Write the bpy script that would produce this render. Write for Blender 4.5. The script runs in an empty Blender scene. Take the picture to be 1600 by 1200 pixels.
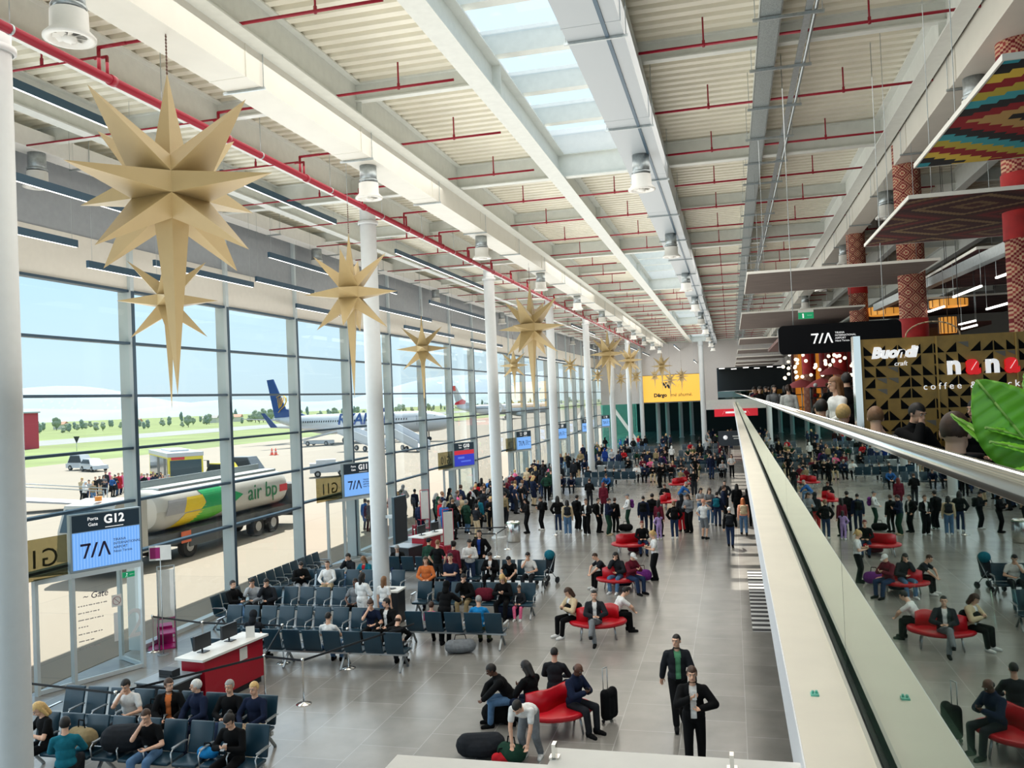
import bpy, bmesh, math, random
import numpy as np
from mathutils import Vector, Matrix

S = bpy.context.scene
COL = S.collection
random.seed(7)
PI = math.pi

# ------------------------------------------------------------------ camera
FPX, YAW, PIT, ROL, CH = 1332.6, -.25064, .01894, -.04103, 6.5
def cam_axes():
    cy, sy = math.cos(YAW), math.sin(YAW)
    f = Vector((sy * math.cos(PIT), cy * math.cos(PIT), math.sin(PIT)))
    r = Vector((cy, -sy, 0)); u = r.cross(f)
    c, s = math.cos(ROL), math.sin(ROL)
    return c * r + s * u, -s * r + c * u, f
CR, CU, CF = cam_axes()
cam = bpy.data.cameras.new('camera'); cam.sensor_width = 36; cam.lens = FPX / 1600 * 36
cam.clip_start = .05; cam.clip_end = 20000
camo = bpy.data.objects.new('camera', cam); COL.objects.link(camo); S.camera = camo
camo.matrix_world = Matrix(((CR.x, CU.x, -CF.x, 0), (CR.y, CU.y, -CF.y, 0), (CR.z, CU.z, -CF.z, CH), (0, 0, 0, 1)))
def ray(px, py): return CR * ((px - 800) / FPX) + CU * (-(py - 600) / FPX) + CF
def gp(px, py, z=0.0):                      # point of a horizontal level met by a line of sight
    d = ray(px, py); t = (z - CH) / d.z
    return Vector((d.x * t, d.y * t, z))
def atx(px, py, x):
    d = ray(px, py); t = x / d.x
    return Vector((x, d.y * t, CH + d.z * t))
def aty(px, py, y):
    d = ray(px, py); t = y / d.y
    return Vector((d.x * t, y, CH + d.z * t))

# ------------------------------------------------------------------ sky, sun, light, exposure
S.view_settings.view_transform = 'Standard'; S.view_settings.look = 'None'
S.view_settings.gamma = 1; S.view_settings.use_curve_mapping = False
S.view_settings.exposure = 0.0
try:
    S.cycles.use_denoising = True
    S.cycles.max_bounces = 10; S.cycles.diffuse_bounces = 5; S.cycles.glossy_bounces = 4
    S.cycles.transmission_bounces = 6; S.cycles.transparent_max_bounces = 24
    S.cycles.sample_clamp_indirect = 6; S.cycles.caustics_reflective = False; S.cycles.caustics_refractive = False
except Exception: pass
W = bpy.data.worlds.new('sky'); S.world = W; W.use_nodes = True
wn = W.node_tree; wn.nodes.clear()
wo = wn.nodes.new('ShaderNodeOutputWorld'); wb = wn.nodes.new('ShaderNodeBackground')
tc = wn.nodes.new('ShaderNodeTexCoord'); sx = wn.nodes.new('ShaderNodeSeparateXYZ'); rp = wn.nodes.new('ShaderNodeValToRGB')
wn.links.new(tc.outputs['Generated'], sx.inputs[0]); wn.links.new(sx.outputs['Z'], rp.inputs[0])
wn.links.new(rp.outputs[0], wb.inputs['Color']); wn.links.new(wb.outputs[0], wo.inputs['Surface'])
e = rp.color_ramp.elements
e[0].position = 0.0; e[0].color = (.60, .74, .80, 1)
e[1].position = .8; e[1].color = (.80, .90, 1.0, 1)
k = rp.color_ramp.elements.new(.06); k.color = (.60, .78, .88, 1)
k = rp.color_ramp.elements.new(.22); k.color = (.45, .71, .92, 1)
k = rp.color_ramp.elements.new(.45); k.color = (.48, .72, .94, 1)
wb.inputs['Strength'].default_value = 1.25

def light(name, kind, loc, rot, power, size=None, size_y=None, color=(1, 1, 1)):
    d = bpy.data.lights.new(name, kind); d.energy = power; d.color = color
    if kind == 'AREA':
        d.shape = 'RECTANGLE'; d.size = size; d.size_y = size_y
    o = bpy.data.objects.new(name, d); o.location = loc; o.rotation_euler = rot; COL.objects.link(o)
    return o
sun = light('sun', 'SUN', (0, 0, 60), (0, 0, 0), 9.0, color=(1, .94, .84))
sun.data.angle = .009
SUNDIR = Vector((.300, -.714, -1)).normalized()            # high sun over the apron
sun.rotation_euler = SUNDIR.to_track_quat('-Z', 'Y').to_euler()
# area fills added inside the hall, none of them a real fitting
HALL_FILL_DOWN = [light('hall_lamp_down', 'AREA', (-4.0, y, 12.6), (0, 0, 0), 1000, 14, 14, (1, .97, .92)) for y in (16, 44, 72, 98)]  # added downward fill under the roof, no such fitting hangs there
HALL_FILL_UP = [light('hall_lamp_up', 'AREA', (-4.6, y, 6.75), (PI, 0, 0), 1000, 9.4, 24, (1, .965, .89)) for y in (14, 38, 62, 88)]  # unseen upward fill added to brighten the roof deck and ducts
SIDE_FILL_UP = [light('window_lamp_up', 'AREA', (-14.1, y, 6.75), (PI, 0, 0), 420, 2.6, 24, (1, .97, .92)) for y in (18, 42, 66, 90)]  # unseen fill strip added between the columns and the glass wall
WINDOW_FILL = [light('window_daylight', 'AREA', (-15.3, y, 5.6), (0, -PI / 2, 0), 1000, 9, 24, (.82, .93, 1)) for y in (16, 40, 64, 92)]  # panels added inside the glass to boost the light from the windows
LEDGE_FILL = light('walkway_lamp', 'AREA', (.3, 16, 12.0), (0, 0, 0), 190, 1.0, 30, (1, .96, .9)); LEDGE_FILL.data.spread = math.radians(70)  # unseen fill added to brighten the ledge
MEZ_FILL_UP = [light('mezzanine_lamp_up', 'AREA', (2.4, y, 7.9), (PI, 0, 0), 65, 3.0, 26, (1, .96, .87)) for y in (30, 58, 86)]  # unseen upward fill added for the ceiling over the mezzanine
# ------------------------------------------------------------------ materials
MATS = {}
def mat(name, col, rough=.6, metal=0., noise=0., nscale=6., bump=0., emit=None, estr=1., spec=.5, alpha=None, coat=0.):
    if name in MATS: return MATS[name]
    m = bpy.data.materials.new(name); m.use_nodes = True; nt = m.node_tree
    b = nt.nodes['Principled BSDF']
    c = (*col[:3], 1)
    b.inputs['Base Color'].default_value = c; b.inputs['Roughness'].default_value = rough
    b.inputs['Metallic'].default_value = metal; b.inputs['Specular IOR Level'].default_value = spec
    if coat: b.inputs['Coat Weight'].default_value = coat
    if emit: b.inputs['Emission Color'].default_value = (*emit, 1); b.inputs['Emission Strength'].default_value = estr
    if noise or bump:
        t = nt.nodes.new('ShaderNodeTexCoord'); n = nt.nodes.new('ShaderNodeTexNoise')
        n.inputs['Scale'].default_value = nscale; n.inputs['Detail'].default_value = 4
        nt.links.new(t.outputs['Object'], n.inputs['Vector'])
        if noise:
            r = nt.nodes.new('ShaderNodeValToRGB')
            r.color_ramp.elements[0].position = .3; r.color_ramp.elements[1].position = .7
            r.color_ramp.elements[0].color = (*[max(0, v * (1 - noise)) for v in col[:3]], 1)
            r.color_ramp.elements[1].color = (*[min(1, v * (1 + noise)) for v in col[:3]], 1)
            nt.links.new(n.outputs['Fac'], r.inputs[0]); nt.links.new(r.outputs[0], b.inputs['Base Color'])
        if bump:
            bp = nt.nodes.new('ShaderNodeBump'); bp.inputs['Strength'].default_value = bump; bp.inputs['Distance'].default_value = .02
            nt.links.new(n.outputs['Fac'], bp.inputs['Height']); nt.links.new(bp.outputs[0], b.inputs['Normal'])
    MATS[name] = m
    return m
def srgb(r, g, b):
    f = lambda v: (v / 255 / 12.92) if v / 255 <= .04045 else ((v / 255 + .055) / 1.055) ** 2.4
    return (f(r), f(g), f(b))
def hexmat(name, r, g, b, **k): return mat(name, srgb(r, g, b), **k)
def glassmat(name, tint=(1, 1, 1), refl=.08, fres=True, gcol=(1, 1, 1), rough=0.0, power=5.0, f1=.9):
    if name in MATS: return MATS[name]
    m = bpy.data.materials.new(name); m.use_nodes = True; nt = m.node_tree; nt.nodes.clear()
    o = nt.nodes.new('ShaderNodeOutputMaterial'); mx = nt.nodes.new('ShaderNodeMixShader')
    t = nt.nodes.new('ShaderNodeBsdfTransparent'); t.inputs[0].default_value = (*tint, 1)
    g = nt.nodes.new('ShaderNodeBsdfGlossy'); g.inputs['Roughness'].default_value = rough; g.inputs['Color'].default_value = (*gcol, 1)
    nt.links.new(t.outputs[0], mx.inputs[1]); nt.links.new(g.outputs[0], mx.inputs[2]); nt.links.new(mx.outputs[0], o.inputs[0])
    lw = nt.nodes.new('ShaderNodeLayerWeight'); lw.inputs['Blend'].default_value = .5
    pw = nt.nodes.new('ShaderNodeMath'); pw.operation = 'POWER'; pw.inputs[1].default_value = power
    nt.links.new(lw.outputs['Facing'], pw.inputs[0])
    mr = nt.nodes.new('ShaderNodeMapRange'); mr.inputs['To Min'].default_value = refl; mr.inputs['To Max'].default_value = f1
    nt.links.new(pw.outputs[0], mr.inputs[0]); nt.links.new(mr.outputs[0], mx.inputs[0])
    MATS[name] = m
    return m

# ------------------------------------------------------------------ mesh builder
class MB:
    def __init__(s): s.v = []; s.f = []; s.m = []; s.sm = []
    def add(s, vs, fs, mi=0, smooth=False):
        o = len(s.v); s.v += [tuple(p) for p in vs]
        for f in fs: s.f.append([i + o for i in f]); s.m.append(mi); s.sm.append(smooth)
        return s
    def box(s, x0, x1, y0, y1, z0, z1, mi=0):
        v = [(x0, y0, z0), (x1, y0, z0), (x1, y1, z0), (x0, y1, z0), (x0, y0, z1), (x1, y0, z1), (x1, y1, z1), (x0, y1, z1)]
        return s.add(v, [(0, 3, 2, 1), (4, 5, 6, 7), (0, 1, 5, 4), (1, 2, 6, 5), (2, 3, 7, 6), (3, 0, 4, 7)], mi)
    def hexa(s, v, mi=0):       # 8 corners, bottom loop then top loop
        return s.add(v, [(0, 3, 2, 1), (4, 5, 6, 7), (0, 1, 5, 4), (1, 2, 6, 5), (2, 3, 7, 6), (3, 0, 4, 7)], mi)
    def obox(s, c, ax, ay, az, hx, hy, hz, mi=0):
        c = Vector(c); ax = Vector(ax).normalized() * hx; ay = Vector(ay).normalized() * hy; az = Vector(az).normalized() * hz
        v = [c - ax - ay - az, c + ax - ay - az, c + ax + ay - az, c - ax + ay - az, c - ax - ay + az, c + ax - ay + az, c + ax + ay + az, c - ax + ay + az]
        return s.hexa(v, mi)
    def bar(s, p0, p1, w, h, up=(0, 0, 1), mi=0):
        p0 = Vector(p0); p1 = Vector(p1); d = (p1 - p0); L = d.length; d.normalize()
        up = Vector(up); sd = d.cross(up)
        if sd.length < 1e-4: sd = d.cross(Vector((1, 0, 0)))
        sd.normalize(); u2 = sd.cross(d)
        return s.obox((p0 + p1) / 2, d, sd, u2, L / 2, w / 2, h / 2, mi)
    def frame(s, p0, p1):
        d = (Vector(p1) - Vector(p0)); d.normalize()
        a = d.cross(Vector((0, 0, 1)))
        if a.length < 1e-3: a = d.cross(Vector((1, 0, 0)))
        a.normalize(); return d, a, d.cross(a)
    def cyl(s, p0, p1, r0, r1=None, n=12, mi=0, caps=True, smooth=True):
        r1 = r0 if r1 is None else r1; p0 = Vector(p0); p1 = Vector(p1)
        d, a, b = s.frame(p0, p1); o = len(s.v); vs = []
        for p, r in ((p0, r0), (p1, r1)):
            for i in range(n):
                t = 2 * PI * i / n; vs.append(p + (a * math.cos(t) + b * math.sin(t)) * r)
        s.add(vs, [(i, (i + 1) % n, n + (i + 1) % n, n + i) for i in range(n)], mi, smooth)
        if caps:
            s.f.append([o + n - 1 - i for i in range(n)]); s.m.append(mi); s.sm.append(False)
            s.f.append([o + n + i for i in range(n)]); s.m.append(mi); s.sm.append(False)
        return s
    def tube(s, pts, r, n=8, mi=0):
        for a, b in zip(pts[:-1], pts[1:]): s.cyl(a, b, r, r, n, mi)
        for p in pts[1:-1]: s.ball(p, r, mi=mi, n=n, k=4)
        return s
    def lathe(s, prof, c=(0, 0, 0), n=20, mi=0, smooth=True, axis=None):
        # prof: list of (r, z); closed where r == 0
        c = Vector(c); o = len(s.v); vs = []
        for r, z in prof:
            for i in range(n):
                t = 2 * PI * i / n; vs.append(c + Vector((r * math.cos(t), r * math.sin(t), z)))
        fs = []
        for j in range(len(prof) - 1):
            for i in range(n): fs.append((j * n + i, j * n + (i + 1) % n, (j + 1) * n + (i + 1) % n, (j + 1) * n + i))
        return s.add(vs, fs, mi, smooth)
    def ball(s, c, r, mi=0, n=12, k=8, sc=(1, 1, 1), M=None):
        c = Vector(c); vs = []; fs = []
        for j in range(1, k):
            ph = PI * j / k
            for i in range(n):
                t = 2 * PI * i / n
                p = Vector((math.sin(ph) * math.cos(t) * sc[0], math.sin(ph) * math.sin(t) * sc[1], math.cos(ph) * sc[2])) * r
                if M is not None: p = M @ p
                vs.append(c + p)
        top = Vector((0, 0, sc[2] * r)); bot = -top
        if M is not None: top = M @ top; bot = M @ bot
        vs += [c + top, c + bot]; T = len(vs) - 2; B = T + 1
        for i in range(n): fs.append((T, i, (i + 1) % n)); fs.append((B, (k - 2) * n + (i + 1) % n, (k - 2) * n + i))
        for j in range(k - 2):
            for i in range(n): fs.append((j * n + i, (j + 1) * n + i, (j + 1) * n + (i + 1) % n, j * n + (i + 1) % n))
        return s.add(vs, fs, mi, True)
    def rcone(s, p0, p1, r0, r1, n=12, mi=0):
        s.cyl(p0, p1, r0, r1, n, mi); s.ball(p0, r0, mi, n, 6); s.ball(p1, r1, mi, n, 6); return s
    def prism(s, pts, d, mi=0):   # planar polygon extruded by vector d
        n = len(pts); d = Vector(d); v = [Vector(p) for p in pts]; v2 = [p + d for p in v]
        return s.add(v + v2, [tuple(range(n))[::-1], tuple(range(n, 2 * n))] + [(i, (i + 1) % n, n + (i + 1) % n, n + i) for i in range(n)], mi)
    def quad(s, a, b, c, d, mi=0): return s.add([a, b, c, d], [(0, 1, 2, 3)], mi)
    def grid(s, fn, nu, nv, mi=0, smooth=True):
        vs = [fn(i / nu, j / nv) for j in range(nv + 1) for i in range(nu + 1)]
        fs = [(j * (nu + 1) + i, j * (nu + 1) + i + 1, (j + 1) * (nu + 1) + i + 1, (j + 1) * (nu + 1) + i) for j in range(nv) for i in range(nu)]
        return s.add(vs, fs, mi, smooth)
    def mesh(s, name, off=None):
        me = bpy.data.meshes.new(name)
        v = s.v if off is None else [(p[0] - off[0], p[1] - off[1], p[2] - off[2]) for p in s.v]
        me.from_pydata(v, [], s.f)
        me.polygons.foreach_set('material_index', s.m); me.polygons.foreach_set('use_smooth', s.sm)
        me.validate(clean_customdata=False); me.update()
        bm = bmesh.new(); bm.from_mesh(me); bmesh.ops.recalc_face_normals(bm, faces=bm.faces); bm.to_mesh(me); bm.free()
        return me
    def build(s, name, mats, parent=None, loc=None, world=False):
        """one mesh object; world=True: coordinates are world ones, made relative to the parent's place"""
        off = None
        if world and parent is not None:
            off = Vector(parent.location)
            if parent.parent: off += Vector(parent.parent.location)
        if world and parent is None and loc is not None: off = Vector(loc)
        me = s.mesh(name, off)
        for m in (mats if isinstance(mats, (list, tuple)) else [mats]): me.materials.append(m)
        o = bpy.data.objects.new(name, me); COL.objects.link(o)
        if parent is not None: o.parent = parent
        if loc is not None: o.location = loc
        return o
def tag(o, label=None, cat=None, group=None, kind=None):
    if label: o['label'] = label
    if cat: o['category'] = cat
    if group: o['group'] = group
    if kind: o['kind'] = kind
    return o
def thing(name, label, cat, loc=(0, 0, 0), rz=0, group=None):
    o = bpy.data.objects.new(name, None); o.empty_display_size = .2; COL.objects.link(o)
    o.location = loc; o.rotation_euler = (0, 0, rz)
    return tag(o, label, cat, group)
def struct(name, mb, m, parent=None, label=None):
    o = mb.build(name, m, parent)
    if parent is None: o['kind'] = 'structure'
    if label: o['label'] = label
    return o
KIDS = {}
def dup(root, loc=None, rz=None, label=None, group=None):
    """copy of a thing with copies of its parts and sub-parts (mesh data shared)"""
    r = root.copy(); COL.objects.link(r)
    if loc is not None: r.location = loc
    if rz is not None: r.rotation_euler = (0, 0, rz)
    if label: r['label'] = label
    if group: r['group'] = group
    for ch in root.children:
        c = ch.copy(); COL.objects.link(c); c.parent = r
        for g in ch.children:
            d = g.copy(); COL.objects.link(d); d.parent = c
    return r
def text(name, body, size, m, parent, loc, rot, ext=.004, align='CENTER', sx=1., shear=0., bold=0., space=1.):
    cu = bpy.data.curves.new(name, 'FONT'); cu.body = body; cu.size = size; cu.extrude = ext; cu.align_x = align; cu.align_y = 'CENTER'
    cu.shear = shear; cu.offset = bold; cu.space_character = space; cu.resolution_u = 3
    o = bpy.data.objects.new(name, cu); COL.objects.link(o)
    dg = bpy.context.evaluated_depsgraph_get()
    me = bpy.data.meshes.new_from_object(o.evaluated_get(dg)); bpy.data.objects.remove(o); bpy.data.curves.remove(cu)
    me.name = name; me.materials.clear(); me.materials.append(m)
    if sx != 1.: me.transform(Matrix.Diagonal((sx, 1, 1, 1)))
    o = bpy.data.objects.new(name, me); COL.objects.link(o); o.parent = parent; o.location = loc; o.rotation_euler = rot
    return o
ORD = ['first', 'second', 'third', 'fourth', 'fifth', 'sixth', 'seventh', 'eighth', 'ninth', 'tenth', 'eleventh', 'twelfth', 'thirteenth', 'fourteenth', 'fifteenth', 'sixteenth',
       'seventeenth', 'eighteenth', 'nineteenth', 'twentieth'] + ['twenty-' + w for w in ('first', 'second', 'third', 'fourth', 'fifth', 'sixth', 'seventh', 'eighth', 'ninth')]
# ------------------------------------------------------------------ shared materials
M_white = mat('white_paint', (.78, .77, .73), .5, noise=.03)
M_cream = mat('cream_duct', (.68, .655, .58), .45, noise=.03, nscale=2)
M_deck = mat('cream_deck', (.74, .71, .60), .45, noise=.05, nscale=1.5)
M_steel = mat('white_steel', (.66, .68, .64), .5, noise=.04)
M_galv = mat('galvanised', (.42, .46, .47), .35, .7, noise=.12, nscale=20)
M_red = mat('red_pipe', srgb(150, 12, 40), .4)
M_mull = mat('aluminium_mullion', (.60, .67, .69), .4, .1)
M_mdark = mat('dark_aluminium', (.05, .09, .13), .4, .3)
M_lamp = mat('lamp_housing', (.04, .09, .14), .4, .3)
M_lampon = mat('lamp_diffuser', (.9, .9, .9), .5, emit=(1, .97, .9), estr=3.0)
M_black = mat('black_plastic', (.012, .014, .018), .45)
M_grey = mat('grey_spandrel', (.36, .385, .41), .25, noise=.04)
M_beige = mat('beige_soffit', (.80, .76, .68), .7, noise=.02)
M_gold = mat('gold_board', srgb(172, 150, 106), .5, .0, noise=.03)
M_chrome = mat('brushed_steel', (.80, .78, .74), .16, 1.0)
M_glass = glassmat('window_glass', (.96, .985, .985), .006, power=5, f1=.7)
M_bal = glassmat('balustrade_glass', (.42, .55, .50), .04, power=3.1, f1=1.0, gcol=(.86, .94, .89))

XF, MY0, MS = -16.2, 25.1, 4.66
CX, CS = -10.94, 13.98
ZD = 13.45
YEND = 109.0

# ------------------------------------------------------------------ floor
def floor_mat():
    m = bpy.data.materials.new('floor_tiles'); m.use_nodes = True; nt = m.node_tree; b = nt.nodes['Principled BSDF']
    t = nt.nodes.new('ShaderNodeTexCoord'); br = nt.nodes.new('ShaderNodeTexBrick'); br.offset = .5; br.inputs['Scale'].default_value = 1
    br.inputs['Brick Width'].default_value = 1.45; br.inputs['Row Height'].default_value = 1.2; br.inputs['Mortar Size'].default_value = .008
    br.inputs['Color1'].default_value = (.235, .222, .195, 1); br.inputs['Color2'].default_value = (.285, .27, .238, 1); br.inputs['Mortar'].default_value = (.40, .395, .36, 1)
    mp = nt.nodes.new('ShaderNodeMapping'); mp.inputs['Rotation'].default_value = (0, 0, PI / 2)
    nt.links.new(t.outputs['Object'], mp.inputs[0]); nt.links.new(mp.outputs[0], br.inputs['Vector'])
    n = nt.nodes.new('ShaderNodeTexNoise'); n.inputs['Scale'].default_value = 1.3; n.inputs['Detail'].default_value = 6
    nt.links.new(t.outputs['Object'], n.inputs['Vector'])
    mx = nt.nodes.new('ShaderNodeMix'); mx.data_type = 'RGBA'; mx.blend_type = 'OVERLAY'; mx.inputs[0].default_value = .35
    nt.links.new(br.outputs['Color'], mx.inputs['A']); nt.links.new(n.outputs['Fac'], mx.inputs['B'])
    hs = nt.nodes.new('ShaderNodeHueSaturation'); hs.inputs['Saturation'].default_value = .75
    nt.links.new(mx.outputs['Result'], hs.inputs['Color']); nt.links.new(hs.outputs[0], b.inputs['Base Color'])
    b.inputs['Roughness'].default_value = .22; b.inputs['Specular IOR Level'].default_value = .55
    return m
M_floor = floor_mat()
struct('floor', MB().box(XF - .2, 30, -8, 152, -.2, 0), M_floor)

# ------------------------------------------------------------------ facade: bays of glass between deep aluminium mullions
TZ = [2.72, 4.15, 5.60, 7.06, 8.52]
GATES = {-2: 'G12', 1: 'G11', 4: 'G10', 7: 'G9', 11: 'G8', 14: 'G7', 17: 'G6'}
NB = range(-5, 18)
for n_, j in enumerate(NB):
    y0 = MY0 + MS * j; y1 = y0 + MS
    w = thing('window_%d' % (n_ + 1), None, None, (XF, y0, 0)); w['kind'] = 'structure'
    MB().box(XF - .012, XF + .012, y0 + .08, y1 - .08, .1 if j not in GATES else 2.85, 9.98).build('glass', M_glass, w, world=True)
    for z in TZ + [9.98]:
        if z < 3 and j in GATES: z = 2.85
        MB().box(XF - .16, XF + .07, y0 + .08, y1 - .08, z - .035, z + .035).build('transom', M_mdark, w, world=True)
    if j not in GATES: MB().box(XF - .16, XF + .10, y0 + .08, y1 - .08, 0, .12).build('sill', M_mull, w, world=True)
    m = MB().box(XF - .30, XF + .12, y0 - .075, y0 + .075, 0, 13.0)
    struct('trim_%d' % (n_ + 1), m, M_mull)
    struct('trim_%d' % (n_ + 101), MB().box(XF + .12, XF + .135, y0 - .06, y0 + .06, 0, 9.98), M_mdark)  # dark plate: shade on the mullion's inner face put into its colour
    struct('wall_spandrel_%d' % (n_ + 1), MB().box(XF - .1, XF + .0, y0 + .08, y1 - .08, 11.22, 13.4), M_grey)
ya, yb = MY0 + MS * NB[0], MY0 + MS * (NB[-1] + 1)
struct('wall_left', MB().box(XF - .3, XF + .05, -8, ya - .08, 0, 13.4), M_white)
struct('trim_201', MB().box(XF - .1, XF + .02, ya, yb, 9.98, 11.22), M_beige)
# canopy outside over the facade
struct('ceiling_canopy', MB().box(XF - 5.4, XF - .32, ya - 6, yb, 11.05, 11.5), M_beige)

# ------------------------------------------------------------------ round columns
def column(name, x, y, z1, r=.265, m=None, base=True):
    mb = MB().lathe([(r, 0), (r, z1 * .5), (r * .96, z1)], (x, y, 0), 24)
    if base: mb.lathe([(r + .1, 0), (r + .1, .06), (r, .1)], (x, y, 0), 24)
    mb.lathe([(r + .02, z1 - .5), (r + .06, z1 - .48), (r + .06, z1 - .4), (r + .02, z1 - .38)], (x, y, 0), 24)
    return struct(name, mb, m or mat('column_white', (.68, .70, .70), .5, noise=.02))
for i in range(-1, 7): column('column', CX, MY0 + CS * i - (.25 if i < 0 else .8 if i == 6 else 0), ZD - .7)
column('column', -3.35, 106.8, ZD - .7, .32)
for (px, py, X) in ((1008, 700, -9.6), (1021, 690, -9.0), (1040, 690, -7.6), (1049, 690, -7.0)):
    pass

# ------------------------------------------------------------------ roof: corrugated deck, beams, skylights
SKY = [(9.95, 23.95), (37.95, 51.95), (65.95, 79.95), (93.95, 107.9)]
SX0, SX1 = -4.72, -2.0
def deck(name, x0, x1, y0, y1, z=ZD, p=.35):
    n = max(1, int((y1 - y0) / p)); vs = []; fs = []
    prof = []
    for i in range(n):
        y = y0 + i * p; prof += [(y, z), (y + .17, z), (y + .2, z + .09), (y + .32, z + .09)]
    prof.append((y0 + n * p, z)); prof.append((y1, z))
    for y, zz in prof: vs += [(x0, y, zz), (x1, y, zz)]
    for i in range(len(prof) - 1): fs.append((2 * i, 2 * i + 1, 2 * i + 3, 2 * i + 2))
    mb = MB().add(vs, fs); mb.box(x0, x1, y0, y1, z + .25, z + .4)
    return struct(name, mb, M_deck)
deck('ceiling', XF - .3, SX0 - .09, -8, YEND); deck('ceiling_bay', SX1 + .09, 30, -8, YEND)
prev = -8
for n_, (a, b) in enumerate(SKY + [(YEND, YEND)]):
    if a > prev: deck('ceiling_strip', SX0, SX1, prev + .09, a - .09)
    prev = b
M_pane = glassmat('skylight_glass', (.98, .99, 1), .02, power=5, f1=.4)
_nt = M_pane.node_tree; _o = _nt.nodes['Material Output']; _l = _o.inputs[0].links[0].from_socket; _t = _nt.nodes.new('ShaderNodeBsdfTranslucent'); _m = _nt.nodes.new('ShaderNodeMixShader'); _m.inputs[0].default_value = .1
_nt.links.new(_l, _m.inputs[1]); _nt.links.new(_t.outputs[0], _m.inputs[2]); _nt.links.new(_m.outputs[0], _o.inputs[0]); _t.inputs[0].default_value = (.95, .97, 1, 1)
for n_, (a, b) in enumerate(SKY):
    w = thing('window_%d' % (60 + n_), None, None, (SX0, a, 14)); w['kind'] = 'structure'
    MB().quad((SX0, a, 14), (SX1, a, 14), (SX1, b, 14), (SX0, b, 14)).build('glass', M_pane, w, world=True)
    for q in range(1, 6):
        y = a + (b - a) * q / 6
        MB().box(SX0, SX1, y - .13, y + .13, 13.6, 14.12).build('transom', M_steel, w, world=True)
    sh = MB()
    sh.box(SX0 - .08, SX0, a - .08, b + .08, 13.4, 14.2); sh.box(SX1, SX1 + .08, a - .08, b + .08, 13.4, 14.2)
    sh.box(SX0, SX1, a - .08, a, 13.4, 14.2); sh.box(SX0, SX1, b, b + .08, 13.4, 14.2)
    sh.build('shaft', M_white, w, world=True)
def ibeam_y(x, y0, y1, z0, z1, fw=.3, web=.03):
    return MB().box(x - fw / 2, x + fw / 2, y0, y1, z0, z0 + .035).box(x - fw / 2, x + fw / 2, y0, y1, z1 - .035, z1).box(x - web / 2, x + web / 2, y0, y1, z0 + .035, z1 - .035)
def ibeam_x(y, x0, x1, z0, z1, fw=.25, web=.025):
    return MB().box(x0, x1, y - fw / 2, y + fw / 2, z0, z0 + .03).box(x0, x1, y - fw / 2, y + fw / 2, z1 - .03, z1).box(x0, x1, y - web / 2, y + web / 2, z0 + .03, z1 - .03)
for x, fw in ((-13.5, .3), (CX, .34), (-7.55, .3), (-4.5, .42), (-1.75, .42), (.95, .3), (4.1, .34), (7.5, .3), (10.9, .34), (15, .3)):
    mb = ibeam_y(x, -8, YEND, 12.72, ZD, fw)
    for i in range(-2, 8):              # stiffener plates
        for q in (0, .5):
            y = 9.95 + CS * (i + q)
            if -8 < y < YEND: mb.box(x - fw / 2 + .02, x + fw / 2 - .02, y - .012, y + .012, 12.75, ZD - .03)
    struct('beam', mb, M_steel)
for i in range(-1, 8):
    struct('beam_cross', ibeam_x(9.95 + CS * i, XF, 30, 12.78, ZD), M_steel)
for i in range(-2, 15):
    y = 9.95 + CS * (i + .5) / 1 if i < 7 else None
    if y and y < YEND: 
        struct('beam_purlin', ibeam_x(y, XF, SX0 - .1, 13.05, ZD, .18), M_steel)
        struct('beam_purlin', ibeam_x(y, SX1 + .1, 30, 13.05, ZD, .18), M_steel)

# ------------------------------------------------------------------ air ducts with round jet diffusers
def rep(me, name, parent, loc):
    o = bpy.data.objects.new(name, me); COL.objects.link(o); o.parent = parent; o.location = loc; return o
def diffuser(d, x, y, ztop, zbot, r=.2):
    p = MB().cyl((x, y, ztop), (x, y, zbot + .34), r, r, 20).lathe([(r + .015, zbot + .40), (r + .025, zbot + .42), (r + .015, zbot + .44)], (x, y, 0), 20).build('diffuser_spigot', M_galv, d, world=True)
    g = MB().lathe([(r + .03, .36), (r + .035, .12), (r + .12, .03), (r + .12, 0), (r + .06, -.01), (r - .01, .05), (r - .02, .12)], (x, y, zbot), 24)
    g.lathe([(0, -.02), (.085, -.02), (.09, .03), (0, .05)], (x, y, zbot), 16)
    for q in range(8):
        t = q * PI / 4
        g.obox((x + math.cos(t) * .14, y + math.sin(t) * .14, zbot + .03), (math.cos(t), math.sin(t), 0), (-math.sin(t), math.cos(t), .6), (0, 0, 1), .06, .035, .004)
    g.build('diffuser_ring', M_white, p, world=True)
    MB().lathe([(0, .13), (r - .02, .13)], (x, y, zbot), 20).build('diffuser_throat', mat('grey_throat', (.2, .2, .2), .7), p, world=True)
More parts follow.
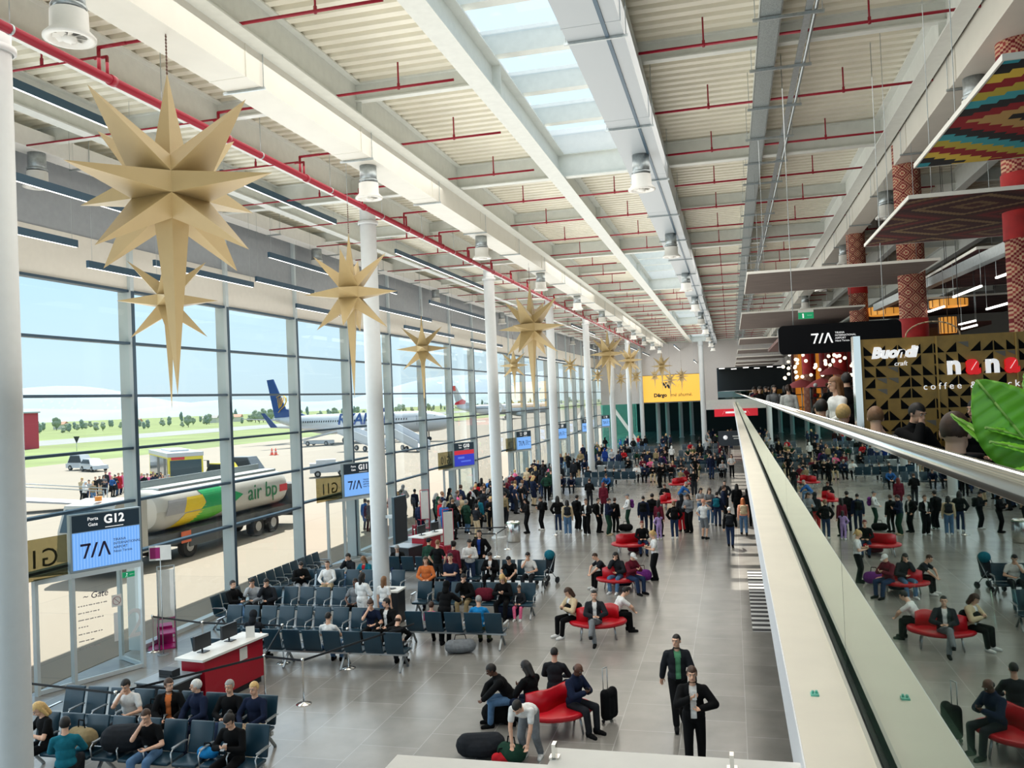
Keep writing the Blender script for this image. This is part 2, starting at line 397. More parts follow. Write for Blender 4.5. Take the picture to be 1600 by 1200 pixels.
def duct(label, x, w, z0, z1, y0, y1, m, ys, dz, groove=False):
    d = thing('air_duct', label, 'air duct', (x, y0, z0))
    MB().box(x - w / 2, x + w / 2, y0, y1, z0, z1).build('duct_casing', m, d, world=True)
    jm = MB().box(-w / 2 - .015, w / 2 + .015, -.02, .02, -.004, z1 - z0 + .02).mesh('duct_joint'); jm.materials.append(m); y = y0 + 1.5
    while y < y1:
        rep(jm, 'duct_joint', d, (0, y - y0, 0)); y += 4.66
    if groove: MB().box(x + .16, x + .22, y0, y1, z0 - .02, z0 + .01).build('led_strip_channel', M_lamp, d, world=True)
    for y in ys:
        if y < y1: diffuser(d, x, y, z0, dz)
    hm = MB().cyl((-w / 2 - .03, 0, -.02), (-w / 2 - .03, 0, ZD - z0), .008, n=6).cyl((w / 2 + .03, 0, -.02), (w / 2 + .03, 0, ZD - z0), .008, n=6).box(-w / 2 - .06, w / 2 + .06, -.02, .02, -.045, -.004).mesh('duct_hanger'); hm.materials.append(M_galv); y = y0 + 2
    while y < y1:
        rep(hm, 'duct_hanger', d, (0, y - y0, 0)); y += 4.66
    return d
duct('long cream rectangular air duct above the round columns with drop diffusers', -8.05, .7, 12.15, 12.8, 2, 104, M_cream, [9.2 + 9.4 * i for i in range(11)], 11.38)
duct('grey white air duct running along the right side of the skylights', -1.82, .9, 12.15, 12.85, 2, 104, mat('pale_duct', (.40, .445, .475), .4), [20.2 + 10.4 * i for i in range(9)], 11.32, True)
duct('cream air duct over the mezzanine edge beside the patterned ceiling rugs', 4.65, .62, 12.15, 12.8, 2, 104, M_cream, [17.5 + 9.4 * i for i in range(9)], 11.38)
duct('white air duct along the top of the glass wall with drop diffusers', -15.55, .5, 12.75, 13.2, 2, 108, M_white, [16.6 + CS * i for i in range(7)], 11.95)
# ------------------------------------------------------------------ cable trays
t = thing('cable_tray', 'wide perforated grey cable tray hung under the deck over the walkway', 'cable tray', (.9, 4, 12.7))
MB().box(.74, 1.07, -4, 104, 12.66, 12.68).box(.735, .745, -4, 104, 12.66, 12.76).box(1.065, 1.075, -4, 104, 12.66, 12.76).build('tray', mat('perforated_tray', (.30, .34, .34), .4, .5, noise=.3, nscale=60), t, world=True)
h = MB().box(-.28, .85, -.02, .02, -.10, -.05).cyl((-.24, 0, -.08), (-.24, 0, ZD - 12.7), .007, n=6).cyl((.82, 0, -.08), (.82, 0, ZD - 12.7), .007, n=6).mesh('hanger_bar'); h.materials.append(M_galv); y = -1.
while y < 100: rep(h, 'hanger_bar', t, (0, y, 0)); y += 2.33
t = thing('cable_tray', 'narrow steel conduit tray beside the wide perforated cable tray', 'cable tray', (1.5, 4, 12.68))
MB().box(1.45, 1.56, -4, 104, 12.66, 12.70).cyl((1.62, -4, 12.69), (1.62, 104, 12.69), .03, n=8).build('tray', M_galv, t, world=True)
t = thing('cable_tray', 'thin dark cable tray following the top of the cream air duct', 'cable tray', (-7.3, 2, 12.85))
MB().box(-7.95, -7.75, 2, 104, 12.84, 12.86).box(-7.96, -7.94, 2, 104, 12.84, 12.92).box(-7.76, -7.74, 2, 104, 12.84, 12.92).build('tray', mat('dark_tray', (.10, .12, .11), .5, .4), t, world=True)
# ------------------------------------------------------------------ sprinkler pipes
sp = thing('sprinkler_pipework', 'red sprinkler main pipe with branch pipes under the roof deck', 'sprinkler pipe', (-10.15, 2, 12.32))
mp = MB().cyl((-10.15, -2, 12.32), (-10.15, 107, 12.32), .075, n=12)
y = 2.
while y < 107:
    mp.cyl((-10.15, y, 12.32), (-10.15, y + .12, 12.32), .095, n=12); y += 3.5
mp.build('main_pipe', M_red, sp, world=True)
hb = MB().cyl((0, 0, .07), (0, 0, ZD - 12.32), .008, n=6).cyl((0, -.02, 0), (0, .02, 0), .085, n=12).mesh('pipe_hanger'); hb.materials.append(M_galv); y = 1.4
while y < 105: rep(hb, 'pipe_hanger', sp, (0, y, 0)); y += 3.5
for i in range(-1, 28):
    y = 8.76 + 3.495 * i
    b = MB()
    b.tube([(-10.15, y, 12.32), (-10.15, y, 12.78), (-9.6, y, 12.78)], .032).tube([(-10.15, y + .2, 12.32), (-10.15, y + .2, 12.7), (-10.4, y + .2, 12.7)], .028)
    b.cyl((-15.2, y + .2, 12.72), (-10.3, y + .2, 12.72), .022, n=8)
    ab = any(a - .5 < y < c + .3 for a, c in SKY)
    b.cyl((-9.7, y, 12.78), (-4.95 if ab else 6.6, y, 12.78), .028, n=8)
    xs = [-13.6, -11.5, -9.2, -6.1] + ([] if ab else [-3.2])
    if ab: b.cyl((-1.6, y, 12.78), (6.6, y, 12.78), .028, n=8)
    for x in xs + [-.2, 2.6, 5.6]:
        b.cyl((x, y if x > -10 else y + .2, 12.74), (x, y if x > -10 else y + .2, 13.28), .018, n=6).cyl((x, y if x > -10 else y + .2, 12.74), (x, y if x > -10 else y + .2, 12.86), .03, n=6)
    b.build('branch_pipe', M_red, sp, world=True)
# dropped ring of a pull cord on one branch
# ------------------------------------------------------------------ mezzanine slab, ledge, balustrade
M_mez = mat('mezzanine_floor', (.05, .045, .04), .5, noise=.15)
M_ledge = mat('cream_ledge', (.86, .80, .67), .4, noise=.03, nscale=3)
XL, XG, ZL = .205, .50, 5.12
struct('floor_mezzanine', MB().box(XG + .06, 30, -8, YEND, 4.55, 4.93), M_mez)
struct('trim_301', MB().box(XL, XG - .05, -8, YEND, 4.82, ZL), M_ledge)
struct('trim_300', MB().box(XL - .006, XL - .0005, -8, YEND, 4.81, ZL - .004), mat('fascia_white', (.90, .90, .94), .5))
struct('trim_302', MB().box(XG - .05, XG - .035, -8, YEND, 4.82, ZL + .006), mat('slot_trim', (.62, .60, .52), .4))
struct('trim_303', MB().box(XG - .034, XG + .06, -8, YEND, 4.70, ZL - .06), M_black)
bal = thing('glass_balustrade', 'long glass balustrade with tubular steel handrail along the mezzanine edge', 'balustrade', (XG, 0, ZL))
y = -4.4; 
while y < 105:
    MB().box(XG - .008, XG + .008, y + .006, y + 4.444, ZL - .05, 6.30).build('glass_panel', M_bal, bal, world=True); y += 4.45
MB().cyl((XG, -4.4, 6.305), (XG, 105, 6.305), .029, n=20).build('handrail', M_chrome, bal, world=True)
c = thing('glass_clip', 'small teal glass clip lying on the cream mezzanine ledge', 'clip', tuple(gp(1273, 1086, ZL)))
MB().box(-.018, .018, -.02, .02, 0, .008).cyl((-.008, 0, .008), (-.008, 0, .02), .006, n=8).cyl((.008, .004, .008), (.008, .004, .02), .006, n=8).build('clip_body', mat('teal_plastic', srgb(120, 205, 185), .4), c)
# mezzanine edge crossing in front of the viewpoint
YQ = 3.42
struct('trim_305', MB().box(-.78, XL, YQ - .28, YQ + .12, 4.8, 5.03), M_white)
struct('trim_306', MB().box(-1.46, -.78, YQ - .30, YQ + .03, 4.78, 4.995), M_white)
struct('floor_landing', MB().box(-4, XL, -8, YQ - .3, 4.6, 4.93), M_mez)
cl = thing('balustrade_clamp', 'small steel glass clamp at the left end of the white landing edge', 'clamp', (-.765, YQ + .02, 5.03))
MB().box(-.008, .008, -.02, .02, 0, .06).box(-.02, .02, -.02, .02, 0, .008).build('clamp_body', M_chrome, cl)
dup(cl, (-.06, YQ + .02, 5.03), 0, 'small steel glass clamp near the right end of the white landing edge')
# ------------------------------------------------------------------ outside: apron, grass, trees, hills
def apron_mat():
    m = bpy.data.materials.new('apron_concrete'); m.use_nodes = True; nt = m.node_tree; b = nt.nodes['Principled BSDF']
    t = nt.nodes.new('ShaderNodeTexCoord'); br = nt.nodes.new('ShaderNodeTexBrick'); br.offset = 0; br.inputs['Scale'].default_value = 1
    br.inputs['Brick Width'].default_value = 6; br.inputs['Row Height'].default_value = 6; br.inputs['Mortar Size'].default_value = .04
    br.inputs['Color1'].default_value = (.275, .24, .195, 1); br.inputs['Color2'].default_value = (.295, .255, .205, 1); br.inputs['Mortar'].default_value = (.24, .21, .175, 1)
    nt.links.new(t.outputs['Object'], br.inputs['Vector']); nt.links.new(br.outputs['Color'], b.inputs['Base Color']); b.inputs['Roughness'].default_value = .9
    return m
M_apron = apron_mat()
M_grass = mat('airfield_grass', (.175, .225, .075), .95, noise=.25, nscale=.05)
def ground(name, x0, x1, z, m, y0=-300, y1=2600):
    o = struct(name, MB().box(x0, x1, y0, y1, z - .05, z), m); return o
ground('ground', -94, XF - .32, -.02, M_apron)
ground('ground_grass', -6000, -94, -.03, M_grass, -2000, 7000)
ground('path', -116, -113.5, 0, mat('pale_path', (.38, .355, .29), .9))
ground('road', -205, -165, 0, mat('runway_asphalt', (.25, .26, .26), .9, noise=.1, nscale=.1))
# hills: long ridges beyond the airfield
def ridge(name, d, h, a0, a1, seed, m):
    rnd = random.Random(seed); ph = [rnd.uniform(0, 6.28) for _ in range(5)]
    n = 60; vs = []; fs = []
    for i in range(n + 1):
        a = math.radians(a0 + (a1 - a0) * i / n)
        hh = h * (.55 + .25 * math.sin(3.1 * a * 2 + ph[0]) + .14 * math.sin(7.3 * a * 2 + ph[1]) + .06 * math.sin(17 * a * 2 + ph[2]))
        for q, (r, z) in enumerate(((d * .86, -5), (d * .93, hh * .5), (d, hh), (d * 1.15, -5))):
            vs.append((-math.sin(a) * r, math.cos(a) * r, z))
    for i in range(n):
        for q in range(3): fs.append((i * 4 + q, i * 4 + 4 + q, i * 4 + 5 + q, i * 4 + 1 + q))
    mb = MB().add(vs, fs, 0, True); return struct(name, mb, m)
ridge('hills', 3600, 190, 5, 80, 3, mat('hazy_hill', (.31, .385, .46), 1, noise=.06, nscale=.004))  # bluish grey puts the distance haze into the hill colour
ridge('hills', 2300, 75, 2, 80, 8, mat('hazy_near_hill', (.31, .39, .41), 1, noise=.08, nscale=.006))  # nearer ridge, haze again put into its colour
# trees beyond the runway
M_leaf = [mat('tree_green_%d' % i, c, 1, noise=.2, nscale=.6) for i, c in enumerate(((.25, .31, .27), (.31, .36, .27), (.21, .275, .245), (.36, .40, .31)))]  # paled greens, haze is put into the foliage colour
M_trunk = mat('tree_trunk', (.16, .13, .10), .9)
def tree(seed, h, m, slim=1.):
    rnd = random.Random(seed); c = MB()
    for _ in range(14):
        t = rnd.uniform(.25, .95); r = h * .20 * (1.15 - abs(t - .5)) * rnd.uniform(.7, 1.2)
        a = rnd.uniform(0, 6.28); q = rnd.uniform(0, h * .18) * slim
        c.ball((math.cos(a) * q, math.sin(a) * q, h * t), r, n=7, k=5, sc=(slim, slim, 1.1))
    me = c.mesh('crown')
    bm = bmesh.new(); bm.from_mesh(me)
    for v in bm.verts: v.co += Vector((rnd.uniform(-1, 1), rnd.uniform(-1, 1), rnd.uniform(-1, 1))) * h * .02
    bm.to_mesh(me); bm.free(); me.materials.append(m)
    tr = MB().cyl((0, 0, 0), (0, 0, h * .5), h * .03, h * .02, 8).mesh('trunk'); tr.materials.append(M_trunk)
    return me, tr
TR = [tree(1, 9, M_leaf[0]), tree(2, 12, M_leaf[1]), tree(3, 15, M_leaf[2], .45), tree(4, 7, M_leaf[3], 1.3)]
TL = ['rounded dark green tree in the hazy tree line across the airfield', 'broad light green tree in the hazy tree line across the airfield',
      'slim tall poplar rising from the hazy tree line across the airfield', 'low pale green shrubby tree in the hazy tree line across the airfield']
rnd = random.Random(5)
TP = []
for i in range(230):
    k_ = rnd.choice((0, 0, 1, 1, 3, 3, 3, 2)); a = math.radians(1 + 52 * (i + rnd.random()) / 230)
    d = rnd.uniform(430, 640); x, y = -math.sin(a) * d, math.cos(a) * d
    if x > -235: d = rnd.uniform(240, 300) / math.sin(a) if a > .2 else 900 + rnd.uniform(0, 300); x, y = -math.sin(a) * d, math.cos(a) * d
    if any((x - p[0]) ** 2 + (y - p[1]) ** 2 < 56 for p in TP): continue
    TP.append((x, y))
    t = thing('tree', TL[k_], 'tree', (x, y, -.05), rnd.uniform(0, 6), 'trees across the airfield, kind %d' % (k_ + 1))
    s = rnd.uniform(.32, .6); t.scale = (s, s, s)
    for nm, me in (('crown', TR[k_][0]), ('trunk', TR[k_][1])):
        o = bpy.data.objects.new(nm, me); COL.objects.link(o); o.parent = t
for i, (px, w, hc) in enumerate(((210, 9, 0), (330, 11, 1), (370, 8, 0), (95, 8, 0), (430, 10, 1))):
    p = ray(px, 660); p = Vector((p.x, p.y, 0)).normalized() * (560 + 12 * i)
    t = thing('house', 'small house with a %s roof among the far trees, %s from the nearest column' % (('red', 'grey')[hc], ORD[[3, 2, 1, 4, 0][i]]), 'house', (p.x, p.y, -.05), .3); t.scale = (.8, .8, .75)
    MB().box(-w / 2, w / 2, -4, 4, 0, 4).build('wall', mat('house_wall', (.75, .70, .62), .8), t)
    MB().prism([(-w / 2 - .4, -4.6, 4), (-w / 2 - .4, 4.6, 4), (-w / 2 - .4, 0, 6.4)], (w + .8, 0, 0)).build('roof', (mat('red_roof', (.50, .25, .17), .8), mat('grey_roof', (.35, .34, .33), .8))[hc], t)

# ------------------------------------------------------------------ aircraft (nose to +X in its own frame)
def aircraft(label, loc, rz, L, body, tailm, belly, txt=None, txtm=None, logo=None, gear=True):
    t = thing('airliner', label, 'airplane', loc, rz)
    R_ = 1.88; zc = 3.45
    def rad(u):
        if u < .16: return R_ * math.sqrt(max(0, 1 - ((.16 - u) / .16) ** 2)) ** .8
        if u > .68: return R_ * (1 - ((u - .68) / .32) ** 1.5 * .88)
        return R_
    def cz(u): return zc - (.35 * ((.16 - u) / .16) ** 2 if u < .16 else 0) + (1.15 * ((u - .68) / .32) ** 1.3 if u > .68 else 0)
    n, m_ = 44, 24
    def fn(u, v):
        r = max(rad(u), .02); a = 2 * PI * v
        return (L * (.5 - u), r * math.sin(a), cz(u) + r * math.cos(a))
    f = MB().grid(fn, n, m_)
    for q in range(len(f.m)):
        ctr = sum(f.v[i][2] for i in f.f[q]) / 4
        if ctr < zc - .95: f.m[q] = 1
    f.build('fuselage', [body, belly], t)
    # windows, cockpit, doors lie on the skin
    w = MB()
    for i in range(46):
        x = L * .30 - i * L * .0135
        if x < -L * .33: break
        for s in (-1, 1):
            zz = zc + .55; yy = s * (math.sqrt(max(0, R_ ** 2 - .55 ** 2)) + .005)
            w.obox((x, yy, zz), (1, 0, 0), (0, s, .3), (0, -.3 * s, 1), .12, .01, .18)
    w.build('cabin_windows', M_black, t)
    c = MB()
    for s in (-1, 1): c.obox((L * .445, s * .92, zc + .62), (1, -.62 * s, -.35), (.6, s, .5), (.3, 0, 1), .55, .03, .22)
    c.build('cockpit_windows', M_black, t)
    d = MB()
    for x in (L * .365, -L * .315):
        for s in (-1, 1):
            for dx in (-.42, .42): d.obox((x + dx, s * (R_ - .03), zc + .25), (1, 0, 0), (0, 1, 0), (0, 0, 1), .02, .06, .85)
    d.build('door_outline', mat('panel_line', (.35, .38, .4), .6), t)
    # fin
    fin = MB().prism([(-L * .36, -.16, zc + 1.6), (-L * .492, -.16, zc + 1.5), (-L * .535, -.16, 12.3), (-L * .497, -.16, 12.4), (-L * .425, -.16, zc + 3.2), (-L * .30, -.16, zc + 1.82)], (0, .32, 0))
    fo = fin.build('tail_fin', tailm, t)
    for s in (-1, 1):
        MB().hexa([(-L * .45, s * .4, zc + .9), (-L * .50, s * .4, zc + .9), (-L * .535, s * 7, zc + 1.5), (-L * .515, s * 7, zc + 1.5), (-L * .45, s * .4, zc + 1.2), (-L * .50, s * .4, zc + 1.1), (-L * .535, s * 7, zc + 1.6), (-L * .515, s * 7, zc + 1.6)]).build('tailplane', body, t)
        MB().hexa([(L * .10, s * 1.2, 2.2), (-L * .09, s * 1.2, 2.1), (-L * .135, s * 16.8, 3.5), (-L * .10, s * 16.8, 3.5), (L * .10, s * 1.2, 2.8), (-L * .09, s * 1.2, 2.35), (-L * .135, s * 16.8, 3.62), (-L * .10, s * 16.8, 3.7)]).build('wing', body, t)
        MB().hexa([(-L * .10, s * 16.7, 3.55), (-L * .137, s * 16.7, 3.55), (-L * .175, s * 17.3, 6.0), (-L * .155, s * 17.3, 6.0), (-L * .10, s * 16.85, 3.55), (-L * .137, s * 16.85, 3.55), (-L * .175, s * 17.4, 6.0), (-L * .155, s * 17.4, 6.0)]).build('winglet', tailm, t)
        e = MB().lathe([(.0, -1.9), (.55, -1.6), (.95, .2), (1.08, 1.1), (.98, 1.75), (.86, 1.7), (.8, .9), (0, .7)], (0, 0, 0), 20)
        e.v = [(p[2] + L * .095, s * 4.9 + p[0], 1.6 + p[1]) for p in e.v]
        e.box(L * .02, L * .09, s * 4.9 - .1, s * 4.9 + .1, 2.3, 2.9)
        e.build('engine', body, t)
        if gear:
            g = MB().cyl((-L * .02, s * 2.6, .5), (-L * .02, s * 2.4, 2.4), .14)
            for q in (-.3, .3): g.cyl((-L * .02, s * 2.6 + q - .15, .52), (-L * .02, s * 2.6 + q + .15, .52), .52, n=16)
            g.build('main_gear', M_black, t)
    g = MB().cyl((L * .385, 0, .4), (L * .385, 0, 1.9), .1)
    for q in (-.22, .22): g.cyl((L * .385, q - .1, .36), (L * .385, q + .1, .36), .36, n=16)
    g.build('nose_gear', M_black, t)
    if txt:
        s, x, sz = txt
        text('airline_lettering', s, sz, txtm, t, (x, -R_ * .93, zc + .72), (PI / 2 - .36, 0, 0), .03, bold=.06)
    if logo: logo(fo)
    return t
M_plw = mat('aircraft_white', (.56, .58, .61), .3); M_plb = mat('aircraft_blue', srgb(10, 62, 130), .35)
M_yel = mat('harp_yellow', srgb(240, 190, 50), .5); M_aur = mat('tail_red', srgb(215, 40, 55), .4)
def harp(fo):
    m = MB(); Y = -.17
    P = [(-17.9, 9.3), (-17.1, 9.55), (-16.2, 9.6), (-15.6, 9.1), (-15.55, 8.4), (-16.0, 7.6), (-16.9, 6.9), (-17.5, 6.35)]
    for a, b in zip(P[:-1], P[1:]): m.bar((a[0] - .9, Y, a[1] - .4), (b[0] - .9, Y, b[1] - .4), .05, .34, (0, 1, 0))
    for q in range(5): m.bar((-18.6 + q * .42, Y, 8.85), (-18.25 + q * .15, Y, 6.7 + q * .12), .05, .16, (0, 1, 0))
    m.build('harp_emblem', M_yel, fo)
n1 = Vector((-47, 140, 0)); dr = Vector((38.6, -8.2, 0)).normalized()
aircraft('white airliner with a dark blue tail fin carrying a yellow harp emblem', tuple(n1 - dr * 19.75), math.atan2(dr.y, dr.x), 39.5, M_plw, M_plb, M_plw, ('RYANAIR', 3.2, 3.0), M_plb, harp)
def aurlogo(fo):
    MB().prism([(-15.6, -.18, 5.8), (-19.3, -.18, 5.6), (-19.0, -.18, 6.4), (-16.4, -.18, 7.6), (-15.2, -.18, 6.9)], (0, .36, 0)).build('red_tail_band', M_aur, fo)
    MB().prism([(-18.6, -.18, 10.6), (-19.7, -.18, 10.6), (-20.0, -.18, 12.3), (-18.9, -.18, 12.4)], (0, .36, 0)).build('red_tail_tip', M_aur, fo)
dr = Vector((33.6, 15, 0)).normalized()
aircraft('distant white airliner with a red and white tail parked further along the apron', tuple(Vector((-93.6, 285, 0)) + dr * 18.8), math.atan2(dr.y, dr.x), 37.6, M_plw, M_plw, mat('aircraft_grey', (.5, .55, .6), .4), None, None, aurlogo)
# ------------------------------------------------------------------ ground vehicles
M_tyre = mat('tyre', (.02, .02, .022), .85); M_hub = mat('wheel_hub', (.4, .4, .4), .4, .6)
def wheel(parent, x, y, r=.52, w=.3, ax='x'):
    m = MB(); d = Vector((w / 2, 0, 0)) if ax == 'x' else Vector((0, w / 2, 0)); c = Vector((x, y, r))
    m.cyl(c - d, c + d, r, n=22)
    o = m.build('wheel', M_tyre, parent)
    MB().cyl(c - d * 1.06, c + d * 1.06, r * .5, n=14).build('hub', M_hub, o)
M_tank = mat('tanker_white', (.55, .535, .50), .3); M_truckgrey = mat('chassis', (.10, .11, .12), .7)
tk = thing('fuel_tanker', 'long white aviation fuel tanker truck with green and yellow petal graphics', 'truck', (-25.3, 28.7, 0)); tk.scale = (1, 1, .93)
tb = MB()
def tankf(u, v):
    a = 2 * PI * v; y = 3.3 + 11.2 * u; s = min(1, min(u, 1 - u) * 22 + .82)
    return (1.22 * s * math.copysign(abs(math.cos(a)) ** .8, math.cos(a)), y, 2.42 + 1.02 * s * math.copysign(abs(math.sin(a)) ** .8, math.sin(a)))
tb.grid(tankf, 24, 28)
for u in (0, 24): tb.f.append([u + 25 * i for i in range(28)][::-1 if u else 1]); tb.m.append(0); tb.sm.append(False)
to = tb.build('tank', M_tank, tk)
MB().box(-1.1, 1.1, .6, 15.4, .75, 1.3).box(-1.25, 1.25, 5.2, 8.6, .5, 1.35).box(-1.2, 1.2, 14.7, 15.9, .6, 2.5).build('chassis', M_truckgrey, tk)
MB().box(-.6, .6, 4, 14, 3.38, 3.48).box(-.5, -.44, 4, 14, 3.4, 3.8).build('walkway', M_galv, tk)
cab = MB().prism([(-1.22, 0, .8), (-1.22, 2.4, .8), (-1.22, 2.4, 3.2), (-1.22, 1.7, 3.35), (-1.22, .5, 3.15), (-1.22, .1, 2.1)], (2.44, 0, 0)).build('cab', M_tank, tk)
MB().box(1.2, 1.235, .55, 1.6, 1.95, 2.85).box(-1.235, -1.2, .55, 1.6, 1.95, 2.85).hexa([(-1.1, .06, 2.05), (1.1, .06, 2.05), (1.1, .12, 2.05), (-1.1, .12, 2.05), (-1.1, .42, 3.0), (1.1, .42, 3.0), (1.1, .48, 3.0), (-1.1, .48, 3.0)]).build('cab_windows', mat('truck_glass', (.05, .08, .1), .1), cab)
MB().cyl((0, 1.0, 3.3), (0, 1.0, 3.5), .14).build('beacon', mat('amber_beacon', (.9, .3, .03), .3), cab)
MB().bar((1.25, .2, 2.6), (1.6, .05, 2.6), .05, .05).box(1.5, 1.66, -.05, .12, 2.0, 2.75).build('mirror', M_black, cab)
for y in (1.4, 5.3): 
    for s in (-1, 1): wheel(tk, s * 1.05, y)
for y in (11.0, 12.5):
    for s in (-1, 1): wheel(tk, s * 1.05, y, .54, .4)
g1, g2, g3, g4 = [mat('petal_%d' % i, srgb(*c), .4) for i, c in enumerate(((0, 160, 90), (95, 190, 60), (245, 210, 40), (170, 170, 175)))]
def petal(pts, m):
    b = MB(); vs = []
    for (y, z) in pts:
        q = max(-.999, min(.999, (z - 2.42) / 1.02)); a = math.asin(math.copysign(abs(q) ** 1.25, q))
        vs.append((1.22 * math.cos(a) ** .8 + .012, y, z))
    b.prism(vs, (.006, 0, 0)); b.build('petal_graphic', m, to)
def strip(y0a, y0b, z0, y1a, y1b, z1, m, n=6):
    for i in range(n):
        t0, t1 = i / n, (i + 1) / n; L = lambda a, b, t: a + (b - a) * t
        petal([(L(y0a, y1a, t0), L(z0, z1, t0)), (L(y0b, y1b, t0), L(z0, z1, t0)), (L(y0b, y1b, t1), L(z0, z1, t1)), (L(y0a, y1a, t1), L(z0, z1, t1))], m)
strip(5.6, 7.3, 1.55, 6.2, 9.0, 2.2, g2); strip(6.2, 9.0, 2.2, 6.6, 9.7, 2.5, g1); strip(6.6, 9.7, 2.5, 6.2, 7.9, 3.15, g1)
strip(4.2, 5.6, 1.5, 5.0, 6.4, 2.15, g3); strip(4.9, 6.6, 2.2, 5.2, 6.4, 2.9, g3); strip(3.6, 4.9, 2.2, 3.9, 5.2, 2.9, g4)
text('fuel_lettering', 'air bp', 1.25, mat('letter_green', srgb(0, 120, 70), .5), to, (1.235, 11.6, 2.45), (PI / 2, 0, PI / 2), .006)
MB().box(1.215, 1.235, 13.3, 14.1, 2.2, 2.6).build('red_label', M_aur, to)
MB().box(1.24, 1.26, 4.6, 5.3, .75, 1.3).build('orange_plate', mat('orange_plate', srgb(230, 110, 70), .5), tk)
# apron bus
M_busy = mat('bus_yellow', srgb(236, 216, 60), .4)
d = Vector((.70, -.71, 0)); c0 = Vector((-46.4, 65.2, 0))
bs = thing('apron_bus', 'yellow and white airport bus loading passengers beside its open doors', 'bus', tuple(c0), math.atan2(d.y, d.x))
MB().box(-12, 0, -1.45, 1.45, .35, 3.0).build('body', [M_busy], bs)
MB().box(-12.05, .05, -1.5, 1.5, 2.75, 3.1).box(-9, -3, -.8, .8, 3.1, 3.25).build('roof', M_plw, bs)
MB().box(.0, .03, -1.3, 1.3, 1.1, 2.45).build('windscreen', mat('bus_glass', (.04, .08, .10), .1), bs)
MB().box(.0, .04, -1.2, -.1, 2.5, 2.72).build('route_display', M_aur, bs)
MB().box(-11.5, -.5, -1.48, -1.44, 1.0, 2.6).box(-11.5, -.5, 1.44, 1.48, 1.0, 2.6).build('side_windows', mat('bus_glass', (.04, .08, .10), .1), bs)
MB().box(-2.4, -1.2, -1.49, -1.46, .4, 2.6).box(-6.4, -5.0, -1.49, -1.46, .4, 2.6).build('open_door', M_black, bs)
for x in (-2.6, -9):
    for s in (-1.3, 1.3): wheel(bs, x, s, .48, .28, 'y')
MB().bar((0, 1.5, 2.3), (.3, 1.8, 2.3), .04, .04).box(.25, .4, 1.7, 1.9, 1.7, 2.3).build('mirror', M_black, bs)
def car(label, loc, rz, body, L=4.4, dark=M_black, h=1.5, cat='car', nm='car'):
    t = thing(nm, label, cat, loc, rz)
    MB().hexa([(-L / 2, -.85, .3), (L / 2, -.85, .3), (L / 2, .85, .3), (-L / 2, .85, .3), (-L / 2, -.85, .85), (L / 2 - .1, -.8, .75), (L / 2 - .1, .8, .75), (-L / 2, .85, .85)]).hexa([(-L / 2 + .2, -.8, .84), (L * .22, -.8, .8), (L * .22, .8, .8), (-L / 2 + .2, .8, .84), (-L / 2 + .6, -.62, h), (L * .05, -.62, h), (L * .05, .62, h), (-L / 2 + .6, .62, h)]).build('body', body, t)
    MB().hexa([(-L / 2 + .35, -.82, .95), (L * .16, -.82, .95), (L * .16, .82, .95), (-L / 2 + .35, .82, .95), (-L / 2 + .65, -.66, h - .1), (L * .04, -.66, h - .1), (L * .04, .66, h - .1), (-L / 2 + .65, .66, h - .1)]).build('windows', dark, t)
    for x in (-L * .31, L * .31):
        for s in (-.78, .78): wheel(t, x, s, .32, .2, 'y')
    return t
car('white service car parked on the pale apron near the grass', tuple(gp(147, 736)), -.5, M_plw, 4.6)
car('white service car beside its twin on the apron, the left one with a roof rack', tuple(gp(130, 734)), -.2, M_plw, 4.2, h=1.9)
yv = car('yellow airport tractor with dark cab behind the fuel tanker', tuple(gp(357, 756)), -.3, M_busy, 4.8, h=1.9, cat='tractor', nm='tractor')
car('dark grey van with an orange stripe beside the yellow airport tractor', tuple(gp(392, 745)), -.2, mat('van_grey', (.12, .14, .16), .4), 5.0, h=2.0, cat='van', nm='van')
t = thing('container', 'red box shelter at the edge of the airfield grass', 'container', tuple(gp(33, 702)))
MB().box(-6, 3.0, -2, 2, 0, 8).build('shell', mat('red_shed', srgb(190, 60, 80), .6), t); MB().box(-6.1, 3.4, -2.2, 2.2, 8, 8.3).build('roof', M_galv, t)
t = thing('airfield_sign', 'small dark triangular sign on a post in the airfield grass', 'sign', tuple(gp(120, 705)))
MB().cyl((0, 0, 0), (0, 0, 1.6), .05, n=6).build('post', M_galv, t); MB().prism([(-.7, 0, 2.9), (.7, 0, 2.9), (0, 0, 1.5)], (0, .06, 0)).build('plate', M_black, t)
# boarding ramp with checker panel
p0, p1 = gp(30, 800), gp(205, 800); c = (p0 + p1) / 2
t = thing('boarding_ramp', 'long grey wheeled boarding ramp with a red and white checker panel', 'ramp', (-48.5, 50, 0), .6)
MB().hexa([(-9, -1.2, 1.9), (5, -1.2, .15), (5, 1.2, .15), (-9, 1.2, 1.9), (-9, -1.2, 2.1), (5, -1.2, .25), (5, 1.2, .25), (-9, 1.2, 2.1)]).build('deck', mat('ramp_grey', (.42, .42, .44), .6), t)
for s in (-1.2, 1.2):
    MB().tube([(-9, s, 2.1), (-9, s, 3.1), (5, s, 1.2), (5, s, .2)], .04, 6).build('side_rail', M_galv, t)
    wheel(t, -5, s, .4, .2, 'y')
cp = MB().box(-9.1, -9.0, -1.0, 1.0, 2.2, 3.9).build('checker_panel', M_plw, t)
ck = MB()
for i in range(4):
    for j in range(3):
        if (i + j) % 2: ck.box(-8.99, -8.97, -1 + i * .5, -.5 + i * .5, 2.3 + j * .5, 2.8 + j * .5)
ck.build('checker_squares', M_aur, cp)
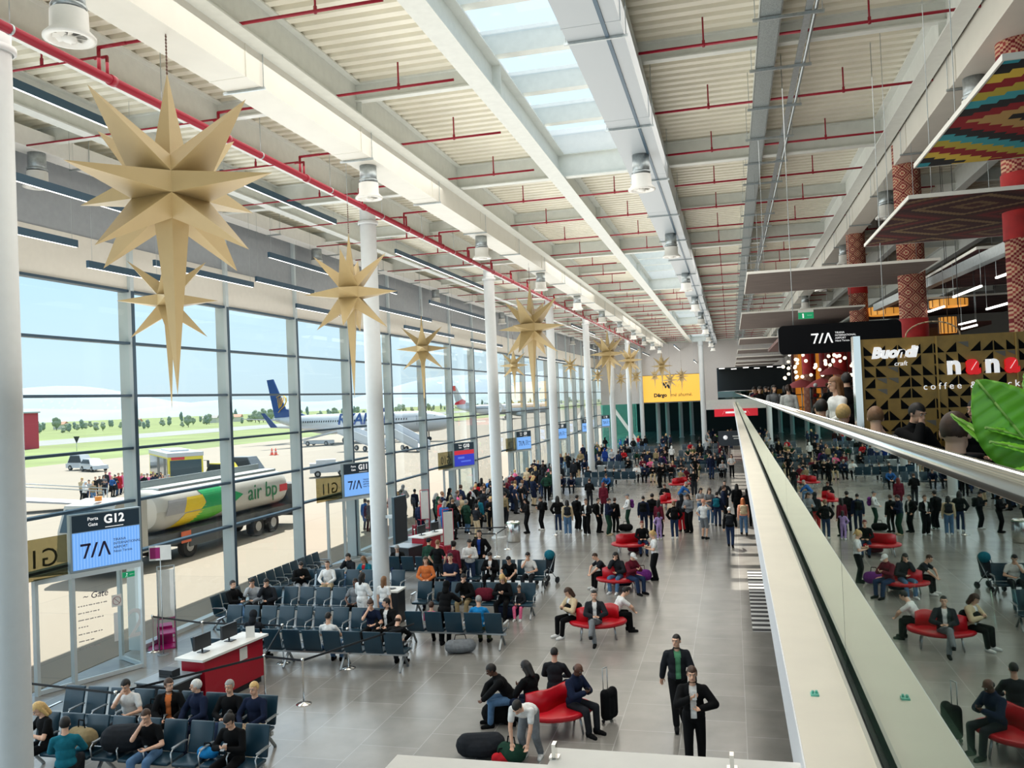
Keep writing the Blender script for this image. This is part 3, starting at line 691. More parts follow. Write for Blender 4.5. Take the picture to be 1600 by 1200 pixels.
# passenger stairs at the aircraft
for q, (px, py, rz, w) in enumerate(((600, 705, 2.7, 'rear'), (663, 706, 2.5, 'front'))):
    t = thing('passenger_stairs', 'grey mobile passenger stairs at the %s door of the blue tailed airliner' % w, 'stairs', tuple(gp(px, py)), rz)
    MB().hexa([(0, -1.0, .2), (9, -1.0, 2.6), (9, 1.0, 2.6), (0, 1.0, .2), (0, -1.0, .5), (9, -1.0, 2.95), (9, 1.0, 2.95), (0, 1.0, .5)]).build('flight', mat('stairs_grey', (.45, .47, .5), .5), t)
    for s in (-1, 1): MB().hexa([(0, s - .03, .5), (9, s - .03, 2.9), (9, s + .03, 2.9), (0, s + .03, .5), (0, s - .03, 1.5), (9, s - .03, 4.0), (9, s + .03, 4.0), (0, s + .03, 1.5)]).build('side_panel', M_plw, t)
    for x in (3, 7):
        for s in (-.9, .9): wheel(t, x, s, .4, .2, 'y')
t = thing('belt_loader', 'white belt loader under the rear hold of the blue tailed airliner', 'loader', tuple(gp(500, 696)), -.2)
MB().hexa([(-4, -.5, .8), (4, -.5, 2.3), (4, .5, 2.3), (-4, .5, .8), (-4, -.5, 1.05), (4, -.5, 2.6), (4, .5, 2.6), (-4, .5, 1.05)]).box(-3, 2.5, -.8, .8, .35, .9).build('conveyor', M_plw, t)
for x in (-2, 2):
    for s in (-.8, .8): wheel(t, x, s, .4, .2, 'y')
t = thing('ground_power_unit', 'white ground power cart on the apron beyond the gate beside the blue screen', 'cart', tuple(gp(515, 744)), .5)
MB().box(-1.8, 1.8, -.7, .7, .4, 1.3).box(-1.2, .6, -.6, .6, 1.3, 1.6).build('housing', M_plw, t)
for x in (-1.1, 1.1):
    for s in (-.7, .7): wheel(t, x, s, .3, .18, 'y')
for i, (px, py) in enumerate(((425, 711), (431, 711))):
    t = thing('traffic_cone', 'orange and white traffic cone under the blue tail, %s one' % ('left', 'right')[i], 'cone', tuple(gp(px, py)))
    MB().box(-.3, .3, -.3, .3, 0, .06).lathe([(.24, .06), (.05, 1.0), (0, 1.0)], (0, 0, 0), 12).build('cone_body', mat('cone_orange', srgb(235, 90, 60), .5), t)
    MB().lathe([(.17, .42), (.125, .62)], (0, 0, 0), 12).build('white_band', M_plw, t)
# ------------------------------------------------------------------ star ornaments
def star_mesh(up=1.36, down=2.36):
    mb = MB()
    def P(k, r, z): a = PI / 4 + k * PI / 2; return Vector((r * math.cos(a), r * math.sin(a), z))
    def spike(cs, ap): mb.add([tuple(c) for c in cs] + [tuple(ap)], [(i, (i + 1) % len(cs), len(cs)) for i in range(len(cs))])
    for k in range(4):
        d = Vector((math.cos((k + 1) * PI / 2), math.sin((k + 1) * PI / 2), 0)); z = Vector((0, 0, 1))
        spike([P(k, .30, .12), P(k + 1, .30, .12), P(k + 1, .30, -.12), P(k, .30, -.12)], d * 1.03)
        spike([P(k, .30, .12), P(k + 1, .30, .12), P(k + 1, .135, .36), P(k, .135, .36)], d * .80 + z * .86)
        spike([P(k, .30, -.12), P(k + 1, .30, -.12), P(k + 1, .135, -.36), P(k, .135, -.36)], d * .78 - z * .80)
    spike([P(k, .135, .36) for k in range(4)], (0, 0, up)); spike([P(k, .135, -.36) for k in range(4)], (0, 0, -down))
    return mb.mesh('star_body')
STAR = star_mesh(); STAR.materials.append(M_gold)
CHAIN = MB()
for i in range(14): CHAIN.ball((0, 0, .03 + i * .05), .02, n=6, k=4, sc=(1, .6, 1.3))
CHAIN = CHAIN.mesh('chain'); CHAIN.materials.append(mat('chain_brown', (.12, .06, .04), .6))
WIRE = MB().cyl((0, 0, 0), (0, 0, 1), .006, n=5).mesh('hanging_wire'); WIRE.materials.append(M_galv)
def star(label, px, py, half, X, rz, grp='gold star ornaments'):
    # px, py: where the middle of the star is seen; half: spike reach seen, in the photograph
    p = atx(px, py, X); D = p.dot(CF) - Vector((0, 0, CH)).dot(CF); s = half * D / FPX
    o = thing('star_ornament', label, 'star', tuple(p), math.atan2(-p.y, -p.x) - PI / 4 + rz, grp)
    b = bpy.data.objects.new('star_body', STAR); COL.objects.link(b); b.parent = o; q = s / max(abs(math.sin(PI / 4 + rz)), abs(math.sin(PI / 4 - rz))) / 1.0; b.scale = (q, q, s)
    c = bpy.data.objects.new('chain', CHAIN); COL.objects.link(c); c.parent = o; c.location = (0, 0, 1.33 * s)
    w = bpy.data.objects.new('hanging_wire', WIRE); COL.objects.link(w); w.parent = o; z = 1.33 * s + .7; w.location = (0, 0, z)
    w.scale = (1, 1, max(.05, (12.16 if abs(p.x + 8.05) < .34 else ZD + .01) - p.z - z))
    return p, s
ST = [('largest gold paper star with a long lower spike hanging nearest, by the first round column', 267, 297, 136, -7.9, 0.02),
      ('smaller bluish shaded star directly behind the long spike of the largest star', 263, 470, 72, -13.2, 0.75),
      ('pale shaded star hanging just in front of the second round column', 548, 458, 70, -8.6, 0.55),
      ('small star hanging alone between the second and third round columns', 660, 545, 40, -13.2, 0.785),
      ('big gold star hanging right beside the third round column', 830, 512, 51, -7.9, 0.3),
      ('small gold star low to the left, partly behind the big star at the third column', 803, 571, 23, -13.2, 0.7),
      ('small gold star hanging between the fourth and fifth round columns', 891, 571, 14, -13.2, 0.785),
      ('big gold star in front of the sixth round column, largest of the far cluster', 950, 553, 29, -8.2, 0.35),
      ('tiny gold star at the lower left of the far cluster, before the white end wall', 934, 587, 11, -13.0, 0.6),
      ('gold star at the seventh round column, second largest of the far cluster', 984, 563, 20, -8.0, 0.25),
      ('tiny gold star low on the left side of the seventh round column', 970, 592, 10, -10.0, 0.5),
      ('tiny gold star low on the right side of the seventh round column', 994, 589, 10, -9.0, 0.35),
      ('gold star hanging over the upper edge of the yellow screen, topmost there', 1034, 572, 17, -6.5, 0.6),
      ('tiny gold star at the upper left corner of the yellow screen', 1023, 587, 9, -8.0, 0.4),
      ('small gold star in the middle of the yellow screen, lowest of those there', 1047, 594, 13, -5.6, 0.7),
      ('small gold star at the right part of the yellow screen', 1065, 588, 11, -4.6, 0.5)]
for a in ST: star(*a)
# ------------------------------------------------------------------ linear pendant lights
def lin(px0, py0, px1, py1, X, label):
    a = atx(px0, py0, X); b = atx(px1, py1, X); z = (a.z + b.z) / 2; L = b.y - a.y
    o = thing('linear_pendant_light', label, 'pendant light', (X, a.y, z), 0, 'linear pendant lights at the glass wall')
    MB().box(-.04, .04, 0, L, 0, .17).build('housing', M_lamp, o)
    MB().box(-.022, .022, .02, L - .02, -.004, 0).build('diffuser', M_lampon, o)
    for y in (.15, L - .15): MB().cyl((0, y, .17), (0, y, ZD + .01 - z), .004, n=5).build('cable', M_galv, o)
LP = [(-60, 105, 210, 215, -12.6), (-100, 245, 210, 338, -13.6), (-60, 355, 120, 380, -14.8), (137, 418, 251, 440, -14.6), (240, 395, 396, 466, -15.0), (345, 268, 525, 356, -12.6), (420, 402, 620, 460, -14.0),
      (400, 440, 490, 460, -15.2), (463, 481, 530, 494, -15.4), (591, 484, 674, 503, -15.0), (618, 396, 768, 457, -12.6), (671, 474, 764, 501, -14.0), (632, 513, 709, 528, -15.2), (706, 510, 758, 522, -15.0), (736, 533, 785, 543, -15.2),
      (863, 498, 900, 512, -13.6), (842, 556, 885, 570, -14.6), (893, 508, 930, 524, -12.6), (911, 542, 932, 549, -14.2), (1004, 552, 1017, 557, -9.8), (1022, 557, 1033, 562, -9.8), (1053, 540, 1063, 549, -6.0), (1084, 564, 1089, 568, -4.0), (985, 544, 998, 549, -10.8)]
for i, (a, b, c, d_, X) in enumerate(LP):
    lin(a, b, c, d_, X, 'dark slim pendant light bar, %s in order from the nearest column' % ORD[i])
# ------------------------------------------------------------------ people
TMP = bpy.data.scenes.new('workshop')
def fuse(mb, name, vox=.011, smooth=2, shade=True):
    """one continuous surface out of overlapping closed shapes"""
    me = mb.mesh(name); o = bpy.data.objects.new(name, me); TMP.collection.objects.link(o)
    r = o.modifiers.new('r', 'REMESH'); r.mode = 'VOXEL'; r.voxel_size = vox; r.use_smooth_shade = shade
    if smooth: s = o.modifiers.new('s', 'SMOOTH'); s.factor = .5; s.iterations = smooth
    with bpy.context.temp_override(scene=TMP, view_layer=TMP.view_layers[0]):
        dg = bpy.context.evaluated_depsgraph_get()
        out = bpy.data.meshes.new_from_object(o.evaluated_get(dg)); out.name = name
    bpy.data.objects.remove(o); bpy.data.meshes.remove(me)
    return out
def rotx(a): return Matrix.Rotation(a, 3, 'X')
def rotz(a): return Matrix.Rotation(a, 3, 'Z')
def ik(S, T, a, b, pole):
    d = T - S; L = d.length
    if L > (a + b) * .995: T = S + d * ((a + b) * .995 / L); d = T - S; L = d.length
    n = d.normalized(); q = (a * a - b * b + L * L) / (2 * L); h = math.sqrt(max(0, a * a - q * q))
    p = Vector(pole) - n * n.dot(Vector(pole)); p.normalize()
    return S + n * q + p * h, T
# hands: target in body frame (x right of the picture when facing it, y forward is negative, z up from floor), elbow pole, palm normal
POSES = {
 'stand':   dict(h=.93, R=((-.25, -.02, .80), (-.5, .6, 0)), L=((.25, -.02, .80), (.5, .6, 0))),
 'pockets': dict(h=.93, R=((-.21, -.06, .92), (-1, .5, 0)), L=((.21, -.06, .92), (1, .5, 0))),
 'phone':   dict(h=.93, R=((-.06, -.27, 1.17), (-.6, .3, -.6)), L=((.05, -.25, 1.12), (.7, .3, -.6)), head=(.45, 0)),
 'crossed': dict(h=.93, R=((.10, -.19, 1.14), (-.9, -.1, -.5)), L=((-.10, -.21, 1.12), (.9, -.1, -.5))),
 'hold':    dict(h=.93, R=((-.10, -.24, 1.02), (-.8, .3, -.3)), L=((.10, -.24, 1.02), (.8, .3, -.3))),
 'face':    dict(h=.93, R=((-.06, -.17, 1.50), (-.6, 0, -.7)), L=((.20, -.1, .95), (.8, .4, 0))),
 'walk':    dict(h=.92, R=((-.26, -.24, .86), (-.5, .7, 0)), L=((.26, .18, .84), (.4, .8, 0)), fR=(-.09, .26, .13), fL=(.09, -.24, .08), lean=.05),
 'stride':  dict(h=.92, R=((-.27, .2, .85), (-.4, .8, 0)), L=((.27, -.26, .9), (.4, .7, 0)), fR=(-.09, -.26, .08), fL=(.09, .28, .14), lean=.05, head=(0, -.5)),
 'cup':     dict(h=.93, R=((-.05, -.27, 1.30), (-.8, .2, -.5)), L=((.12, -.22, 1.13), (1, .25, -.1)), fR=(-.10, -.18, .08), fL=(.10, .16, .10), head=(.1, 0)),
 'bend':    dict(h=.88, lean=1.25, R=((-.14, -.62, .42), (-.6, -.1, .3)), L=((.14, -.62, .40), (.6, -.1, .3)), head=(.3, 0), fR=(-.13, .05, .08), fL=(.15, .12, .08)),
 'sit':     dict(h=.53, sit=1, R=((-.12, -.34, .66), (-.8, .4, -.2)), L=((.12, -.34, .66), (.8, .4, -.2))),
 'sitphone': dict(h=.53, sit=1, lean=.12, R=((-.05, -.33, .80), (-.8, .3, -.4)), L=((.06, -.31, .78), (.8, .3, -.4)), head=(.55, 0)),
 'sitlean': dict(h=.53, sit=1, lean=.62, R=((-.10, -.58, .56), (-.8, -.1, .2)), L=((.10, -.58, .56), (.8, -.1, .2)), head=(.25, 0)),
 'sitchin': dict(h=.53, sit=1, lean=.2, R=((-.04, -.27, 1.06), (-.4, -.4, -.8)), L=((.10, -.32, .68), (.8, .4, -.2)), head=(.3, .15)),
 'sitcross': dict(h=.53, sit=1, lean=-.05, R=((-.05, -.30, .72), (-.8, .4, -.2)), L=((.12, -.30, .72), (.8, .4, -.2)), fR=(-.02, -.52, .08), fL=(-.12, -.66, .30), kL=(-.3, -.3, 1)),
 'sitturn': dict(h=.53, sit=1, lean=.05, R=((-.12, -.34, .64), (-.8, .4, -.2)), L=((.16, -.32, .66), (.8, .4, -.2)), head=(.1, .75)),
 'sitleft': dict(h=.53, sit=1, lean=.05, R=((-.12, -.34, .64), (-.8, .4, -.2)), L=((.16, -.32, .66), (.8, .4, -.2)), head=(.1, -.8)),
 'rail':    dict(h=.93, lean=.35, R=((-.14, -.52, 1.14), (-.8, .2, -.3)), L=((.14, -.52, 1.14), (.8, .2, -.3)), head=(.1, 0)),
}
JC = {}
def joints(pose):
    if pose in JC: return JC[pose]
    p = POSES[pose]; J = {}; lean = p.get('lean', .02); T = rotx(lean)     # leaning forward: z towards -y
    h = p['h']; P = Vector((0, 0, h)); J['P'] = P; J['T'] = T
    tp = lambda v: P + T @ Vector(v)
    J['waist'] = tp((0, .0, .2)); J['chest'] = tp((0, -.005, .36)); J['neck'] = tp((0, .012, .52))
    J['shR'] = tp((-.178, .01, .440)); J['shL'] = tp((.178, .01, .440))
    hp, hy = p.get('head', (.08, 0)); H = rotx(lean * .45) @ rotz(hy) @ rotx(hp); J['H'] = H
    J['head'] = J['neck'] + rotx(lean * .6) @ Vector((0, -.025, .065)) + H @ Vector((0, -.005, .11))
    for s, k in ((-1, 'R'), (1, 'L')):
        t, pole = p[k]; e_, w = ik(J['sh' + k], Vector(t), .29, .255, pole); J['el' + k] = e_; J['wr' + k] = w
        hip = P + Vector((s * .092, 0, -.02)); J['hip' + k] = hip
        f = p.get('f' + k) or ((s * .12, -.46, .08) if p.get('sit') else (s * .10, .0, .08))
        kp = p.get('k' + k) or ((s * .12, -.3, 1) if p.get('sit') else (s * .08, -1, .1))
        J['kn' + k], J['an' + k] = ik(hip, Vector(f), .43, .42, kp)
        d = Vector((s * .12, -1, 0))
        if f[2] > .11: d = Vector((s * .1, -1, -.5 if f[1] > 0 else .25))
        J['toe' + k] = d.normalized()
    JC[pose] = J
    return J
BODYC = {}
def body_mesh(pose, fine):
    key = (pose, fine)
    if key in BODYC: return BODYC[key]
    J = joints(pose); T = J['T']; T4 = T; H = J['H']; m = MB(); n = 12
    m.ball(J['P'] + T @ Vector((0, .005, .02)), 1, n=16, k=10, sc=(.165, .118, .13), M=T)
    m.ball(J['waist'], 1, n=16, k=10, sc=(.142, .10, .17), M=T)
    m.ball(J['chest'], 1, n=16, k=10, sc=(.170, .112, .165), M=T)
    m.rcone(J['shR'], J['shL'], .056, .056, n); [m.rcone(J['neck'] - T @ Vector((0, 0, .02)), J['sh' + k], .052, .05, n) for k in 'RL']; m.rcone(J['neck'] - T @ Vector((0, 0, .06)), J['head'] + H @ Vector((0, .015, -.05)), .062, .053, n)
    hd = J['head']; L = lambda *v: hd + H @ Vector(v)
    m.ball(L(0, .012, .018), 1, n=16, k=12, sc=(.076, .096, .098), M=H)
    m.ball(L(0, -.03, -.055), 1, n=14, k=10, sc=(.056, .058, .062), M=H); m.ball(L(0, -.065, -.088), 1, n=10, k=8, sc=(.026, .022, .022), M=H)
    m.rcone(L(0, -.085, .012), L(0, -.108, -.022), .010, .015, 8); m.ball(L(0, -.088, -.052), 1, n=8, k=6, sc=(.024, .012, .012), M=H)
    m.ball(L(0, -.078, .038), 1, n=10, k=6, sc=(.055, .018, .014), M=H)
    for s in (-1, 1): m.ball(L(s * .077, .012, -.008), 1, n=8, k=6, sc=(.012, .022, .034), M=H)
    for k, s in (('R', -1), ('L', 1)):
        S_, E, Wt = J['sh' + k], J['el' + k], J['wr' + k]
        m.rcone(S_, E, .052, .040, n); m.rcone(E, Wt, .041, .028, n); m.ball(E + (Wt - E) * .25, .043, n=n)
        d = (Wt - E).normalized(); side = Vector((s, 0, 0)) - d * d.dot(Vector((s, 0, 0)))
        if side.length < .2: side = Vector((0, -1, 0)) - d * d.dot(Vector((0, -1, 0)))
        side.normalize(); nrm = d.cross(side) * s            # palm normal
        B = Matrix((side, nrm, d)).transposed()
        m.ball(Wt + d * .05, 1, n=12, k=8, sc=(.040, .018, .050), M=B)
        rf = .0088 if fine else .011
        for q, (o, l) in enumerate(((-.030, .066), (-.010, .078), (.010, .072), (.030, .055))):
            a = Wt + d * .088 + side * o; cu = .35 + .12 * q
            b = a + (d * math.cos(cu) + nrm * math.sin(cu) + side * o * 1.2) * l * .55; c = b + (d * math.cos(cu + .8) + nrm * math.sin(cu + .8)) * l * .5
            m.rcone(a, b, rf, rf, 6); m.rcone(b, c, rf, rf * .85, 6)
        a = Wt + d * .03 - side * .034; b = a + (d * .8 - side * .7 + nrm * .4).normalized() * .038; c = b + (d + nrm * .5).normalized() * .030
        m.rcone(a, b, .0125, .0105, 6); m.rcone(b, c, .0105, .009, 6)
        m.rcone(J['hip' + k], J['kn' + k], .084, .058, n); m.rcone(J['kn' + k], J['an' + k], .056, .038, n)
        m.ball(J['kn' + k] + (J['an' + k] - J['kn' + k]) * .28 + Vector((0, .012, 0)), .058, n=n)
        t = J['toe' + k]; m.rcone(J['an' + k] + Vector((0, .02, -.03)), J['an' + k] + t * .10 + Vector((0, 0, -.04)), .032, .024, 8)
    me = fuse(m, 'person_body', .0075 if fine else .0125, 2)
    # eyes, brows and lips lie in the surface of the same mesh
    f = MB()
    for s in (-1, 1):
        f.ball(L(s * .031, -.079, .012), 1, mi=1, n=10, k=6, sc=(.0145, .008, .008), M=H); f.ball(L(s * .031, -.0855, .012), 1, mi=2, n=8, k=6, sc=(.006, .003, .0065), M=H)
        f.ball(L(s * .032, -.087, .034), 1, mi=2, n=8, k=6, sc=(.021, .010, .0048), M=H)
    f.ball(L(0, -.094, -.053), 1, mi=3, n=10, k=6, sc=(.022, .010, .0075), M=H)
    bm = bmesh.new(); bm.from_mesh(me); fm = f.mesh('face'); bm.from_mesh(fm); bm.to_mesh(me); bm.free(); bpy.data.meshes.remove(fm)
    for p in me.polygons: p.use_smooth = True
    for mm in (MAT_SKIN[0], mat('eye_white', (.7, .7, .68), .3), mat('eye_dark', (.02, .013, .01), .4), mat('lips', (.42, .16, .13), .5)): me.materials.append(mm)
    BODYC[key] = me
    return me
def top_mesh(pose, kind):
    key = (pose, 'top', kind)
    if key in BODYC: return BODYC[key]
    J = joints(pose); T = J['T']; m = MB(); n = 12
    g = {'tee': .013, 'long': .016, 'jacket': .027, 'open': .027, 'coat': .03, 'vest': .03}[kind]
    m.ball(J['P'] + T @ Vector((0, .005, .04)), 1, n=16, k=10, sc=(.165 + g, .118 + g, .13 + g * .6), M=T)
    m.ball(J['waist'], 1, n=16, k=10, sc=(.150 + g, .108 + g, .18), M=T); m.ball(J['chest'], 1, n=16, k=10, sc=(.168 + g, .112 + g, .155 + g * .5), M=T)
    m.rcone(J['shR'], J['shL'], .052 + g * .7, .052 + g * .7, n); [m.rcone(J['neck'] - T @ Vector((0, 0, .03)), J['sh' + k], .054 + g * .5, .048 + g * .6, n) for k in 'RL']
    if kind in ('jacket', 'coat', 'open'): m.rcone(J['neck'] - T @ Vector((0, 0, .05)), J['neck'] + T @ Vector((0, -.01, .012)), .085, .074, n)
    for k in 'RL':
        S_, E, Wt = J['sh' + k], J['el' + k], J['wr' + k]
        if kind == 'vest': continue
        if kind == 'tee': m.rcone(S_, S_ + (E - S_) * .62, .052 + g, .048 + g, n)
        else: m.rcone(S_, E, .052 + g, .042 + g, n); m.rcone(E, E + (Wt - E) * .93, .042 + g, .031 + g, n)
    if kind == 'coat':
        for k in 'RL':
            m.rcone(J['hip' + k], J['hip' + k] + (J['kn' + k] - J['hip' + k]) * .85, .118, .112, n)
        m.rcone(J['P'], (J['knR'] + J['knL']) / 2 * .7 + J['P'] * .3, .12, .12, n)
    me = fuse(m, {'tee': 'shirt', 'long': 'sweater', 'vest': 'vest'}.get(kind, 'jacket'), .014, 3)
    bm = bmesh.new(); bm.from_mesh(me); iT = T.inverted(); dele = []
    if kind == 'open':                                   # open front: the shirt shows between the two edges
        for f in bm.faces:
            q = iT @ (f.calc_center_median() - J['P'])
            if q.y < -.03 and abs(q.x) < .052 + .02 * max(0, q.z - .2) and q.z < .56: dele.append(f)
    if kind != 'coat':                                   # clean hem
        for f in bm.faces:
            q = iT @ (f.calc_center_median() - J['P'])
            if q.z < -.075 and abs(q.x) < .15 and f not in dele and q.z > -.3 and q.y > -.22: dele.append(f)
    if dele: bmesh.ops.delete(bm, geom=list(set(dele)), context='FACES')
    bm.to_mesh(me); bm.free()
    me.materials.append(M_black); BODYC[key] = me
    return me
def leg_mesh(pose, kind):
    key = (pose, 'legs', kind)
    if key in BODYC: return BODYC[key]
    J = joints(pose); m = MB(); n = 12; T = J['T']
    g = .032 if kind == 'wide' else .015
    m.ball(J['P'] + Vector((0, .005, 0)), 1, n=16, k=10, sc=(.172, .126, .125))
    for k in 'RL':
        h, kn, an = J['hip' + k], J['kn' + k], J['an' + k]
        if kind == 'shorts': m.rcone(h, h + (kn - h) * .86, .084 + .02, .075 + .02, n); continue
        m.rcone(h, kn, .084 + g, .060 + g, n); m.rcone(kn, kn + (an - kn) * .93, .059 + g, .044 + g * 1.3, n)
    me = fuse(m, 'shorts' if kind == 'shorts' else 'trousers', .014, 2); me.materials.append(M_black); BODYC[key] = me
    return me
def shoe_mesh():
    m = MB(); m.rcone((0, .045, .042), (0, -.05, .042), .048, .050, 10); m.rcone((0, -.05, .040), (0, -.165, .028), .050, .040, 10); m.ball((0, .03, .07), 1, sc=(.050, .065, .05))
    me = fuse(m, 'shoe', .010, 1)
    bm = bmesh.new(); bm.from_mesh(me)
    for v in bm.verts: v.co.z = max(v.co.z, -.0) if v.co.z > .012 else 0.
    bm.to_mesh(me); bm.free(); me.materials.append(M_black); return me
def hair_mesh(kind):
    m = MB()
    if kind in ('short', 'long', 'bun', 'buzz'):
        e_ = {'buzz': .004, 'short': .012}.get(kind, .016)
        m.ball((0, .018, .024), 1, n=20, k=14, sc=(.077 + e_, .096 + e_, .098 + e_))
        if kind == 'long':
            m.rcone((0, .075, .0), (0, .085, -.20), .075, .055, 12)
            for s in (-1, 1): m.rcone((s * .072, .02, .0), (s * .085, .03, -.18), .032, .03, 10)
        if kind == 'bun': m.ball((0, .11, .09), .045); m.rcone((0, .12, .07), (0, .15, -.10), .03, .018, 8)
    elif kind == 'hood':
        m.ball((0, .02, .02), 1, n=20, k=14, sc=(.10, .12, .125)); m.rcone((0, .05, -.06), (0, .07, -.16), .085, .10, 12)
    elif kind == 'cap':
        m.ball((0, .018, .034), 1, n=20, k=14, sc=(.088, .108, .095)); m.rcone((-.04, -.11, .045), (.04, -.11, .045), .02, .02, 8); m.rcone((-.03, -.15, .04), (.03, -.15, .04), .016, .016, 8)
    elif kind == 'bald':
        m.ball((0, .05, -.02), 1, n=16, k=10, sc=(.080, .068, .05))
    me = fuse(m, 'hair', .0095, 1)
    bm = bmesh.new(); bm.from_mesh(me); de = []
    for f in bm.faces:
        c = f.calc_center_median()
        if kind == 'cap': ok = c.z > .025 or (c.y > .03 and c.z > -.03)
        elif kind == 'bald': ok = c.z < .02
        else: ok = c.y > -.022 or c.z > .062 - .25 * max(0, -c.y - .06)
        if kind in ('short', 'buzz') and c.z < (-.052 if kind == 'short' else -.028): ok = False
        if kind in ('short', 'buzz') and abs(c.x) > .05 and c.z < -.0 and c.y < .03: ok = False
        if not ok: de.append(f)
    bmesh.ops.delete(bm, geom=de, context='FACES'); bm.to_mesh(me); bm.free()
    for p in me.polygons: p.use_smooth = True
    me.materials.append(M_black); return me
PALE, TAN, BROWN = (srgb(226, 178, 150), srgb(205, 152, 120), srgb(92, 58, 42))
MAT_SKIN = [mat('skin_%d' % i, c, .55, noise=.05, nscale=12) for i, c in enumerate((PALE, TAN, BROWN))]
SHOE = shoe_mesh(); HAIR = {k_: hair_mesh(k_) for k_ in ('short', 'long', 'bun', 'buzz', 'hood', 'cap', 'bald')}
CLOTH = {'black': (10, 11, 13), 'charcoal': (34, 37, 42), 'navy': (22, 32, 56), 'grey': (120, 124, 128), 'light grey': (172, 175, 178), 'white': (226, 226, 224), 'beige': (205, 184, 150), 'red': (185, 32, 42),
         'maroon': (96, 24, 40), 'dark green': (30, 62, 48), 'olive': (84, 86, 58), 'blue': (44, 96, 160), 'bright blue': (30, 128, 190), 'teal': (24, 104, 122), 'denim': (86, 118, 152), 'dark denim': (38, 54, 84), 'pink': (232, 110, 150), 'orange': (214, 120, 66),
         'green': (92, 156, 116), 'lilac': (178, 150, 204), 'purple': (104, 44, 120), 'brown': (92, 64, 46), 'hi-vis green': (150, 230, 70), 'khaki': (140, 124, 92), 'peach': (232, 164, 138), 'cobalt': (28, 58, 130)}
HCOL = {'dark': (22, 16, 13), 'brown': (64, 42, 28), 'blond': (206, 170, 110), 'light brown': (128, 92, 62), 'grey': (150, 148, 144), 'white': (215, 213, 208), 'ginger': (200, 112, 58), 'red': (110, 34, 30)}
def cmat(n):
    return mat('cloth_' + n.replace(' ', '_').replace('-', '_'), srgb(*CLOTH[n]), .9, noise=.14, nscale=14, spec=.2)
def hmat(n): return mat('hair_' + n.replace(' ', '_'), srgb(*HCOL[n]), .6, noise=.2, nscale=40)
def put(me, name, parent, m, slot=0):
    o = bpy.data.objects.new(name, me); COL.objects.link(o); o.parent = parent
    o.material_slots[slot].link = 'OBJECT'; o.material_slots[slot].material = m
    return o
NP = [0]
def person(loc, rz, pose='stand', top=('jacket', 'black'), legs=('plain', 'black'), hair=('short', 'dark'), shoes='black', skin=0, h=1.74, label=None, group=None, shirt=None, fine=False, bag=None):
    """rz in degrees: 0 faces the viewpoint, 90 to the right, 180 away"""
    t = thing('person', label, 'person', (loc[0], loc[1], loc[2] if len(loc) > 2 else 0), math.radians(rz), group)
    s = h / 1.74; t.scale = (s, s, s)
    sit = POSES[pose].get('sit')
    if sit: t.scale = (s, s, s)
    J = joints(pose)
    put(body_mesh(pose, fine), 'body', t, MAT_SKIN[skin])
    if shirt: put(top_mesh(pose, 'long' if shirt[0] == 'long' else 'tee'), 'shirt', t, cmat(shirt[1]))
    nm = {'tee': 'shirt', 'long': 'sweater', 'vest': 'vest', 'coat': 'coat'}.get(top[0], 'jacket')
    put(top_mesh(pose, top[0]), nm, t, cmat(top[1]))
    put(leg_mesh(pose, legs[0]), 'shorts' if legs[0] == 'shorts' else 'trousers', t, cmat(legs[1]))
    if hair:
        o = put(HAIR[hair[0]], 'cap' if hair[0] == 'cap' else 'hood' if hair[0] == 'hood' else 'hair', t, cmat(hair[1]) if hair[0] in ('cap', 'hood') else hmat(hair[1]))
        o.location = J['head']; o.rotation_euler = J['H'].to_euler()
    for k in 'RL':
        o = put(SHOE, 'shoe', t, cmat(shoes)); d = J['toe' + k]
        o.location = J['an' + k] + Vector((0, .0, -.08)); o.rotation_euler = (math.asin(max(-1, min(1, -d.z))), 0, math.atan2(d.x, -d.y))
    NP[0] += 1
    return t
# ------------------------------------------------------------------ things people carry
def backpack_mesh():
    m = MB(); m.ball((0, 0, .0), 1, n=16, k=10, sc=(.15, .09, .22)); m.ball((0, .05, -.06), 1, n=12, k=8, sc=(.11, .07, .11)); m.rcone((-.08, 0, .12), (.08, 0, .12), .085, .085)
    m.rcone((-.1, 0, -.13), (.1, 0, -.13), .08, .08)
    return fuse(m, 'pack', .014, 1)
BP = backpack_mesh(); BP.materials.append(M_black)
BPS = MB()
for s in (-1, 1): BPS.tube([(s * .10, -.05, .16), (s * .11, -.16, .19), (s * .12, -.29, .08), (s * .12, -.22, -.14)], .015, 6)
BPS = BPS.mesh('strap'); BPS.materials.append(M_black)
def backpack(p, col, label, off=(0, .20, 1.22), group=None):
    M = Matrix.Rotation(p.rotation_euler[2], 3, 'Z'); s = p.scale[0]
    t = thing('backpack', label, 'backpack', tuple(Vector(p.location) + M @ Vector(off) * s), p.rotation_euler[2], group)
    put(BP, 'pack', t, cmat(col)); put(BPS, 'strap', t, cmat('black'))
    return t
def bag_floor(loc, rz, sc, col, label, nm='duffel_bag', cat='bag', group=None):
    t = thing(nm, label, cat, tuple(loc), math.radians(rz), group)
    m = MB(); a, b, c = sc
    m.rcone((-a * .6, 0, c * .5), (a * .6, 0, c * .5), c * .48, c * .48, 14); m.ball((0, 0, c * .45), 1, sc=(a, b, c * .45))
    me = fuse(m, 'bag_body', .016, 1); me.materials.append(M_black); put(me, 'bag_body', t, cmat(col))
    if cat != 'coat': MB().tube([(-a * .4, 0, c * .9), (-a * .3, 0, c * 1.3), (a * .3, 0, c * 1.3), (a * .4, 0, c * .9)], .012, 6).build('handle', cmat('black'), t)
    return t
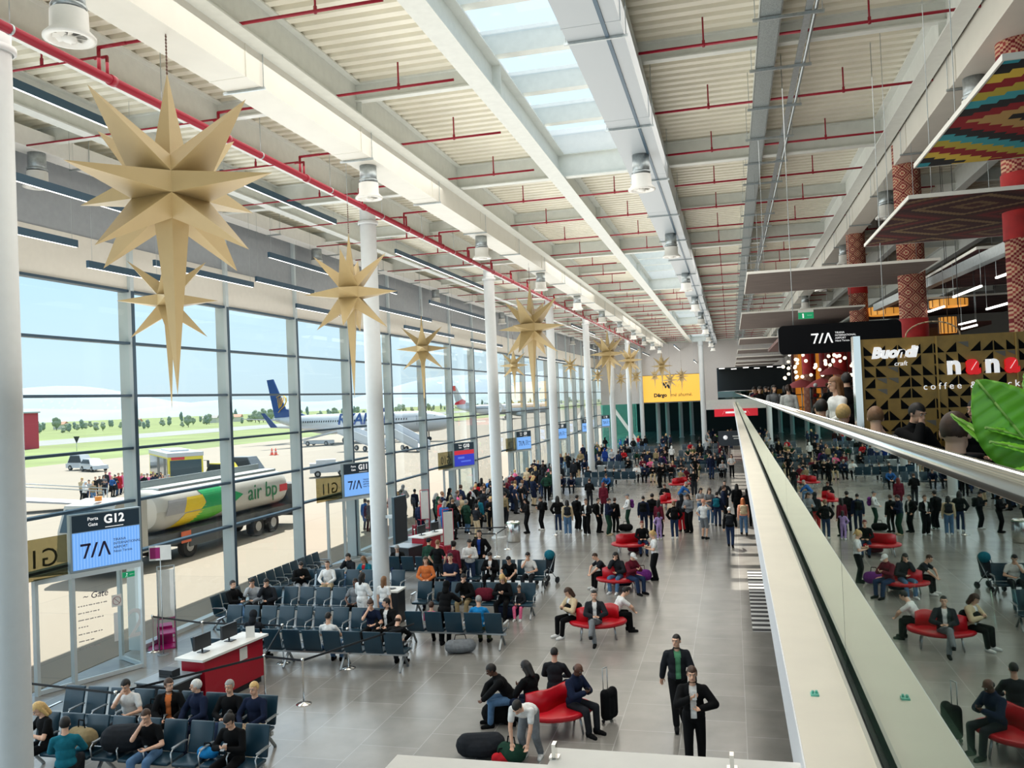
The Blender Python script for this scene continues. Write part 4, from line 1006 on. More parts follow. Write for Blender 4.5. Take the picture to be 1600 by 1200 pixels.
def suitcase(loc, rz, col, label, pole=True, group=None, h=.58):
    t = thing('suitcase', label, 'suitcase', tuple(loc), math.radians(rz), group)
    m = MB(); m.rcone((-.12, 0, .16), (-.12, 0, h), .10, .10); m.rcone((.12, 0, .16), (.12, 0, h), .10, .10); m.rcone((-.12, 0, h - .02), (.12, 0, h - .02), .10, .10); m.rcone((-.12, 0, .16), (.12, 0, .16), .10, .10); m.ball((0, 0, h * .55), 1, sc=(.19, .11, h * .5))
    me = fuse(m, 'shell', .016, 1); me.materials.append(M_black); put(me, 'shell', t, cmat(col))
    if pole: MB().tube([(-.07, .08, h), (-.07, .08, h + .48), (.07, .08, h + .48), (.07, .08, h)], .009, 6).build('pull_handle', M_galv, t)
    for s in (-1, 1): MB().cyl((s * .13 - .015, .06, .035), (s * .13 + .015, .06, .035), .035, n=12).build('wheel', M_black, t)
    return t
def phone(p, k='R', col=None, label='', size=(.038, .075)):
    """a phone in the hand of person p"""
    pose = [q for q in POSES if JC.get(q) is not None and p.get('pose') == q]
    return None
# ------------------------------------------------------------------ gates along the glass wall
M_scrblue = mat('screen_blue', (.05, .1, .2), .3, emit=srgb(110, 168, 240), estr=.95)
M_scrdark = mat('screen_header', (.012, .03, .05), .3)
M_ink = mat('ink_navy', (.02, .015, .06), .5); M_txw = mat('white_letters', (.8, .8, .8), .5, emit=(1, 1, 1), estr=.55)
M_brown = glassmat('brown_film', (.52, .48, .34), .02, power=5, f1=.4)
def tia(parent, loc, rot, s, m, rows=True):
    """three stroke emblem: a seven, a slash and an open A, with three lines of lettering"""
    mb = MB(); R3 = Matrix.Rotation(rot, 3, 'Z')
    def st(x0, z0, x1, z1, w=.16):
        mb.prism([(x0 - w / 2, 0, z0), (x0 + w / 2, 0, z0), (x1 + w / 2, 0, z1), (x1 - w / 2, 0, z1)], (0, -.01, 0))
    st(.25, 0, .62, 1); mb.prism([(0, 0, .84), (0, 0, 1), (.7, 0, 1), (.7, 0, .84)], (0, -.01, 0))
    st(.75, 0, 1.12, 1); st(1.25, 0, 1.62, 1); st(1.98, 0, 1.62, 1)
    mb.v = [tuple(Vector(loc) + R3 @ (Vector(p) * s)) for p in mb.v]
    mb.build('emblem', m, parent)
    if rows:
        for i, w in enumerate(('TIRANA', 'INTERNATIONAL', 'AIRPORT', 'Nënë Tereza')):
            p = Vector(loc) + R3 @ Vector((2.25 * s, -.006, (.98 - i * .27) * s))
            text('emblem_lettering', w, .25 * s, m, parent, p, (PI / 2, 0, rot), .002, 'LEFT')
GA = math.radians(25)
def gate(name, yl, style='blue', full=True):
    Lp = Vector((-15.73, yl, 0)); Rp = Lp + Vector((math.sin(GA), math.cos(GA), 0)) * 1.72
    A = Vector((XF + .1, yl - .75, 0)); B = Vector((XF + .1, Rp.y + .55, 0))
    g = thing('boarding_gate_portal', 'glass boarding gate portal with metal posts below the %s gate screen' % name, 'gate', tuple(Lp), 0)
    g0 = Vector(Lp)
    for p in (A, Lp, Rp, B): MB().box(p.x - .05, p.x + .05, p.y - .05, p.y + .05, 0, 2.7).build('post', M_mull, g, world=True)
    for p, q in ((A, Lp), (Lp, Rp), (Rp, B)): MB().bar((p.x, p.y, 2.66), (q.x, q.y, 2.66), .12, .12).build('header', M_mull, g, world=True)
    MB().prism([(A.x - .6, A.y, 2.72), (Lp.x, Lp.y, 2.72), (Rp.x, Rp.y, 2.72), (B.x - .6, B.y, 2.72)], (0, 0, .05)).build('roof_plate', M_mull, g, world=True)
    for p, q in ((A, Lp), (Lp, Rp), (Rp, B)):
        d = (q - p).normalized() * .06
        MB().bar((p.x + d.x, p.y + d.y, 1.34), (q.x - d.x, q.y - d.y, 1.34), .012, 2.5).build('glass', M_glass, g, world=True)
        MB().bar((p.x, p.y, .06), (q.x, q.y, .06), .07, .10).build('bottom_rail', M_mull, g, world=True)
    u = (Rp - Lp).normalized(); rot = math.atan2(u.y, u.x)
    s = thing('gate_screen', {'G12': 'blue gate screen lettered G12, the nearest one', 'G11': 'blue gate screen lettered G11 beside the second round column', 'G10': 'dark blue gate screen lettered G10 with a red band'}.get(name, 'small blue gate screen lettered %s far along the glass wall' % name), 'sign', (Lp.x, Lp.y, 2.78), rot)
    n = 1.72
    MB().box(-.03, n + .03, -.05, .10, -.05, 1.36).build('case', mat('sign_case', (.35, .42, .45), .4, .4), s)
    MB().box(.02, n - .02, -.062, -.05, 0, .90).build('display', M_scrblue if style == 'blue' else mat('screen_deep_blue', (.02, .03, .2), .3, emit=srgb(40, 50, 190), estr=.8), s)
    if style == 'blue':
        st = MB()
        for i in range(22): st.box(.05 + i * .076, .075 + i * .076, -.0635, -.062, 0.01, .89)
        st.build('display_stripes', mat('screen_stripe', (.05, .1, .2), .3, emit=srgb(140, 190, 250), estr=.95), s)
        tia(s, (.20, -.064, .26), 0, .36, M_ink)
    else:
        MB().box(.02, n - .02, -.064, -.05, .66, .90).build('red_band', mat('screen_red', (.2, .02, .03), .3, emit=srgb(205, 30, 50), estr=.8), s)
        MB().box(.3, .85, -.064, -.062, .42, .54).box(.55, 1.4, -.064, -.062, .22, .3).build('display_lines', mat('screen_line_blue', (.05, .1, .3), .3, emit=srgb(90, 110, 225), estr=.8), s)
    MB().box(.02, n - .02, -.062, -.05, .92, 1.33).build('header_panel', M_scrdark, s)
    text('gate_lettering', name, .30, M_txw, s, (1.05, -.066, 1.15), (PI / 2, 0, 0), bold=.008)
    text('gate_caption', 'Porta', .12, M_txw, s, (.52, -.066, 1.21), (PI / 2, 0, 0)); text('gate_caption', 'Gate', .12, M_txw, s, (.52, -.066, 1.07), (PI / 2, 0, 0))
    MB().box(.82, 1.28, -.066, -.062, .955, .97).build('underline', M_txw, s)
    if full:
        b = thing('film_panel', 'brown translucent panel with mirrored %s lettering beside its gate screen' % name, 'panel', (A.x, A.y - .9, 2.78), 0)
        dv = Vector((Lp.x - A.x, Lp.y - A.y + .9, 0)); r2 = math.atan2(dv.y, dv.x); b.rotation_euler = (0, 0, r2)
        MB().box(0, dv.length - .1, -.01, .01, -.05, .92).build('film', M_brown, b)
        text('mirrored_lettering', name, .62, mat('film_grey', (.22, .26, .24), .6), b, (dv.length / 2, .02, .42), (PI / 2, 0, PI), .004)
    return Lp, Rp, rot
for nm, y, st in (('G12', 17.48, 'blue'), ('G11', 32.55, 'blue'), ('G10', 47.1, 'red'), ('G9', 62.0, 'blue'), ('G8', 76.6, 'blue'), ('G7', 91, 'blue'), ('G6', 105.6, 'blue')):
    r = gate(nm, y, st, nm in ('G12', 'G11', 'G10', 'G9'))
    if nm == 'G12':
        Lp, Rp, rot = r; M_faint = mat('faint_lettering', (.45, .42, .40), .7)
        t = thing('door_notice', 'lettering on the G12 glass door with a no entry pictogram', 'sign', (Lp.x, Lp.y, 0), rot)
        text('script_lettering', '~ Gate', .22, M_ink, t, (.55, -.012, 2.1), (PI / 2, 0, 0), .001, shear=.2)
        text('large_number', '12', 1.05, mat('number_film', (.72, .74, .74), .6), t, (1.30, -.012, 1.15), (PI / 2, 0, 0), .001)
        ln = MB()
        for i in range(7):
            x = .12
            while x < (.78, .62, .72, .35, .66, .5, .58)[i]: q = .04 + .05 * ((i * 7 + int(x * 50)) % 3); ln.box(x, x + q, -.014, -.012, 1.87 - i * .17, 1.895 - i * .17); x += q + .025
        ln.build('small_lettering', M_faint, t)
        pl = MB().box(.95, 1.2, -.016, -.008, 1.70, 2.0).build('pictogram_plate', M_white, t)
        rg = MB()
        for i in range(20):
            a, b = 2 * PI * i / 20, 2 * PI * (i + 1) / 20
            rg.bar((1.075 + .10 * math.cos(a), -.018, 1.85 + .10 * math.sin(a)), (1.075 + .10 * math.cos(b), -.018, 1.85 + .10 * math.sin(b)), .006, .02, (0, 1, 0))
        rg.bar((1.01, -.018, 1.92), (1.14, -.018, 1.78), .006, .02, (0, 1, 0)); rg.build('ring', mat('sign_maroon', (.25, .06, .08), .5), pl)
        e_ = thing('exit_sign', 'small green running man exit sign over the G12 glass door', 'sign', (-15.5, 19.2, 2.35), rot)
        MB().box(-.16, .16, -.02, .02, -.07, .07).build('plate', mat('exit_green', (.0, .25, .12), .4, emit=srgb(20, 150, 90), estr=.5), e_)
        MB().cyl((-.05, -.024, .03), (-.05, -.02, .03), .017, n=8).bar((-.05, -.023, .015), (-.06, -.023, -.02), .004, .02, (0, 1, 0)).bar((-.06, -.023, -.02), (-.09, -.023, -.05), .004, .014, (0, 1, 0)).bar((-.06, -.023, -.02), (-.03, -.023, -.05), .004, .014, (0, 1, 0)).bar((.02, -.023, 0), (.11, -.023, 0), .004, .02, (0, 1, 0)).build('pictogram', M_txw, e_)
t = thing('flag_sign', 'small white and magenta notice on a thin pole beside the G12 gate screen', 'sign', (-15.2, 20.1, 0), .5)
MB().cyl((0, 0, 0), (0, 0, 2.6), .012, n=6).cyl((0, 0, 0), (0, 0, .02), .15, n=14).build('pole', M_galv, t)
MB().box(-.28, .28, -.01, .01, 2.55, 2.95).build('plate', M_white, t); MB().box(-.26, 0, -.014, -.01, 2.6, 2.9).build('magenta_half', mat('magenta', srgb(150, 24, 100), .5), t)

# ------------------------------------------------------------------ airport bench seating
M_seat = mat('seat_leather', (.010, .040, .064), .34, noise=.1, nscale=3); M_beam = mat('bench_metal', (.55, .57, .58), .3, .8); M_bleg = mat('bench_leg', (.30, .33, .35), .3, .8)
def rounded(mb, name, m, r=.03):
    me = mb.mesh(name); bm = bmesh.new(); bm.from_mesh(me)
    bmesh.ops.bevel(bm, geom=bm.edges[:], offset=r, segments=2, affect='EDGES', profile=.6); bm.to_mesh(me); bm.free()
    for p in me.polygons: p.use_smooth = True
    me.materials.append(m); return me
SEAT = rounded(MB().box(-.235, .235, -.47, .0, .40, .46), 'seat', M_seat, .022)
BACK = rounded(MB().hexa([(-.235, .0, .46), (.235, .0, .46), (.235, .05, .46), (-.235, .05, .46), (-.235, .13, .98), (.235, .13, .98), (.235, .175, .98), (-.235, .175, .98)]), 'backrest', M_seat, .018)
ARM = MB().tube([(0, .06, .66), (0, -.02, .67), (0, -.36, .655), (0, -.42, .60), (0, -.40, .42)], .014, 6).box(-.028, .028, -.36, .02, .665, .685); ARM = ARM.mesh('armrest'); ARM.materials.append(M_beam)
BLEG = MB().bar((0, -.16, .34), (0, -.40, .02), .05, .04).bar((0, -.16, .34), (0, .12, .02), .05, .04).cyl((0, -.40, 0), (0, -.40, .03), .03, n=8).cyl((0, .12, 0), (0, .12, .03), .03, n=8).mesh('leg'); BLEG.materials.append(M_bleg)
def inst(me, name, parent, loc=(0, 0, 0)):
    o = bpy.data.objects.new(name, me); COL.objects.link(o); o.parent = parent; o.location = loc; return o
BENCH = {}
def bench(x0, y, n, facing, label, p=.55, group=None):
    n = round(n * .62 / p)
    """x0: world x of the first seat end (left in the picture); facing degrees, 0 towards the viewpoint"""
    t = thing('bench_seating', label, 'bench seating', (x0 + n * p / 2, y, 0), math.radians(facing), group)
    if abs(facing) == 90: t.location = (x0, y, 0)
    W_ = n * p
    MB().box(-W_ / 2, W_ / 2, -.20, -.12, .33, .40).build('beam', M_beam, t)
    for i in range(n):
        x = -W_ / 2 + p * (i + .5); inst(SEAT, 'seat', t, (x, 0, 0)); inst(BACK, 'backrest', t, (x, 0, 0))
    for i in range(n + 1): inst(ARM, 'armrest', t, (-W_ / 2 + p * i, 0, 0))
    for i in range(max(2, n // 3 + 1)):
        k_ = max(2, n // 3 + 1); inst(BLEG, 'leg', t, (-W_ / 2 + .12 + (W_ - .24) * i / (k_ - 1), 0, 0))
    return t
bench(-13.65, 14.75, 8, 0, 'row of dark seats with the elderly passengers, second row from the nearest')
bench(-13.0, 13.35, 8, 0, 'nearest row of dark seats at the lower left')
bench(-12.9, 19.55, 8, 180, 'row of dark seats seen from behind, beside the belt posts')
bench(-14.25, 21.55, 8, 0, 'row of blue seats with the seated couple at its right end')
bench(-14.35, 23.95, 5, 0, 'row of empty blue seats in front of the second round column')
bench(-14.6, 26.6, 6, 0, 'row of dark seats nearest the G11 gate door')
bench(-8.75, 21.6, 4, 180, 'short row of black seats seen from behind, with the duffel bag beneath')
bench(-9.75, 24.95, 6, 0, 'row of dark seats with the little girl in pink trousers')
bench(-10.2, 28.55, 6, 0, 'row of dark seats before the striped sweater passenger')
bench(-12.5, 29.3, 4, 180, 'wide dark row seen from behind next to the hanging monitor')
bench(-15.55, 27.6, 8, 90, 'row of dark seats with its back against the glass wall')
bench(-15.2, 23.3, 3, 90, 'short row of dark seats beyond the magenta bag sizer')
bench(-13.2, 18.6, 3, 180, 'short row of dark seats behind the red gate counter')
FAR = [(-11.8, 58, 6, 0), (-10.8, 62.5, 6, 180), (-8.0, 64.5, 6, 0), (-7.6, 71, 6, 0), (-12.6, 72, 7, 0), (-4.9, 67, 7, 0), (-4.9, 70.5, 7, 180), (-5.0, 76, 7, 0), (-5.2, 84, 7, 0), (-10.5, 82, 7, 0), (-12, 92, 7, 0), (-5.4, 94, 7, 0), (-15.2, 50, 4, 0), (-15.0, 66, 5, 0)]
for i, (x, y, n, f) in enumerate(FAR):
    bench(x, y, n, f, 'dark seat row in the far hall, %s in order of distance' % ORD[sorted(FAR, key=lambda q: q[1]).index((x, y, n, f))])
# ------------------------------------------------------------------ red island sofas
M_sofa = mat('red_vinyl', srgb(190, 18, 34), .35, noise=.05)
def sofa_parts():
    m = MB(); a, b = .74, .60
    P = []
    for i in range(40):
        t = 2 * PI * i / 40; r = 1 + .06 * math.cos(4 * t)
        P.append((a * r * math.copysign(abs(math.cos(t)) ** .8, math.cos(t)), b * r * math.copysign(abs(math.sin(t)) ** .8, math.sin(t))))
    n = 40; vs = []; prof = [(.0, .36), (.94, .36), (1.0, .40), (.99, .45), (.94, .47), (0, .47)]
    for s, z in prof: vs += [(p[0] * s, p[1] * s, z) for p in P]
    m.add(vs, [(j * n + i, j * n + (i + 1) % n, (j + 1) * n + (i + 1) % n, (j + 1) * n + i) for j in range(5) for i in range(n)], 0, True)
    s = m.mesh('sofa_seat'); s.materials.append(M_sofa)
    b_ = MB(); N = 24; vs = []
    for i in range(N + 1):
        u = i / N; x = (u - .5) * 1.15; y = .20 * math.sin((u - .5) * 2 * PI * .9); th = .07; h = .88 - .10 * abs(u - .5) * 2 + .04 * math.sin(u * 9)
        vs += [(x, y - th, .46), (x, y + th, .46), (x, y + th * .6, h), (x, y - th * .6, h)]
    fs = []
    for i in range(N):
        for q in range(4): fs.append((i * 4 + q, i * 4 + (q + 1) % 4, i * 4 + 4 + (q + 1) % 4, i * 4 + 4 + q))
    fs += [(0, 1, 2, 3), (N * 4 + 3, N * 4 + 2, N * 4 + 1, N * 4)]
    b_.add(vs, fs, 0, True); bk = b_.mesh('sofa_back'); bk.materials.append(M_sofa)
    lg = MB().cyl((0, 0, .37), (.05, .05, 0), .026, .02, 10).mesh('leg'); lg.materials.append(M_beam)
    return s, bk, lg
SOFA = sofa_parts()
def sofa(px, py, rz, label):
    p = gp(px, py, .46); t = thing('island_sofa', label, 'sofa', (p.x, p.y, 0), math.radians(rz), 'red island sofas')
    inst(SOFA[0], 'sofa_seat', t); inst(SOFA[1], 'sofa_back', t)
    for i, (x, y) in enumerate(((-.42, -.3), (.42, -.3), (.42, .3), (-.42, .3))):
        o = inst(SOFA[2], 'leg', t, (x, y, 0)); o.rotation_euler = (0, 0, math.atan2(y, x) - PI / 4)
    return t
sofa(866, 1104, 25, 'red island sofa nearest the viewpoint, by the black cabin suitcase')
sofa(934, 968, 10, 'red island sofa with the white shirt man and the couple, second from the viewpoint')
sofa(968, 901, 15, 'red island sofa with the red bag under it, third from the viewpoint')
sofa(985, 848, 0, 'red island sofa with the red haired reader, fourth from the viewpoint')
sofa(1040, 782, 60, 'red island sofa with the blue shirted man, amid the crowd')
sofa(1062, 755, 30, 'red island sofa furthest away, with the grey shirted sitter')
# ------------------------------------------------------------------ gate counters
M_cred = mat('counter_red', srgb(170, 16, 40), .35)
def counter(x, y, rz, label, L=2.0):
    t = thing('gate_counter', label, 'counter', (x, y, 0), rz)
    MB().box(-.32, .32, -L / 2, L / 2, .14, 1.06).build('red_front', M_cred, t); MB().box(-.28, .28, -L / 2 + .05, L / 2 - .05, 0, .14).build('plinth', M_black, t)
    MB().prism([(-.42, -L / 2 - .1, 1.06), (.36, -L / 2 - .1, 1.06), (.42, L / 2 + .1, 1.06), (-.34, L / 2 + .1, 1.06)], (0, 0, .05)).build('white_top', M_white, t)
    MB().box(-.62, .30, -L / 2 - 1.0, -L / 2 - .12, 0, .82).build('lower_desk', M_black, t); MB().box(-.66, .34, -L / 2 - 1.02, -L / 2 - .11, .82, .85).build('lower_top', mat('desk_grey', (.2, .24, .27), .4), t)
    MB().box(.325, .33, .15, .42, .72, 1.0).build('paper_notice', M_white, t)
    for yy in (-.55, .35):
        mo = thing('computer_monitor', 'black monitor on the %s end of the %s red gate counter' % ('near' if yy < 0 else 'far', 'nearest' if 'nearest' in label else 'more distant'), 'monitor', (x, y, 1.11), rz)
        MB().box(-.16, -.10, yy - .26, yy + .26, .08, .40).build('screen', M_black, mo); MB().box(-.2, 0, yy - .1, yy + .1, 0, .015).cyl((-.13, yy, 0), (-.13, yy, .12), .02, n=8).build('stand', M_black, mo)
    return t
counter(-11.62, 17.5, -.12, 'red gate counter with a white top beside the nearest seat rows')
counter(-12.3, 33.6, -.3, 'red gate counter further back near the second round column', 1.9)
t = thing('ticket_printer', 'small black printer on the low desk end of the nearest red counter', 'printer', (-12.0, 16.05, .85), -.12)
MB().box(-.18, .18, -.12, .12, 0, .16).box(-.15, .15, -.14, -.12, .03, .07).build('case', M_black, t)
t = thing('paper_card', 'white paper card standing on the nearest red counter', 'card', (-11.35, 18.2, 1.11), .5)
MB().hexa([(-.1, -.04, 0), (.1, -.04, 0), (.1, .04, 0), (-.1, .04, 0), (-.1, -.003, .26), (.1, -.003, .26), (.1, .003, .26), (-.1, .003, .26)]).build('card_body', M_white, t)
# ------------------------------------------------------------------ belt posts
POST = MB().lathe([(0, .0), (.17, 0), (.17, .012), (.03, .035), (.02, .05), (.02, .92), (.034, .93), (.034, 1.0), (.0, 1.01)], (0, 0, 0), 20).mesh('post_body'); POST.materials.append(M_chrome)
def belt_post(px, py, label, to=None):
    p = gp(px, py); t = thing('belt_post', label, 'barrier post', (p.x, p.y, 0), 0, 'retractable belt barrier posts')
    inst(POST, 'post_body', t)
    for q in (to or []):
        d = Vector((q[0] - p.x, q[1] - p.y, 0)); MB().bar((0, 0, .955), (d.x, d.y, .955), .006, .05).build('belt', M_black, t)
    return p
b1, b2, b3, b4 = gp(475, 1100), gp(415, 1092), gp(545, 1044), gp(443, 1036)
belt_post(475, 1100, 'chrome belt post with a round base standing alone on the open floor', [b2.xy, (-8.0, 20.3), ])
belt_post(415, 1092, 'chrome belt post right beside the nearest red counter', [b4.xy, gp(183, 1158).xy])
belt_post(545, 1044, 'chrome belt post in front of the row of seats seen from behind')
belt_post(443, 1036, 'chrome belt post behind the nearest red counter', [gp(318, 1030).xy])
belt_post(183, 1158, 'chrome belt post behind the man in the white shirt', [(-15.2, 15.0)])
belt_post(318, 1030, 'chrome belt post beside the magenta bag sizer', [gp(240, 1018).xy])
belt_post(240, 1018, 'chrome belt post by the open side of the G12 gate portal')
c1, c2, c3, c4 = gp(649, 862), gp(735, 870), gp(777, 870), gp(793, 858)
belt_post(649, 862, 'belt post at the left end of the tape beside the far red counter', [c4.xy])
belt_post(735, 870, 'belt post in the middle of the tape behind the man in the dark jacket', [c3.xy])
belt_post(777, 870, 'belt post at the tape corner near the steel litter bin', [c4.xy])
belt_post(793, 858, 'belt post right at the foot of the third round column')
belt_post(868, 836, 'belt post beside the passenger in the dark hooded top')
for i, (px, py) in enumerate(((244, 985), (342, 960), (300, 960), (372, 965))):
    q = gp(px, py); 
# ------------------------------------------------------------------ small hall furniture
M_mag = mat('magenta_steel', srgb(176, 24, 110), .4)
def sizer(px, py, rz, m, label):
    p = gp(px, py); t = thing('bag_sizer', label, 'bag sizer', (p.x, p.y, 0), rz)
    f = MB()
    for x in (-.3, .3):
        for y in (-.22, .22): f.box(x - .015, x + .015, y - .015, y + .015, 0, .85)
    for z in (.02, .42, .85):
        f.box(-.3, .3, -.235, -.205, z - .015, z + .015); f.box(-.3, .3, .205, .235, z - .015, z + .015); f.box(-.315, -.285, -.22, .22, z - .015, z + .015); f.box(.285, .315, -.22, .22, z - .015, z + .015)
    f.build('frame', m, t); MB().box(-.3, .3, -.2, .2, .40, .43).build('shelf', m, t); MB().box(-.9, .3, -.5, .2, 0, .012).build('base_plate', m, t); MB().box(-.75, -.32, -.25, .15, .012, .5).build('lower_basket', m, t)
    b = MB().box(.32, .36, -.2, .2, .9, 2.2).build('display_panel', M_white, t)
    MB().box(.31, .32, -.19, .19, 1.5, 2.15).build('print_top', mat('print_grey', (.12, .15, .2), .6), b); MB().box(.31, .32, -.19, .19, .95, 1.35).build('print_bottom', m, b)
    MB().tube([(.34, -.22, 0), (.34, -.22, 2.3), (.34, .22, 2.3), (.34, .22, 0)], .018, 6).build('stand_frame', m if m is not M_mag else M_galv, t)
sizer(262, 1010, -.9, M_mag, 'magenta steel bag sizer with an upright display by the G12 gate portal')
sizer(697, 885, -.8, mat('red_steel', srgb(180, 30, 60), .4), 'red and white bag sizer display beside the far red counter')
sizer(661, 838, -.8, mat('red_steel', srgb(180, 30, 60), .4), 'red bag sizer stand by the window near the glass reflections')
def bin_(px, py, label, m, sq=False, top=None):
    p = gp(px, py); t = thing('litter_bin', label, 'bin', (p.x, p.y, 0))
    if sq:
        MB().box(-.3, .3, -.3, .3, 0, .95).build('body', m, t); k_ = MB().box(-.33, .33, -.33, .33, .95, 1.0).build('lid', top or m, t); MB().lathe([(0, 0), (.14, 0), (.14, .006), (0, .006)], (0, 0, 1.0), 18).build('opening', M_black, k_)
    else:
        MB().lathe([(0, 0), (.30, 0), (.32, .05), (.32, .86), (.29, .92), (.2, .93), (.19, .80), (0, .8)], (0, 0, 0), 28).build('body', m, t); MB().lathe([(.325, .84), (.33, .86), (.325, .88)], (0, 0, 0), 28).build('rim', mat('bin_green', (.25, .42, .3), .4), t)
bin_(803, 846, 'round brushed steel litter bin at the foot of the third round column', M_chrome)
bin_(614, 972, 'square black litter bin with a white top at the second round column', M_black, True, M_white)
bin_(941, 747, 'square steel litter bin far along, at the fifth round column', M_galv, True)
t = thing('hanging_monitor', 'large dark monitor hung on the second round column', 'monitor', (-10.2, 25.0, 2.2), math.radians(83))
MB().box(-.40, .40, -.04, .04, 0, 1.45).build('case', mat('monitor_teal', (.012, .05, .075), .35), t); MB().box(-.37, .37, -.045, -.04, .04, 1.41).build('screen', M_black, t); MB().bar((0, .04, .8), (0, .5, .8), .1, .1).build('bracket', M_galv, t)
# floor grille by the mezzanine edge
t = thing('floor_grille', 'black and white striped floor grille below the mezzanine ledge', 'grille', (.29, 24, 0))
g = MB(); n = 17; m2 = MB().box(.28, 1.05, 23.95, 32.0, .001, .006)
for i in range(n): y = 24.1 + i * (7.8 / (n - 1)); g.box(.28, 1.05, y - .11, y + .11, .006, .014)
m2.build('bed', mat('grille_bed', (.75, .75, .73), .5), t, world=True); g.build('slats', M_black, t, world=True)
# stroller
p = gp(855, 912); t = thing('baby_stroller', 'dark baby stroller parked at the end of the seat row', 'stroller', (p.x, p.y, 0), -.5)
MB().tube([(-.22, -.3, .15), (-.22, .25, 1.02), (.22, .25, 1.02), (.22, -.3, .15)], .015, 6).tube([(-.22, .3, .12), (-.22, -.15, .62)], .013, 6).tube([(.22, .3, .12), (.22, -.15, .62)], .013, 6).build('frame', M_bleg, t)
MB().hexa([(-.2, -.28, .42), (.2, -.28, .42), (.2, .1, .36), (-.2, .1, .36), (-.2, -.28, .50), (.2, -.28, .50), (.2, .12, .46), (-.2, .12, .46)]).hexa([(-.2, .08, .4), (.2, .08, .4), (.2, .14, .4), (-.2, .14, .4), (-.2, .22, .98), (.2, .22, .98), (.2, .28, .98), (-.2, .28, .98)]).build('seat', cmat('charcoal'), t)
MB().ball((0, .2, .98), 1, sc=(.22, .16, .18)).build('hood', cmat('teal'), t)
for x in (-.22, .22):
    for y, r in ((-.3, .09), (.3, .11)): MB().cyl((x - .02, y, r), (x + .02, y, r), r, n=16).build('wheel', M_black, t)
# ------------------------------------------------------------------ end wall, yellow screen, far hall
EY = YEND
struct('wall_end', MB().box(XF, -3.46, EY, EY + .3, 5.39, ZD).box(-3.46, -1.6, EY, EY + .3, 5.5, ZD).box(-1.6, 30, EY, EY + .3, 9.45, ZD), mat('end_wall', (.72, .68, .66), .6, noise=.02))
struct('trim_400', MB().box(-3.5, 30, EY - .1, EY + 12, 4.3, 5.5), M_white)
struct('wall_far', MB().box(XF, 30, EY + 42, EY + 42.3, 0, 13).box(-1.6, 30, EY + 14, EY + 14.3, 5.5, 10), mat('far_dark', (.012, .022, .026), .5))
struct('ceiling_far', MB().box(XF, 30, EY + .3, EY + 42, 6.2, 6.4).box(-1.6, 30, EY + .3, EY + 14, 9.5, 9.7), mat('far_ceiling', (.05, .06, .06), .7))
struct('window_90', MB().box(XF - .1, XF + .1, EY + .3, EY + 42, 0, 6), glassmat('teal_glass', (.35, .72, .68), .05))
for i, X in enumerate((-9.6, -8.8, -7.3, -6.0)): column('column', X, EY + 7 + 6 * i, 6.2, .3)
t = thing('brace', 'white diagonal steel brace beside the far round columns', 'brace', (-14.7, EY - 2.6, 0)); MB().bar((-14.6, EY - 2.6, 5.4), (-11.0, EY - 2.6, 0), .35, .35).build('brace_body', M_white, t, world=True)
for i in range(9):
    t = thing('ceiling_light', 'small bright ceiling light in the dark space under the yellow screen', 'ceiling light', (-12 + 1.15 * i, EY + 12 + (i * 7) % 11, 6.1), 0, 'lights under the yellow screen')
    MB().box(-.5, .5, -.08, .08, 0, .06).build('lamp_body', M_lampon, t)
sc = thing('advertising_screen', 'large yellow advertising screen lettered Dergo me shume on the end wall', 'screen', (-10.98, EY - .12, 5.45))
MB().box(0, 7.5, .0, .11, 0, 3.45).build('case', M_black, sc)
MB().box(.05, 7.45, -.02, 0, .05, 3.4).build('display', mat('screen_yellow', (.3, .2, .02), .4, emit=srgb(255, 194, 80), estr=.95), sc)
text('screen_lettering', 'Dërgo', .62, M_black, sc, (2.35, -.03, .88), (PI / 2, 0, 0), .004, bold=.03); text('screen_lettering', 'më shumë.', .62, M_black, sc, (4.95, -.03, .88), (PI / 2, 0, 0), .004, shear=.25)
em = MB().prism([(2.55, -.03, 2.5), (2.85, -.03, 2.5), (3.2, -.03, 1.95), (3.05, -.03, 1.7)], (0, -.01, 0)).prism([(2.95, -.03, 2.5), (3.25, -.03, 2.5), (3.75, -.03, 1.7), (3.4, -.03, 1.7)], (0, -.01, 0))
em.build('screen_emblem', M_black, sc); cp_ = MB()
for i in range(5): cp_.bar((3.95 + i * .3, -.03, 1.85), (4.15 + i * .3, -.03, 2.25), .01, .045, (0, 1, 0))
cp_.build('screen_caption', M_black, sc)
t = thing('red_sign', 'red illuminated shop sign under the far bridge slab', 'sign', (-2.1, EY - .25, 3.4)); MB().box(0, 5.2, 0, .15, 0, .92).build('panel', mat('red_lit', (.3, .02, .03), .4, emit=srgb(205, 20, 40), estr=.8), t)
MB().bar((.95, -.01, .25), (1.25, -.01, .72), .01, .08, (0, 1, 0)).box(1.35, 2.6, -.02, 0, .38, .6).build('sign_lettering', M_txw, t)
t = thing('wayfinding_board', 'dark grey wayfinding board with white lettering near the far passage', 'sign', tuple(gp(1146, 712)), 0)
MB().box(-1.4, 1.4, -.05, .05, 1.0, 2.5).box(-1.3, -1.2, -.04, .04, 0, 1.0).box(1.2, 1.3, -.04, .04, 0, 1.0).build('board', mat('board_grey', (.035, .045, .06), .5), t); MB().lathe([(0, 0), (.22, 0), (0, .01)], (0, 0, 0), 16).build('dot', M_txw, t).location = (-.7, -.06, 1.85)
t.children[-1].rotation_euler = (PI / 2, 0, 0); MB().box(0, .8, -.06, -.05, 1.9, 2.02).box(.1, .7, -.06, -.05, 1.68, 1.78).build('board_lines', M_white, t)
